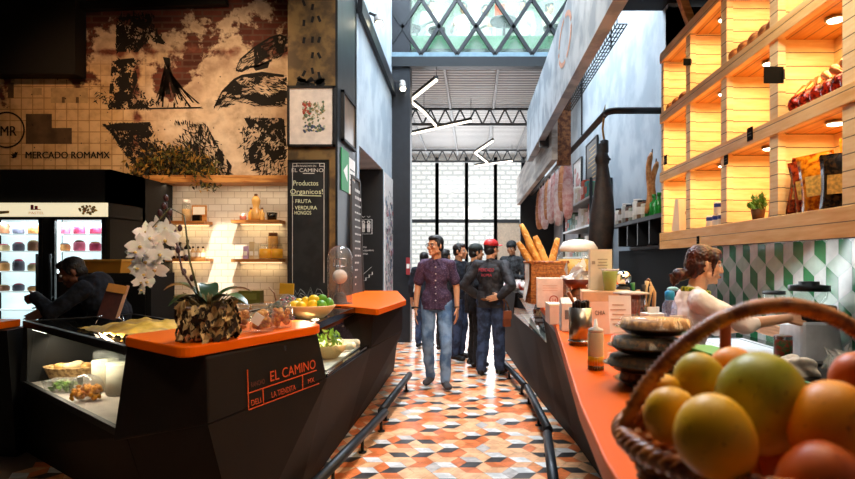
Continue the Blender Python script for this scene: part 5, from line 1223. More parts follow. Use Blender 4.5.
for (x, y, Y, rl, rs, rot, m, lab) in (
    (764,409,.70,.082,.056,(.3,-.9,.5),mg,'biggest green and yellow mango at the middle of the cane basket'),
    (717,441,.60,.051,.041,(.2,-.75,.2),my,'yellow mango lowest at the front of the cane basket'),
    (674,417,.69,.040,.034,(.3,-1.2,.4),my,'yellow mango at the front left of the cane basket'),
    (702,383,.79,.043,.036,(.1,-.9,.3),mg,'yellow mango with a green cheek behind the front left one'),
    (730,372,.87,.042,.036,(.2,1.0,.1),mo,'orange blushed mango at the back beside the handle'),
    (661,393,.78,.027,.025,(.2,.3,.1),my,'small yellow fruit tucked by the left of the handle'),
    (778,393,.87,.024,.022,(.4,.5,.1),my,'small yellow fruit behind the biggest mango'),
    (830,424,.63,.052,.045,(.2,1.1,.6),mo,'large orange mango at the right of the cane basket'),
    (856,381,.78,.042,.036,(.2,.6,.2),mr,'dark orange mango at the photo edge behind the large one'),
    (818,482,.585,.046,.040,(.1,1.3,.1),mr,'red blushed mango at the bottom edge of the basket'),
    (790,455,.70,.045,.04,(.4,.2,.9),mr,'dark red mango deep between the big ones'),
    (740,480,.75,.05,.045,(.4,.2,.9),mo,'shaded mango deep under the biggest one')):
    p = P(x, y, Y); q = thing('mango', lab, 'mango', tuple(p), 0, 'mangoes in the cane basket'); q.rotation_euler = rot
    MB().ell((0,0,0), (rs,rs*.94,rl), None, 28, 20, mango).build('fruit', m, q); MB().cap((.14*rs,0,-rl*.97),(.14*rs,0,-rl*1.02),.004,.003,8).build('stem', mstem, q)
gm = two('grape', '#2a0d0a', '#5a1f14', 20, .3)
for k, (x, y, Y) in enumerate(((787,398,.86),(796,402,.85),(804,397,.86),(792,409,.82),(801,411,.82))):
    o = MB().ell((0,0,0), (.014,.013,.016), None, 12, 8).build('dark_fruit', gm); o.location = P(x, y, Y); tag(o, 'small dark red fruit between the mangoes at the back of the basket', 'fruit', 'small dark fruit in the basket')
# plastic tubs
tubblack = mat('tub_black', '#14100d', .3); fillm = two('dried_fill', '#3a2412', '#a87a3a', 40, .6)
lidm = thin('lid_plastic', '#fbfaf6', .04, .06, .05, '#ffe8c8')
for k, (dx, dy, z, s, fl, lab) in enumerate(((.03,.02,0,1,'#6a4a20','lowest clear lidded tub of the stack by the mango basket'),(-.01,.0,.052,1,'#5e4420','second clear lidded tub from the bottom of the stack'),(.0,.0,.106,.98,'#7a5626','third clear lidded tub from the bottom of the stack'),(.03,.01,.16,1,'#e8ac5c','topmost tub with a tan filling on the stack'))):
    q = thing('food_tub', lab, 'tub', (.52+dx, 1.72+dy, ZT+.001+z), .4*k, 'lidded tubs by the mango basket')
    MB().shell([(.001,.001),(.085*s,.001),(.108*s,.018),(.118*s,.020)], n=30).build('tub', tubblack, q)
    MB().shell([(.121*s,.017),(.123*s,.022),(.112*s,.024),(.103*s,.05),(.001,.051)], n=30).build('lid', lidm, q)
    MB().lathe([(.0,.004),(.084*s,.004),(.105*s,.019),(.098*s,.042),(0,.046)], n=24).build('food', two('tubfill%d' % k, fl, '#a06a30' if k == 3 else '#1c1208', 60, .6), q)
# squeeze bottle
t = thing('squeeze_bottle', 'clear squeeze bottle with yellow sauce at the bottom on the orange slab', 'bottle', (.425, 1.99, ZT))
MB().shell([(.001,.001),(.027,.001),(.028,.005),(.028,.125),(.024,.135)], n=20).build('body', mat('bottle_plastic', '#f2dcb8', .35, var=.04, sss=.2), t); MB().lathe([(.0283,.016),(.0284,.05)], n=18).build('yellow_sauce', mat('sauce_yellow', '#d9a010', .3), t); MB().lathe([(.0283,.002),(.0284,.017)], n=18).build('dark_sediment', mat('sediment', '#4a3410', .4), t); MB().lathe([(.026,.132),(.026,.142),(.008,.15),(.004,.178),(0,.178)], n=16).build('nozzle', white, t)
# spoon canister
t = thing('steel_canister', 'steel canister packed with dark stirrers and a wooden spoon', 'canister', (.482, 2.58, ZT))
MB().shell([(.001,.002),(.052,.002),(.052,.17),(.048,.17)], n=24).build('can', mat('brushed_can', '#a9a49c', .28, .9), t); MB().tube([(.053*math.cos(a), .053*math.sin(a), .02) for a in [i*.3927 for i in range(16)]], .004, 6, closed=True).build('base_ring', steel, t)
b = MB(); rr = random.Random(4)
for k in range(26): a = rr.random()*6.28; q = .038*math.sqrt(rr.random()); b.cap((q*math.cos(a)*.6, q*math.sin(a)*.6, .02), (q*math.cos(a), q*math.sin(a), .185+rr.random()*.015), .006, .007, 6)
b.build('stirrer', mat('stirrer', '#1c0f0a', .5), t)['kind'] = 'stuff'
MB().tube([(.0,0,.05),(-.03,0,.19),(-.055,0,.24)], [.006,.006,.009], 8).build('wooden_spoon', mat('spoon_wood', '#a85a2a', .5), t)
# cards and cartons
def carton(name, lab, cat, x, Y, z, w, d, h, m, rz=0, lid=True, group=None):
    q = thing(name, lab, cat, (x, Y, z), rz, group); MB().box(-w/2,w/2,-d/2,d/2,0,h).build('carton', m, q, bev=.003)
    if lid: MB().loft([(-w/2,-d/2,h),(w/2,-d/2,h),(w/2,d/2,h),(-w/2,d/2,h)], [(-w/2,-.003,h+.03),(w/2,-.003,h+.03),(w/2,.003,h+.03),(-w/2,.003,h+.03)]).build('fold_top', m, q)
    return q
q = thing('price_card', 'pink card lettered CHIA propped behind the steel canister', 'card', (.655, 2.95, ZT), .15); M = Euler((-.12, 0, 0)).to_matrix(); MB().cbox(M @ V(0,0,.085), (.10,.005,.17), M).build('card', pinkcard, q); text('CHIA', 'lettering', mat('ink_grey', '#4a4440', .7), q, M @ V(0,-.0035,.10), (1,0,0), M @ V(0,0,1), .032, .055, True); MB().box(-.03,.03,.0,.05,0,.006).build('stand', steel, q)
q = thing('menu_card', 'white printed menu card beside the pink lettered card', 'card', (.765, 2.98, ZT), -.1); MB().cbox(M @ V(0,0,.10), (.115,.005,.20), M).build('card', paper, q); b = MB(); [b.cbox(M @ V(-.01,-.004,.05+.025*k), (.06+.02*(k % 2),.001,.005), M) for k in range(5)]; b.build('printed_line', mat('print_tan', '#c9a890', .7), q); MB().box(-.03,.03,.0,.05,0,.006).build('stand', steel, q)
q = carton('paper_carton', 'white paper carton left of the steel canister', 'carton', .515, 3.12, ZT, .085, .09, .15, paper); MB().cbox((.0,-.047,.09), (.05,.002,.05)).build('printed_patch', mat('patch_grey', '#7b8088', .6), q); 
q = carton('paper_carton', 'low pink paper carton behind the white one on the slab', 'carton', .50, 3.5, ZT, .10, .2, .12, pinkcard, lid=False); MB().box(-.051,.051,-.101,.101,.11,.122).build('lid', cream, q)
q = thing('wooden_crate', 'pale wooden crate holding up the tall carton and green cup', 'crate', (.81, 3.5, ZT), -.12)
MB().box(-.14,.14,-.1,.1,0,.135).build('crate_body', mat('crate_in', '#c9a878', .7), q); b = MB(); b.box(-.145,.145,-.106,-.1,.0,.06).box(-.145,.145,-.106,-.1,.07,.13).box(-.145,-.139,-.1,.1,.0,.13).box(.139,.145,-.1,.1,0,.13); b.build('slat', mat('crate_slat', '#d9b48a', .6), q); MB().box(-.15,.15,-.11,.11,.135,.2).build('lid', mat('crate_lid', '#e3bb92', .6), q, bev=.006)
ctop = ZT+.2
q = carton('tall_carton', 'tall cream carton with faint print standing on the pale crate', 'carton', .785, 3.55, ctop, .135, .09, .25, cream, -.1, lid=False); b = MB(); [b.cbox((.01,-.047,.19-.018*k), (.06-.01*(k % 2),.002,.006)) for k in range(4)]; b.cbox((-.045,-.047,.17), (.02,.002,.02)); b.build('printed_line', mat('print_soft', '#b9a48a', .7), q); MB().box(-.068,.068,-.046,.046,.245,.252).build('lid', cream, q)
q = thing('drink_cup', 'plastic cup of green juice standing on the pale crate', 'cup', (.82, 3.44, ctop)); MB().shell([(.001,.002),(.034,.002),(.048,.125),(.051,.127)], n=20).build('cup_body', plastic, q); MB().lathe([(0,.004),(.0325,.004),(.0465,.118),(0,.118)], n=20).build('green_juice', mat('green_juice', '#b4cf3a', .4), q); MB().tube([(.051*math.cos(a), .051*math.sin(a), .128) for a in [i*.314 for i in range(20)]], .004, 6, closed=True).build('rim', white, q)
# straw jar, sugar shaker, spoons, blue bottle
q = thing('straw_jar', 'clear jar of brown straws behind the menu card', 'jar', (.86, 3.12, ZT)); MB().shell([(.001,.002),(.065,.002),(.075,.17),(.08,.175)], n=20).build('glass_body', plastic, q); b = MB(); rr = random.Random(7)
for k in range(44): a = rr.random()*6.28; w = .062*math.sqrt(rr.random()); b.tube([(w*.8*math.cos(a), w*.8*math.sin(a), .02), (w*1.05*math.cos(a), w*1.05*math.sin(a), .20)], .005, 5)
b.build('straw', mat('brown_straw', '#8a4a2a', .6), q)['kind'] = 'stuff'; MB().lathe([(.095,.2),(.098,.207),(.05,.215),(0,.215)], n=20).build('lid', mat('lid_rose', '#c8b8a8', .35), q)
q = thing('sugar_shaker', 'chrome domed shaker with a black body on the far counter', 'shaker', (.94, 3.6, ZT)); MB().lathe([(.045,0),(.05,.02),(.045,.21),(.03,.22)], n=18).build('body', black, q); MB().ell((0,0,.27), (.055,.055,.05), None, 20, 12).build('dome', chrome, q); MB().cbox((.0,-.05,.12),(.03,.004,.03)).build('paper_label', paper, q)
q = thing('utensil_holder', 'holder of wooden and green spoons beside the chrome shaker', 'holder', (.93, 3.14, ZT)); MB().shell([(.001,.002),(.045,.002),(.05,.13),(.046,.13)], n=16).build('pot', dk, q)
for k, (x, yv, z, c) in enumerate(((-.05,0,.26,'#2f7a3a'),(-.02,.01,.22,'#c99a5a'),(.02,0,.27,'#e0bd86'),(.045,.01,.24,'#d8ae70'),(.0,-.02,.25,'#3a2a1c'))): MB().tube([(x*.3,yv,.02),(x,yv,z-.05),(x*1.15,yv,z)], [.006,.006,.013], 8).build('spoon', mat('sp%d' % k, c, .5), q)
q = thing('tongs', 'pale wooden tongs standing in the jar by the woman', 'tongs', (.99, 3.22, ZT)); MB().tube([(0,0,0),(-.03,0,.2),(-.01,0,.27)], [.012,.01,.006], 8).tube([(.02,0,0),(.03,0,.2),(.0,0,.27)], [.012,.01,.006], 8).build('arm', mat('tong_wood', '#dcb27c', .5), q); MB().ell((-.005,0,.27), .012).build('hinge', woodd, q)
q = thing('spray_bottle', 'clear bottle with a bright blue cap in front of the woman', 'bottle', (.975, 2.84, ZT-.0)); MB().shell([(.001,.002),(.036,.002),(.038,.02),(.036,.16),(.02,.19)], n=18).build('body', thin('bluish', '#dfe9ff', .35, .08, .25, '#cdd8f2'), q); MB().lathe([(.022,.185),(.024,.20),(.024,.225),(.012,.235),(0,.235)], n=14).build('cap', mat('cap_blue', '#2d9fd6', .3), q); MB().ell((.015,0,.24), (.03,.012,.012)).build('trigger', mat('cap_blue2', '#8fd0ea', .3), q); MB().shell([(.0385,.05),(.0375,.11)], n=18).build('label_band', mat('violet_band', '#8f8fc8', .5), q)
for k, (x, Y, h, c, lab) in enumerate(((.93,2.62,.10,'#e9ddd0','small cream napkin box in front of the woman'),(.90,2.86,.12,'#dfe6ea','small pale blue box beside the blue capped bottle'))):
    q = carton('napkin_box', lab, 'box', x, Y, ZT, .1, .09, h, mat('nb%d' % k, c, .6), .2, lid=False); MB().box(-.03,.03,-.005,.005,h-.002,h+.03).build('napkin', paper, q)
# green block standing in for the cloth at the woman's waist, and the wooden post
o = MB().cbox((0,0,.05), (.16,.16,.1), (.1,.1,.5)).build('green_cloth_block', mat('green_card', '#3f9a3a', .5), bev=.004); o.location = (.72, 1.72, ZT+.012); tag(o, 'bright green block between the tubs and basket, standing in for green cloth', 'box')
q = thing('wooden_post', 'short upright brown wooden post standing behind the mango basket', 'post', (.56, 1.27, ZT)); MB().lathe([(.013,.012),(.0125,.14),(.0115,.262),(.006,.268),(0,.268)], n=14).build('shaft', mat('post_wood', '#8a4a1c', .4), q); MB().lathe([(.03,0),(.03,.008),(.014,.016),(0,.016)], n=16).build('foot', mat('post_foot', '#6a3412', .4), q)

# ---- far end of the counter: bread basket and friends
bq = V(.655, 5.2, ZT)
q = thing('bread_basket', 'tall square brown wicker basket of baguettes on the far counter', 'basket', tuple(bq), .12)
b = MB(); n = 18; hh = .37
for i in range(n):
    z0 = hh*i/n; e = .004*(i % 2); b.box(-.165-e,.165+e,-.14-e,.14+e,z0,z0+hh/n*.92)
b.build('weave', two('brown_wicker', '#8a4c1c', '#b87232', 50, .7, bmp=.4), q); twisted([(-.17,-.145,hh),(.17,-.145,hh),(.17,.145,hh),(-.17,.145,hh),(-.17,-.145,hh)], .012, 8).build('rim', cane, q)
b = MB(); leafy(b, (-.17,0,.28), .12, 26, 3, (.1,.16)); 
sheet('liner_cloth', 'white cloth hanging out of the left side of the baguette basket', 'cloth', [tuple(bq+V(-.19,-.16,.02)), tuple(bq+V(-.19,.14,.02)), tuple(bq+V(-.17,.14,.4)), tuple(bq+V(-.17,-.16,.4))], mat('liner', '#e9dfd4', .9), .035, seed=5)
scorem = mat('score_pale', '#f0c98a', .7)
crust = two('baguette_crust', '#cd8430', '#eab25e', 16, .6, bmp=.2)
for k, (x0, y0, x1, y1, r, lab) in enumerate(((541,268,521,224,.034,'longest baguette leaning left out of the wicker basket'),(534,268,518,242,.034,'short baguette at the far left of the wicker basket'),(538,266,527,241,.034,'baguette in front of the longest one'),(547,266,535,236,.036,'upright baguette in the middle of the wicker basket'),(551,264,558,238,.032,'baguette leaning right out of the wicker basket'),(544,266,541,246,.032,'short baguette between the middle ones'))):
    Y = 5.17+.03*(k % 3); a, c = P(x0, y0, Y), P(x1, y1, Y); d = (c-a); a = a-d*.45; q = thing('baguette', lab, 'baguette', tuple(a), group='baguettes in the wicker basket'); c = c-a; b = MB()
    pts = [c*(i/14) for i in range(15)]; b.tube(pts, [r*(.35+.65*math.sin(math.pi*min(1, max(.06, (i/14)*.94+.03)))**.4)*(1+.06*math.sin(i*2.2)) for i in range(15)], 12); b.build('crust', crust, q)
    side = c.cross(V(0,1,0)).normalized(); [MB().cap(c*u-V(0,r*.8,0)-side*.012, c*(u+.05)-V(0,r*.8,0)+side*.012, .007, .005, 6).build('score', scorem, q) for u in (.35,.5,.65,.8)]
q = carton('logo_box', 'white square box printed with a red ring and 34 before the wicker basket', 'box', .625, 4.72, ZT, .21, .17, .235, mat('box_pinkish', '#ecd8cc', .6), -.08, lid=False)
b = MB(); [b.add([(.03+.036*math.cos(a), -.0865, .065+.036*math.sin(a)), (.03+.036*math.cos(a+.21), -.0865, .065+.036*math.sin(a+.21)), (.03+.028*math.cos(a+.21), -.0865, .065+.028*math.sin(a+.21)), (.03+.028*math.cos(a), -.0865, .065+.028*math.sin(a))], [(0,1,2,3)]) for a in [i*.2094 for i in range(30)]]; b.build('logo_ring', mat('logo_red', '#b8482e', .6), q)
text('34', 'lettering', mat('logo_red2', '#b8482e', .6), q, (.03,-.086,.05), (1,0,0), (0,0,1), .036, .036, True); b = MB(); [b.cbox((-.0,-.0865,.14+.02*k), (.12,.001,.004)) for k in range(3)]; b.build('printed_line', mat('logo_pale', '#d9a890', .6), q); MB().box(-.106,.106,-.086,.086,.225,.24).build('lid', mat('box_lid', '#f0dfd4', .6), q)
q = thing('plastic_tub', 'big clear plastic tub under the jar of pale dough', 'tub', (.90, 4.95, ZT)); MB().loft([(-.11,-.12,0),(.11,-.12,0),(.11,.12,0),(-.11,.12,0)], [(-.125,-.13,.23),(.125,-.13,.23),(.125,.13,.23),(-.125,.13,.23)]).build('tub', plastic, q, bev=.01); MB().box(-.13,.13,-.135,.135,.23,.25).build('lid', white, q); MB().box(-.105,.105,-.115,.115,.004,.06).build('contents', mat('tub_yellow', '#d9c86a', .6), q)
q = thing('dough_jar', 'wide glass jar of yellowish drink with film over its mouth', 'jar', (.98, 5.35, ZT)); MB().box(-.2,.2,-.16,.16,0,.22).build('wooden_stand', wood, q); MB().shell([(.001,.225),(.17,.225),(.195,.26),(.195,.42),(.15,.47),(.15,.5)], n=24).build('glass_body', jarglass, q); MB().lathe([(0,.228),(.168,.228),(.19,.26),(.19,.40),(0,.40)], n=24).build('yellow_drink', mat('drink_yellow', '#d9ac52', .4, var=.15), q); MB().lathe([(.17,.47),(.18,.50),(.14,.56),(.06,.58),(0,.58)], n=20).build('film_cover', mat('film_white', '#e9e2da', .4, var=.1), q)
q = thing('red_box', 'upright dark red box right of the yellow drink jar', 'box', (1.21, 5.5, ZT)); MB().box(-.06,.06,-.06,.06,0,.44).build('box_body', mat('brick_red', '#8a2f1c', .6), q, bev=.004); MB().box(-.05,.05,-.063,-.06,.12,.3).build('paper_label', mat('lb', '#d8b8a0', .6), q)
q = thing('napkin_bowl', 'white folded napkins in a dark bowl behind the tall carton', 'bowl', (.80, 4.4, ZT)); MB().shell([(.001,.17),(.07,.17),(.12,.24),(.115,.24),(.06,.18),(.001,.18)], n=20).build('bowl_shell', mat('bowl_brown', '#5a2416', .4), q); MB().lathe([(.06,0),(.06,.17),(0,.17)], n=16).build('stand', woodd, q); b = MB(); leafy(b, (0,0,.27), .1, 22, 6, (.1,.16)); b.build('napkin', white, q)
# second lower ledge on the kitchen side to hold the tall things
t = thing('rear_ledge', 'dark ledge along the kitchen side of the right counter', 'ledge', (1.1, 4.6, 0)); o = t.location; b = MB(); b.box(1.0, 1.36, 4.2, 9.8, 1.0, ZT-.0005); b.build('top', black, t, o); b = MB(); b.box(1.02, 1.34, 4.25, 9.7, 0, 1.0); b.build('body', soot, t, o)

# ---- bottle shelf on the blue wall
t = thing('bottle_shelf', 'black bracketed bottle shelf on the blue wall past the pine unit', 'shelf', (1.82, 6.0, 1.85)); o = t.location
b = MB(); b.box(1.70, 1.95, 5.05, 7.1, 1.83, 1.87); b.build('board', black, t, o)
for y in (5.2, 5.6, 6.0, 6.4, 6.8): b = MB(); b.box(1.72, 1.95, y-.015, y+.015, 1.60, 1.83); b.build('bracket', steel_dark, t, o)
b = MB(); b.box(1.935, 1.955, 5.05, 7.1, 1.57, 1.83); b.build('backplate', mat('shelf_grey', '#6d6a68', .6), t, o)
gb = mat('green_glass', '#2a9a3c', .12, var=.3); bcol = ['#c9c4b4', '#7a5a3a', '#e4e0d4', '#8a8f7a', '#5a3a24']
for k in range(3): bottle('wine_bottle', ('green bottle farthest of three by the pine unit','middle green bottle of three by the pine unit','green bottle nearest the pine unit')[k], (1.76, 5.72-.15*k, 1.871), .045, .21, gb, gb, 'green bottles on the black shelf', None)
for k in range(8):
    Y = 5.88+.155*k; q = thing('preserve_jar', ('%s preserve jar counted from the green bottles on the black shelf' % ('first','second','third','fourth','fifth','sixth','seventh','eighth')[k]), 'jar', (1.78, Y, 1.871), group='preserves on the black shelf'); h = .17+.03*(k % 3); MB().lathe([(.055,0),(.058,.01),(.058,h*.85),(.045,h*.9)], n=14).build('jar_body', mat('pj%d' % k, bcol[k % 5], .3, var=.2), q); MB().lathe([(.05,h*.88),(.05,h),(0,h)], n=12).build('lid', (woodd, black, white)[k % 3], q); MB().shell([(.0585,h*.25),(.0585,h*.65)], n=14).build('paper_label', paper, q)
sausm = two('cured_crust', '#b87638', '#dca062', 18, .6, bmp=.3)
for k, (x0, y0, x1, y1, lab) in enumerate(((646,193,652,153,'longer cured sausage propped behind the green bottles'),(652,196,656,162,'shorter cured sausage propped beside the longer one'))):
    a, c = P(x0, y0, 5.62), P(x1, y1, 5.75); a.z = 1.871+.03; q = thing('cured_sausage', lab, 'sausage', tuple(a)); c = c-a; b = MB(); pts = [c*(i/12)+V(.02*math.sin(i*.5+k),0,0) for i in range(13)]; b.tube(pts, [.028*(.5 if i in (0, 12) else 1) for i in range(13)], 12); b.build('casing', sausm, q); MB().cap(c, c*1.06, .008, .006, 8).build('knot', woodd, q)
# pipe with hanging meats
t = thing('hanging_pipe', 'dark steel pipe rail bent to the blue wall, hung with meats', 'pipe', (1.4, 9.0, 3.04)); o = t.location
b = MB(); b.tube([(1.4,14.0,3.06),(1.4,6.05,3.0)], .035, 14); b.build('long_run', mat('pipe_grey', '#565250', .4, .4), t, o)
b = MB(); b.tube([(1.4,6.05,3.0)]+[(1.4+.1-.1*math.cos(a), 6.05-.1*math.sin(a)-.0, 3.0) for a in (.4,.8,1.2,1.57)]+[(1.95,5.95,3.0)], .035, 14); b.build('wall_return', black, t, o)
for y in (7.4,9.5,12): MB().tube([(1.4,y,3.06),(1.4,y,4.0)], .01, 6).build('drop_rod', black, t, o)
hamm = two('ham_dark', '#0f0a08', '#2c1c15', 10, .6, bmp=.3)
t = thing('cured_ham', 'big dark cured ham leg hanging from the pipe rail over the counter', 'ham', (1.36, 6.12, 1.6)); 
prof = [(0,-.27),(.06,-.26),(.10,-.2),(.125,-.08),(.135,.1),(.13,.28),(.11,.45),(.085,.62),(.07,.74),(.062,.80),(.075,.83),(.078,.88),(.06,.92),(.045,.95),(.04,1.02),(.0,1.06)]
b = MB(); b.smooth = True; vs = []; n = 26
for i, (r, z) in enumerate(prof):
    for k in range(n):
        a = 2*math.pi*k/n; x = r*math.cos(a)*1.0+.05*max(0, (z-.3))*.8; vs.append((x+.02*math.sin(z*4), r*.8*math.sin(a), z+.06))
b.add(vs, [(i*n+k, i*n+(k+1) % n, (i+1)*n+(k+1) % n, (i+1)*n+k) for i in range(len(prof)-1) for k in range(n)]); b.build('leg_meat', hamm, t)
MB().lathe([(.02,.96),(.045,1.0),(.045,1.12),(.0,1.14)], (.04,0,.0), 12).build('hoof', mat('hoof', '#140f0d', .5), t); MB().tube([(.04,0,1.1),(.02,0,1.25),(.04,0,1.42),(.05,0,1.5),(.03,0,1.42)], .012, 8).build('hook_rope', mat('rope_tan', '#b8935a', .8), t); MB().tube([(.045+.055*math.cos(a), .045*math.sin(a), .92) for a in [i*.524 for i in range(12)]], .012, 6, closed=True).build('tie', black, t)
netp = two('netted_pink', '#d68f88', '#edc4bc', 12, .6, bmp=.1); netq = two('netted_rose', '#e2b4ac', '#f4e0da', 12, .6, bmp=.1); nett = two('netted_tan', '#c4784a', '#dd9c6c', 12, .6, bmp=.1)
order = ('nearest the ham leg','second from the ham leg','third from the ham leg','fourth from the ham leg','fifth from the ham leg','sixth from the ham leg','seventh from the ham leg','eighth from the ham leg','at the far end of the row')
for k in range(9):
    Y = 8.5+.46*k; L = (.95,.8,1.0,.85,.9,.8,.95,.8,.9)[k]; m = (netp, nett, netq, netp, netq, nett, netq, netp, nett)[k]
    q = thing('hanging_sausage', 'netted pink cured meat hanging from the pipe, '+order[k], 'cured meat', (1.4, Y, 3.0-L), group='netted meats on the pipe rail')
    MB().lathe([(0,0),(.05,.02),(.075,.12),(.085,L*.4),(.07,L*.7),(.05,L*.88),(.015,L*.93),(.01,L*1.0)], n=16, sy=.8).build('meat', m, q); MB().tube([(0,0,L*.9),(0,0,L+.08)], .012, 6).build('string', paper, q); b = MB(); [b.tube([(.086*math.cos(a), .07*math.sin(a), z*L) for a in [i*.524 for i in range(12)]], .002, 4, closed=True) for z in (.25,.4,.55)]; b.build('netting', netq, q)
# product rack and posters beyond
t = thing('product_rack', 'steel rack of packaged goods against the blue wall under the meats', 'rack', (1.78, 9.2, 0)); o = t.location
for y in (8.0, 10.4): b = MB(); b.box(1.62,1.66,y-.02,y+.02,0,2.6).box(1.9,1.94,y-.02,y+.02,0,2.6); b.build('upright', steel_dark, t, o)
rackz = (1.05, 1.5, 1.95, 2.35)
for z in rackz: b = MB(); b.box(1.62,1.94,8.0,10.4,z-.03,z); b.build('shelf', mat('rack_white', '#d8dcdc', .4), t, o)
cc = ['#e8e4dc','#3f8f86','#d8c9b0','#8fae9a','#c0482e','#f0ece4','#5a7a5a','#e4c8c0']; names = ['white','teal','beige','mint','red','ivory','olive','rose']
for zi, z in enumerate(rackz):
    for k in range(9):
        i = (k*3+zi*2) % 8; h = .2+.05*((k+zi) % 3); q = thing('goods_box', '%s goods box on the %s rack shelf, %s along from the camera' % (names[i], ('lowest','second','third','top')[zi], ('first','second','third','fourth','fifth','sixth','seventh','eighth','ninth')[k]), 'box', (1.74, 8.15+.26*k, z+.001), group='packaged goods on the steel rack')
        MB().box(-.09,.09,-.1,.1,0,h).build('box_body', mat('gb%d%d' % (zi, k), cc[i], .5), q); MB().box(-.092,-.09,-.07,.07,h*.3,h*.7).build('paper_label', mat('gl%d%d' % (zi, k), cc[(i+3) % 8], .5), q)
def wallboard(name, lab, y0, y1, z0, z1, m, X=1.94):
    q = thing(name, lab, 'board', (X, (y0+y1)/2, z0)); oo = q.location; b = MB(); b.box(X-.02, X, y0, y1, z0, z1); b.build('panel', m, q, oo); b = MB(); b.box(X-.03,X,y0-.02,y0+.02,z0,z1).box(X-.03,X,y1-.02,y1+.02,z0,z1).box(X-.03,X,y0,y1,z1-.02,z1).box(X-.03,X,y0,y1,z0,z0+.02); b.build('frame', black, q, oo); return q, oo
q, oo = wallboard('menu_board', 'tall black framed menu board on the blue wall beside the ham leg', 8.9, 9.75, 2.62, 3.4, mat('menu_black', '#1a1714', .5)); b = MB(); rr = random.Random(2); [b.box(1.917,1.919,9.0+.0,9.0+rr.uniform(.25,.65),2.7+.07*k,2.7+.07*k+.02) for k in range(9)]; b.build('printed_line', mat('menu_gold', '#a88a5a', .6), q, oo)
q, oo = wallboard('poster', 'pale poster on the blue wall between the menu board and the meats', 10.2, 11.0, 2.55, 3.3, mat('poster_white', '#e0dcd8', .6)); b = MB(); [b.ell((1.917, 10.6+rr.uniform(-.2,.2), 2.9+rr.uniform(-.25,.25)), (.002,.1,.06), None, 8, 5) for k in range(7)]; b.build('printed_blot', mat('blot_rose', '#c9908a', .6), q, oo)
# ================================================================ ABOVE: walkway bridge, lights
BYb = 10.0
t = thing('footbridge', 'steel footbridge with a diagonal lattice balustrade crossing above the walkway', 'bridge', (.2, 10.0, 4.83)); o = t.location
bsteel = mat('bridge_steel', '#141b20', .5, .2)
b = MB(); b.box(-1.44, 2.1, 9.95, 10.12, 4.83, 5.0); b.build('main_beam', bsteel, t, o)
b = MB(); b.box(-1.44, 2.1, 10.12, 13.2, 5.15, 5.2); b.build('deck', mat('deck_grey', '#53585b', .7), t, o)
b = MB(); b.box(-1.44, 2.1, 9.99, 10.05, 5.0, 5.09).box(-1.44, 2.1, 9.99, 10.05, 6.62, 6.7); b.build('rail', mat('rail_blue', '#6d8794', .4), t, o)
xn = [(px-VX)*10/F for px in (384, 421, 457, 495, 532, 569, 606)]
for i in range(len(xn)-1):
    x0, x1 = xn[i], xn[i+1]; zt = 5.05+(x1-x0)*1.6*1.55
    for a, c in (((x0, 5.05), (x0+(x1-x0)*1.62, 6.65)), ((x1, 5.05), (x1-(x1-x0)*1.62, 6.65))):
        b = MB(); b.bar((a[0], 10.02, a[1]), (c[0], 10.02, c[1]), .06, .07, up=(0,1,0)); b.build('lattice_bar', bsteel, t, o)
b = MB(); b.box(-1.40, 2.05, 10.10, 10.106, 5.02, 6.6); b.build('glass_panel', thin('bridge_glass', '#e8f4ee', .15, .05, .18, '#e6efe8'), t, o)
b = MB(); b.box(-1.44, 2.1, 10.22, 10.25, 5.2, 5.47); b.build('green_panel', mat('parapet_green', '#6fae84', .7), t, o)
ch = []
for k, (px, Y, kind) in enumerate(((437, 11.1, 's'), (504, 10.9, 't'), (552, 11.0, 's'), (412, 11.0, 's'))):
    X = (px-VX)*Y/F
    if kind == 's':
        q = thing('bar_stool', ('dark stool on the bridge behind the left lattice','','dark stool on the bridge behind the right lattice','dark stool at the left end of the bridge')[k], 'stool', (X, Y, 5.2))
        MB().lathe([(.16,.68),(.17,.7),(.17,.74),(0,.75)], n=18).build('seat', black, q)
        for a in range(4): MB().tube([(.13*math.cos(a*1.57+.8), .13*math.sin(a*1.57+.8), .68), (.2*math.cos(a*1.57+.8), .2*math.sin(a*1.57+.8), 0)], .012, 6).build('leg', black, q)
    else:
        q = thing('round_table', 'round dark table on the bridge behind the middle lattice', 'table', (X, Y, 5.2))
        MB().lathe([(.26,.78),(.27,.8),(.27,.83),(0,.835)], n=24).build('tabletop', mat('table_grey', '#4a4f55', .4), q); MB().tube([(0,0,.78),(0,0,.02)], .03, 10).build('stem', black, q); MB().lathe([(.2,0),(.2,.02),(.03,.04)], n=18).build('base', black, q)
# zigzag line lights
ledm = mat('led_tube', '#fff1dc', .5, es=3)
def led(lab, px, Z):
    pts = [PZ(x, y, Z) for x, y in px]; q = thing('line_light', lab, 'light', tuple(pts[0])); oo = q.location
    b = MB(); [b.bar(a+V(0,0,.05), c+V(0,0,.05), .06, .05) for a, c in zip(pts, pts[1:])]; b.build('housing', black, q, oo)
    b = MB(); [b.bar(a, c, .04, .035) for a, c in zip(pts, pts[1:])]; b.build('tube', ledm, q, oo)
    b = MB(); [b.tube([p+V(0,0,.08), (p.x, p.y, 5.06 if p.y > 10.1 else 4.83)], .006, 5) for p in pts[::2]]; b.build('hanging_wire', black, q, oo)
led('zigzag line light hanging under the bridge, larger upper strip', ((436.5,80),(410,101),(424,112),(436,126)), 4.6)
led('long slanted line light below the zigzag one', ((471,121),(411,134)), 4.55)
led('small zigzag line light near the far windows', ((493,141),(475,153),(488,163)), 4.6)
led('short line light below the small zigzag one', ((512,161),(475,166)), 4.55)
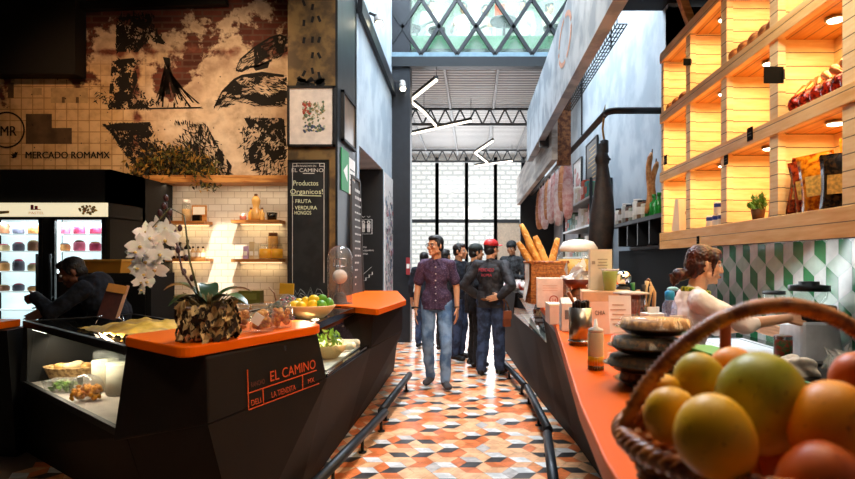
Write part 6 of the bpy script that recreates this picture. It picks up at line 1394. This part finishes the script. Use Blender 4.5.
# spotlights on the corridor wall
for k, (x, y, Y, lab) in enumerate(((379, 24, 7.6, 'nearer white spotlight on the beam of the walkway wall'), (403, 89, 9.85, 'farther white spotlight on the beam of the walkway wall'))):
    p = P(x, y, Y); q = thing('spotlight', lab, 'spotlight', tuple(p)); M = Euler((-.5, .35, 0)).to_matrix()
    MB().lathe([(.045,-.0),(.06,.03),(.06,.17),(.04,.2),(0,.2)], n=16, M=Euler((-.6,0,.3)).to_matrix()).build('housing', mat('lamp_grey', '#8d8a84', .5), q)
    MB().lathe([(0,-.006),(.05,-.002),(.048,.004),(0,.006)], n=16, M=Euler((-.6,0,.3)).to_matrix()).build('lens', puckm, q); MB().bar((0,.03,.1), (-1.40-p.x, .03, .16), .03).build('bracket', black, q)
t = thing('notice_strip', 'narrow red notice strip on the edge of the steel column past the sticker panel', 'notice', (-1.155, 9.99, 1.35)); MB().box(-.035,.035,-.012,0,-.16,.14).build('sheet', mat('dull_red', '#9a2a2e', .6), t); MB().box(-.025,.025,-.014,-.012,-.05,.03).build('white_patch', paper, t)

# ================================================================ PEOPLE
def hand(mb, w, d, n, tside, s=1.0, curl=.5):
    """palm + five fingers; w wrist, d direction, n palm normal, tside towards the thumb"""
    d = V(*d).normalized(); n = V(*n); n = (n-d*n.dot(d)).normalized(); sd = V(*tside); sd = (sd-d*sd.dot(d)-n*sd.dot(n)).normalized()
    for k in range(4):
        off = (.031-.0205*k)*s; base = w+d*.012*s+sd*off*.7; kn = w+d*(.088-.004*abs(k-1.3))*s+sd*off
        mb.cap(base, kn, .013*s, .0105*s, 8)
        ln = (.040,.046,.043,.033)[k]*s
        d1 = (d*math.cos(curl*.6)+n*math.sin(curl*.6)); d2 = (d*math.cos(curl*1.3)+n*math.sin(curl*1.3)); d3 = (d*math.cos(curl*1.9)+n*math.sin(curl*1.9))
        a = kn+d1*ln; c = a+d2*ln*.62; e = c+d3*ln*.5
        mb.cap(kn, a, .0088*s, .008*s, 8); mb.cap(a, c, .008*s, .0072*s, 8); mb.cap(c, e, .0072*s, .006*s, 8)
    b0 = w+d*.022*s+sd*.026*s; t1 = b0+(d*.75+sd*.65+n*.25).normalized()*.042*s; t2 = t1+(d*.92+sd*.25+n*.3).normalized()*.032*s
    mb.cap(w+d*.012*s+sd*.012*s, b0, .014*s, .0125*s, 8); mb.cap(b0, t1, .0125*s, .0095*s, 8); mb.cap(t1, t2, .0095*s, .007*s, 8)
def fray(o, amp, sc):
    me = o.data; ns = [v.normal.copy() for v in me.vertices]
    for v, n in zip(me.vertices, ns): v.co += n*amp*noise.fractal(v.co*sc, 1, 2, 3)
def cutz(o, z, keep_above=True):
    b = bmesh.new(); b.from_mesh(o.data)
    bmesh.ops.bisect_plane(b, geom=b.verts[:]+b.edges[:]+b.faces[:], plane_co=(0,0,z), plane_no=(0,0,1), clear_inner=keep_above, clear_outer=not keep_above)
    e = [x for x in b.edges if x.is_boundary]
    if e: bmesh.ops.holes_fill(b, edges=e)
    b.to_mesh(o.data); b.free()
def person(label, loc, rz, h=1.72, pose=None, yaw=0, pitch=0, roll=0, skinm=skin, hair='short', hairm=hairb, topm=blackcloth, sleeve=1.0, legm=denimd, shoem=None, hem=.9, vox=.006, width=1.0, hands=True, name='person', top='shirt', handcfg=None, group=None, toes=((.12,-1),(-.12,-1)), puff=0, eyes=True, legw=1.0):
    s = h/1.72; q = thing(name, label, 'person', loc, rz, group)
    J = dict(head=(0,-.02,1.595), neck=(0,.012,1.43), chest=(0,0,1.26), waist=(0,.0,1.08), pelvis=(0,0,.95), shl=(.175*width,.012,1.39), shr=(-.175*width,.012,1.39), ell=(.235*width,.035,1.12), elr=(-.235*width,.035,1.12), wrl=(.25*width,-.03,.875), wrr=(-.25*width,-.03,.875), hil=(.09,0,.92), hir=(-.09,0,.92), knl=(.1,-.02,.5), knr=(-.1,-.02,.5), anl=(.1,.02,.09), anr=(-.1,.02,.09))
    J = {k: V(*v)*s for k, v in J.items()}
    for k, v in (pose or {}).items(): J[k] = V(*v)
    HM = Euler((pitch, roll, yaw), 'XYZ').to_matrix(); HM = Matrix.Rotation(yaw, 3, 'Z') @ Matrix.Rotation(pitch, 3, 'X') @ Matrix.Rotation(roll, 3, 'Y')
    hc = J['head']; hd = lambda x, y, z: hc+HM @ (V(x, y, z)*s)
    def hell(mb, c, r, rot=None): mb.ell(hd(*c), tuple(v*s for v in r), HM if rot is None else HM @ Euler(rot).to_matrix(), 18, 12)
    b = MB()
    # head: skull, jaw, brow, nose, lips, chin, ears
    hell(b, (0,.012,.032), (.074,.092,.088)); hell(b, (0,-.022,-.02), (.062,.070,.078)); hell(b, (0,-.038,-.075), (.040,.042,.036)); hell(b, (0,-.072,-.093), (.020,.018,.016))
    hell(b, (0,-.076,.028), (.052,.014,.012)); b.cap(hd(0,-.088,.018), hd(0,-.106,-.026), .0085*s, .0125*s, 8); hell(b, (0,-.096,-.033), (.018,.011,.008))
    hell(b, (0,-.088,-.058), (.024,.010,.006)); hell(b, (0,-.086,-.068), (.021,.010,.006))
    for sg in (-1, 1): hell(b, (sg*.036,-.066,-.02), (.022,.022,.022)); hell(b, (sg*.076,.012,-.005), (.009,.019,.032), (0,0,sg*.35)); hell(b, (sg*.055,-.02,-.06), (.016,.03,.022))
    b.cap(J['neck']-V(0,0,.03)*s, hd(0,.022,-.06), .058*s, .055*s)
    def limb(m, a, c, ra, rc): m.cap(J[a], J[c], ra*s, rc*s, 12)
    b.ell(J['chest'], (.150*s*width,.098*s,.19*s)); b.ell(J['waist'], (.130*s*width,.092*s,.16*s)); b.ell(J['pelvis'], (.145*s*width,.10*s,.11*s))
    b.cap(J['chest'], J['waist'], .10*s, .095*s); b.cap(J['waist'], J['pelvis'], .095*s, .10*s); b.cap(J['chest'], J['neck'], .09*s, .058*s)
    for sd in 'lr':
        b.cap(J['neck']-V(0,0,.02)*s, J['sh'+sd], .045*s, .05*s); limb(b, 'sh'+sd, 'el'+sd, .048, .038); limb(b, 'el'+sd, 'wr'+sd, .039, .025)
        limb(b, 'hi'+sd, 'kn'+sd, .078, .052); limb(b, 'kn'+sd, 'an'+sd, .052, .034)
        if hands:
            w, e = J['wr'+sd], J['el'+sd]; cfg = (handcfg or {}).get(sd)
            if cfg: hand(b, w, cfg[0], cfg[1], cfg[2], s, cfg[3])
            else: hand(b, w, (w-e)*.6+V(0,-.02,-.1), (-1 if sd == 'l' else 1, .15, 0), (0,-1,0), s, .35)
    remesh('body', b, vox, skinm, q, 2)
    if eyes:
        for sg in (-1, 1):
            e = MB(); e.ell(hd(sg*.031,-.079,.006), .0115*s, HM, 12, 8).mt(1).ell(hd(sg*.031,-.0872,.006), .0055*s, HM, 8, 6); e.build('eye', [eyew, iris], q)
            e = MB(); e.cap(hd(sg*.016,-.091,.026), hd(sg*.046,-.083,.027), .0035*s, .0028*s, 6); e.build('eyebrow', hairm, q)
    # hair
    if hair:
        b = MB()
        hell(b, (0,.022,.045), (.0805,.094,.084)); hell(b, (0,.045,-.01), (.072,.066,.07))
        if hair == 'short':
            hell(b, (0,-.035,.085), (.060,.050,.036)); [hell(b, (sg*.070,-.005,.02), (.010,.03,.034)) for sg in (-1, 1)]
        if hair == 'tied':
            hell(b, (0,-.045,.068), (.072,.05,.045)); hell(b, (0,.05,.0), (.078,.07,.085)); hell(b, (0,.085,-.055), (.05,.045,.04))
            for sg in (-1, 1): b.cap(hd(sg*.070,-.045,.05), hd(sg*.074,-.030,-.005), .018*s, .010*s); b.cap(hd(sg*.068,.03,.0), hd(sg*.05,.07,-.07), .022*s, .02*s); b.cap(hd(sg*.073,-.036,.0), hd(sg*.070,-.03,-.06), .008*s, .004*s)
            hell(b, (.0,.135,-.07), (.045,.05,.04)); hell(b, (.02,.16,-.10), (.03,.03,.035)); b.cap(hd(0,.15,-.09), hd(.0,.175,-.15), .018*s, .006*s); b.cap(hd(.01,.15,-.06), hd(.02,.2,-.08), .014*s, .005*s)
        ho = remesh('hair', b, .005, hairm, q, 1); fray(ho, .004, 90)
    # garments
    b = MB(); P_ = puff
    b.ell(J['chest']+V(0,0,.01), ((.172+P_)*s*width,(.116+P_)*s,.20*s)); b.ell(J['waist'], ((.150+P_)*s*width,(.110+P_)*s,.19*s)); [b.cap(V(x*s, J['pelvis'].y+.0, J['pelvis'].z+.06), V(x*1.05*s, J['pelvis'].y, J['pelvis'].z-.16), (.112+P_)*s, (.112+P_)*s) for x in (-.062, 0, .062)]
    b.cap(J['chest'], J['waist'], (.118+P_)*s, (.115+P_)*s); b.cap(J['waist'], J['pelvis'], (.115+P_)*s, (.118+P_)*s); b.cap(J['chest']+V(0,0,.05), J['neck']-V(0,0,.03), .10*s, .068*s); b.cap(J['neck']-V(0,0,.02)*s, J['neck']+V(0,0,.008)*s, .068*s, .064*s)
    for sd in 'lr':
        b.cap(J['neck']-V(0,0,.025)*s, J['sh'+sd], .058*s, .066*s); a, c, e = J['sh'+sd], J['el'+sd], J['wr'+sd]
        if sleeve <= .6:
            m_ = a.lerp(c, sleeve*1.4); b.cap(a, m_, (.064+P_)*s, (.062+P_*.6)*s)
        else:
            b.cap(a, c, (.064+P_)*s, (.052+P_)*s); b.cap(c, c.lerp(e, min(1, (sleeve-.6)/.4)*.96), (.052+P_)*s, (.040+P_)*s)
    so = remesh(top, b, max(vox, .007), topm, q, 2); fray(so, .010, 11)
    if hem: cutz(so, hem*s if not pose or 'hemz' not in pose else pose['hemz'][2])
    b = MB(); b.ell(J['pelvis']-V(0,0,.02), (.140*s*width,.098*s,.10*s))
    for sd in 'lr': limb(b, 'hi'+sd, 'kn'+sd, .094*legw, .070*legw); b.cap(J['kn'+sd], J['an'+sd]+V(0,0,.01), .070*s*legw, .058*s*legw); b.cap(J['pelvis']-V(0,0,.03), J['hi'+sd]-V(0,0,.02), .092*s, .092*s*legw)
    to = remesh('trousers', b, .008, legm, q, 2); fray(to, .012, 9)
    for sd, (tx, ty) in zip('lr', toes):
        a = J['an'+sd]; f = V(tx, ty, 0).normalized(); zb = a.z-.09*s; b = MB()
        b.cap(V(a.x, a.y, zb+.05*s)-f*.03, V(a.x, a.y, zb+.04*s)+f*.10*s, .042*s, .040*s); b.ell(V(a.x, a.y, zb+.038*s)+f*.14*s, (.045*s,.05*s,.036*s)); b.cap(V(a.x, a.y, zb+.06*s), V(a.x, a.y, zb+.12*s), .045*s, .042*s)
        sh_ = remesh('shoe', b, .008, shoem or black, q, 2); cutz(sh_, zb+.002)
    q['_h'] = h
    return q, J, hd, HM
def plum():
    m, nt, bs, o = newmat('plum_print'); v = coord(nt)
    vo = nt.nodes.new('ShaderNodeTexVoronoi'); vo.inputs['Scale'].default_value = 75; nt.links.new(v, vo.inputs['Vector'])
    nt.links.new(ramp(nt, vo.outputs['Distance'], [(.12, '#93809a'), (.24, '#4d3752'), (.8, '#3a2742')]), bs.inputs['Base Color']); bs.inputs['Roughness'].default_value = .85; return m
# man walking towards the camera
mx, my_ = (436.5-VX)*6.55/F, 6.55
q, J, hd, HM = person('man in a plum print short sleeved shirt and faded jeans walking towards the camera', (mx, my_, 0), -.06, 1.73,
    dict(anl=(.12,-.16,.10), knl=(.125,-.12,.52), anr=(-.085,.10,.095), knr=(-.10,-.03,.5), ell=(.225,.05,1.13), wrl=(.24,-.03,.885), elr=(-.225,.05,1.13), wrr=(-.235,-.03,.88), shl=(.155,.012,1.385), shr=(-.155,.012,1.385), head=(-.012,-.03,1.60)), yaw=-.62, pitch=-.02,
    topm=plum(), sleeve=.5, legm=denim, shoem=mat('grey_suede', '#4c4a4d', .9), hem=.875, vox=.0048, width=.86, toes=((.35,-1),(-.2,-1)))
b = MB()
for sg in (-1, 1):
    pts = [hd(sg*.032+.025*math.cos(a), -.098+.004*abs(math.cos(a)), .004+.018*math.sin(a)) for a in [i*.449 for i in range(14)]]; b.tube(pts, .0028, 6, closed=True); b.tube([hd(sg*.057,-.094,.008), hd(sg*.078,-.02,.012), hd(sg*.08,.02,.004)], .0025, 6)
b.tube([hd(-.008,-.102,.008), hd(.008,-.102,.008)], .0025, 6); b.build('glasses', black, q)
b = MB(); [b.cap((.006,-.125-.004*k+(.02 if k > 3 else 0), 1.36-.075*k), (.006,-.131-.004*k+(.02 if k > 3 else 0), 1.36-.075*k), .008, .007, 8) for k in range(6)]; b.build('button', white, q)
b = MB(); b.slab([(-.01,-.09,1.45),(-.075,-.075,1.44),(-.06,-.115,1.375)], (0,-1,.2), .008).slab([(.01,-.09,1.45),(.075,-.075,1.44),(.06,-.115,1.375)], (0,-1,.2), .008); b.build('collar', plum(), q)
b = MB(); w, e = J['wrl'], J['ell']; dd = (w-e).normalized(); x = dd.orthogonal().normalized(); y = dd.cross(x); c0 = w-dd*.015
b.tube([c0+(x*math.cos(a)+y*math.sin(a))*.031 for a in [i*.524 for i in range(12)]], .006, 6, closed=True); b.build('bracelet', woodd, q)
b = MB(); w, e = J['wrr'], J['elr']; dd = (w-e).normalized(); x = dd.orthogonal().normalized(); y = dd.cross(x); c0 = w-dd*.015
b.tube([c0+(x*math.cos(a)+y*math.sin(a))*.031 for a in [i*.524 for i in range(12)]], .008, 6, closed=True).cap(c0+V(-.03,-.01,0), c0+V(-.036,-.012,0), .016, .015, 10); b.build('watch', black, q)
b = MB(); b.box(-.14,-.04,-.118,-.11,1.26,1.35); 
# man in red cap seen from behind
rx_, ry_ = (491-VX)*7.15/F, 7.15
q, J, hd, HM = person('man in a red cap and dark jacket seen from behind, hands on his hips', (rx_, ry_, 0), 2.75, 1.70,
    dict(elr=(-.32,.14,1.13), wrr=(-.18,.17,1.0), ell=(.33,.08,1.12), wrl=(.19,-.05,.98), anl=(.11,.06,.09), anr=(-.10,-.05,.09)), yaw=-.35, topm=two('dark_jacket', '#17161a', '#2a272c', 16, .7), legm=denimd, hem=.86, width=1.05, puff=.012, top='jacket', legw=1.16,
    handcfg=dict(r=((1,.35,-.25),(0,-1,0),(0,0,1),.3), l=((-1,-.3,-.3),(0,1,0),(0,0,1),.3)), hair='short')
b = MB(); b.ell(hd(0,.01,.062), (.090,.104,.075), HM, 20, 12, lambda p: V(p.x, p.y, max(p.z, -.25))); b.build('cap', red, q); b = MB(); b.ell(hd(0,-.12,.05), (.068,.075,.008), HM @ Euler((-.15,0,0)).to_matrix(), 18, 8); b.build('cap_brim', red, q)
text('MERCADO', 'lettering', mat('jacket_red', '#c03040', .7), q, (.0,.162,1.30), (-1,0,0), (0,-.12,1), .06, .2, True); text('ROMA', 'lettering', mat('jacket_red2', '#c03040', .7), q, (.0,.160,1.24), (-1,0,0), (0,-.06,1), .05, .14, True)
b = MB(); b.tube([(.158*math.cos(a), .118*math.sin(a), .955) for a in [i*.2618 for i in range(24)]], .02, 6, closed=True); b.build('belt', woodd, q)
bag = thing('leather_bag', 'small brown leather pouch hanging at the hip of the man in the red cap', 'bag', (rx_+.19, ry_-.14, .62), .3)
MB().loft([(-.05,-.025,0),(.05,-.025,0),(.05,.025,0),(-.05,.025,0)], [(-.045,-.02,.19),(.045,-.02,.19),(.045,.02,.19),(-.045,.02,.19)]).build('pouch', mat('leather', '#7a3c1e', .5, var=.25), bag, bev=.012); MB().loft([(-.052,-.034,.10),(.052,-.034,.10),(.052,-.024,.10),(-.052,-.024,.10)], [(-.05,-.03,.195),(.05,-.03,.195),(.05,.0,.2),(-.05,.0,.2)]).build('flap', mat('leather2', '#8c4a28', .5), bag); MB().tube([(-.04,0,.18),(-.03,0,.3),(-.07,.03,.38)], .008, 6).tube([(.04,0,.18),(.0,0,.3),(-.07,.03,.38)], .008, 6).build('strap', woodd, bag)
# companions
q, J, hd, HM = person('man in black looking down to the right beyond the walking man', ((459-VX)*8.3/F, 8.3, 0), 1.1, 1.69, dict(elr=(-.24,-.02,1.1), wrr=(-.2,-.25,1.12), ell=(.24,-.02,1.1), wrl=(.2,-.25,1.12)), pitch=-.0, yaw=.1, topm=navycloth, legm=denimd, hem=.9)
q, J, hd, HM = person('person in a black cap and black coat just behind the red capped man', ((475-VX)*7.75/F, 7.75, 0), 1.9, 1.66, dict(elr=(-.26,.05,1.1), wrr=(-.2,-.2,1.0)), topm=blackcloth, legm=blackcloth, hem=.75, top='coat', puff=.015)
b = MB(); b.ell(hd(0,.01,.062), (.090,.104,.075), HM, 20, 12, lambda p: V(p.x, p.y, max(p.z, -.25))); b.build('cap', mat('cap_dark', '#1d2723', .7), q); b = MB(); b.ell(hd(0,-.12,.05), (.068,.075,.008), HM @ Euler((-.15,0,0)).to_matrix(), 18, 8); b.build('cap_brim', black, q)
person('dark haired person mostly hidden behind the shoulder of the walking man', ((445-VX)*9.1/F, 9.1, 0), 2.6, 1.62, None, topm=blackcloth, legm=blackcloth, hem=.9)
person('dark dressed person hidden at the other side behind the walking man', ((424-VX)*9.4/F, 9.4, 0), 2.9, 1.58, None, topm=navycloth, legm=denimd, hem=.9)
q, J, hd, HM = person('vendor in a dark patterned cap at the far end of the right counter', ((512-VX)*10.5/F, 10.5, 0), -.5, 1.80, dict(elr=(-.28,-.02,1.12), wrr=(-.15,-.25,1.15), ell=(.28,-.02,1.12), wrl=(.15,-.25,1.15)), pitch=.25, topm=two('dark_print', '#17181a', '#3a3d40', 30, .8), legm=blackcloth, hem=.9)
b = MB(); b.ell(hd(0,.01,.055), (.096,.112,.085), HM, 20, 12, lambda p: V(p.x, p.y, max(p.z, -.3))); b.build('cap', two('dark_print2', '#0f1112', '#34383a', 40, .8), q)
# woman at the worktop
q, J, hd, HM = person('woman with tied auburn hair in a pale pink jacket working at the kitchen counter', (1.215, 3.2, 0), 1.45, 1.58,
    dict(head=(0,-.075,1.405), neck=(0,-.028,1.255), chest=(0,-.0,1.09), waist=(0,.03,.95), pelvis=(0,.05,.86), shl=(.15,-.01,1.215), shr=(-.15,-.01,1.215), elr=(-.215,-.22,1.10), wrr=(-.20,-.44,1.135), ell=(.2,-.2,1.03), wrl=(.12,-.40,1.05), hil=(.08,.05,.84), hir=(-.08,.05,.84)),
    yaw=.02, pitch=.10, skinm=skinf, hair='tied', hairm=hairbr, topm=mat('pale_pink_cloth', '#f5eae4', .9, var=.06, scale=8), legm=blackcloth, hem=.78, vox=.0045, top='jacket', sleeve=.68, width=.92, handcfg=dict(r=((.0,-1,-.1),(1,0,-.3),(.2,0,1),.6), l=((-.1,-1,-.2),(-1,0,-.2),(0,-.2,1),.6)))
b = MB(); b.tube([(.064*math.cos(a), -.028+.066*math.sin(a), 1.262+.012*math.sin(a)) for a in [i*.2618 for i in range(24)]], .017, 8, closed=True); b.build('neck_scarf', two('lime_scarf', '#5a6a14', '#c9d02a', 50, .8), q)
b = MB(); b.ell(hd(0,-.098,-.063), (.017,.006,.006), HM, 12, 8); b.build('lip', mat('lip_pink', '#b8524c', .4), q)
b = MB(); [b.ell(V(-.14+.012*k, -.075-.01*(k % 3), 1.235-.01*k), (.02,.012,.012)) for k in range(4)]; 
# bent figure in the dark behind the left case
q, J, hd, HM = person('dark haired person in a dark jacket bent over behind the left glass case', (-3.16, 4.80, 0), -1.25, 1.70,
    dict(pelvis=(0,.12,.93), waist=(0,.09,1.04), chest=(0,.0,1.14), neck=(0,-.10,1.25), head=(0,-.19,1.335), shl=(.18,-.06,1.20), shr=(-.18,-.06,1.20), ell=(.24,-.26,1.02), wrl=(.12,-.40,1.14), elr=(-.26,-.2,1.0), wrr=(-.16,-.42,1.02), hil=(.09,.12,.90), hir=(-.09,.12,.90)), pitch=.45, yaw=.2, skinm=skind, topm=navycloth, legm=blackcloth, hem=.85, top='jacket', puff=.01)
# diners on the bridge
for k, (px, Y, rz, m, lab) in enumerate(((431, 11.9, .6, white, 'person in white on the bridge behind the left lattice'), (464, 12.0, -.4, white, 'person in white on the bridge left of its middle'), (485, 12.1, .5, mat('pale_cloth', '#d9d4cf', .9), 'person in pale grey on the bridge at its middle'), (524, 11.9, -.7, white, 'person in white on the bridge right of its middle'), (549, 12.0, .9, mat('pale_cloth2', '#e4d6d0', .9), 'person in pale pink on the bridge behind the right lattice'))):
    person(lab, ((px-VX)*Y/F, Y, 5.2), rz, 1.66, dict(elr=(-.26,-.05,1.08), wrr=(-.12,-.28,1.12)), topm=m, legm=m if k % 2 == 0 else mat('pale_trouser', '#b9bcb8', .9), hem=.85, vox=.009)
b = MB(); o = MB().cbox((0,0,.15), (.2,.14,.3)).build('orange_bag', mat('hot_orange', '#e8603a', .7), bev=.03); o.location = ((487-VX)*11.0/F, 11.0, 6.05); tag(o, 'small orange bag on the bridge table behind the middle lattice', 'bag')
o.location = ((500-VX)*10.9/F, 10.9, 6.036)
# packets piled on the far end of the right counter
for k, (x, y, Y, c, lab) in enumerate(((508,285,8.0,'#d9506a','pink packet in the pile on the far end of the right counter'),(513,284,8.05,'#ece4e0','white packet in the pile on the far end of the right counter'),(518,282,8.3,'#c8b0b8','lilac packet in the pile on the far end of the right counter'),(523,284,8.0,'#a83a2a','red packet in the pile on the far end of the right counter'))):
    q = thing('food_packet', lab, 'packet', ((x-VX)*Y/F, Y, 1.001), .4*k, 'packets at the far end of the right counter'); MB().ell((0,0,.07), (.08,.06,.075), None, 14, 9).build('pouch', two('fp%d' % k, c, '#f0e8e4', 14, .4), q); MB().cbox((0,0,.145), (.12,.01,.03)).build('seal', white, q)

# ================================================================ LIGHT, AIR, CAMERA
w = bpy.data.worlds.new('World'); SC.world = w; w.use_nodes = True
w.node_tree.nodes['Background'].inputs[0].default_value = (.86, .93, 1, 1); w.node_tree.nodes['Background'].inputs[1].default_value = 1.6
s = lamp('SUN', 'sun', (0, -10, 20), 6.5, '#fff1d8'); s.rotation_euler = SUN.to_track_quat('-Z', 'Y').to_euler()
lamp('AREA', 'skylight', (-.25, 7.9, 8.3), 1000, '#e4f0ff', 1.9, 4.6, target=(-.25, 7.7, 0))
lamp('AREA', 'wall_fill', (.75, 7.2, 5.6), 48, '#e6f0ff', .4, 3.5, target=(1.95, 7.2, 3.0))  # added fill to brighten the blue right wall
lamp('AREA', 'hall_fill_down', (-.4, 16.2, 4.6), 200, '#f0f6ff', 2.6, 4.5, target=(-.4, 16.2, 0))  # added area fill for the hall, the roof above is closed
lamp('AREA', 'bridge_skylight', (.3, 11.4, 8.3), 150, '#ffffff', 3.0, 2.0, target=(.3, 11.9, 5))
lamp('AREA', 'hall_fill_up', (-.4, 15.4, 3.2), 70, '#ffffff', 2.4, 4.5, target=(-.4, 16.4, 9))  # added upward fill, stands in for light bounced to the roof
lamp('AREA', 'window_light', (-.3, 19.7, 2.9), 150, '#f3f8ff', 3.6, 4.0, target=(-.3, 8, 1.6), spread=150)
lamp('SPOT', 'mural_light', (-2.6, 4.6, 4.3), 240, '#ffcf9c', .15, target=(-2.9, 6.8, 3.1), spot=75, blend=1)
lamp('SPOT', 'mural_light', (-4.2, 4.4, 4.3), 130, '#ffc088', .15, target=(-4.4, 6.8, 3.0), spot=65, blend=1)
lamp('AREA', 'corridor_fill', (-.1, 3.4, 4.4), 60, '#fff0e0', 1.2, 1.2, target=(-.1, 7.5, 1.2), spread=110)
lamp('AREA', 'counter_fill', (.75, 1.2, 3.2), 24, '#ffe2bd', .8, 1.2, target=(.55, 1.0, 1))  # added fill that brightens the mangoes and slab
lamp('AREA', 'woman_fill', (1.05, 2.5, 3.0), 12, '#fff4ea', .5, .5, target=(1.22, 3.1, 1.2))  # added fill aimed at the woman to brighten her jacket
lamp('SPOT', 'counter_fill', (-.9, 1.2, 3.0), 95, '#ffe6c8', .1, target=(-1.42, 2.95, 1.2), spot=40, blend=.9)
cam = bpy.data.cameras.new('Camera'); co = bpy.data.objects.new('Camera', cam); COL.objects.link(co)
co.location = (0, 0, H); co.rotation_euler = (math.radians(90), 0, 0)
cam.sensor_width = 36; cam.lens = F/855*36; cam.shift_x = (427.5-VX)/855; cam.shift_y = (VY-239.5)/855
cam.dof.use_dof = True; cam.dof.focus_distance = 5.2; cam.dof.aperture_fstop = 4.5; cam.clip_start = .05
SC.camera = co
SC.view_settings.view_transform = 'Standard'; SC.view_settings.look = 'None'; SC.view_settings.exposure = 0; SC.view_settings.gamma = 1
SC.cycles.use_denoising = True
SC.cycles.max_bounces = 8; SC.cycles.transparent_max_bounces = 16; SC.cycles.diffuse_bounces = 4; SC.cycles.sample_clamp_indirect = 4
bpy.data.orphans_purge() if hasattr(bpy.data, 'orphans_purge') else None
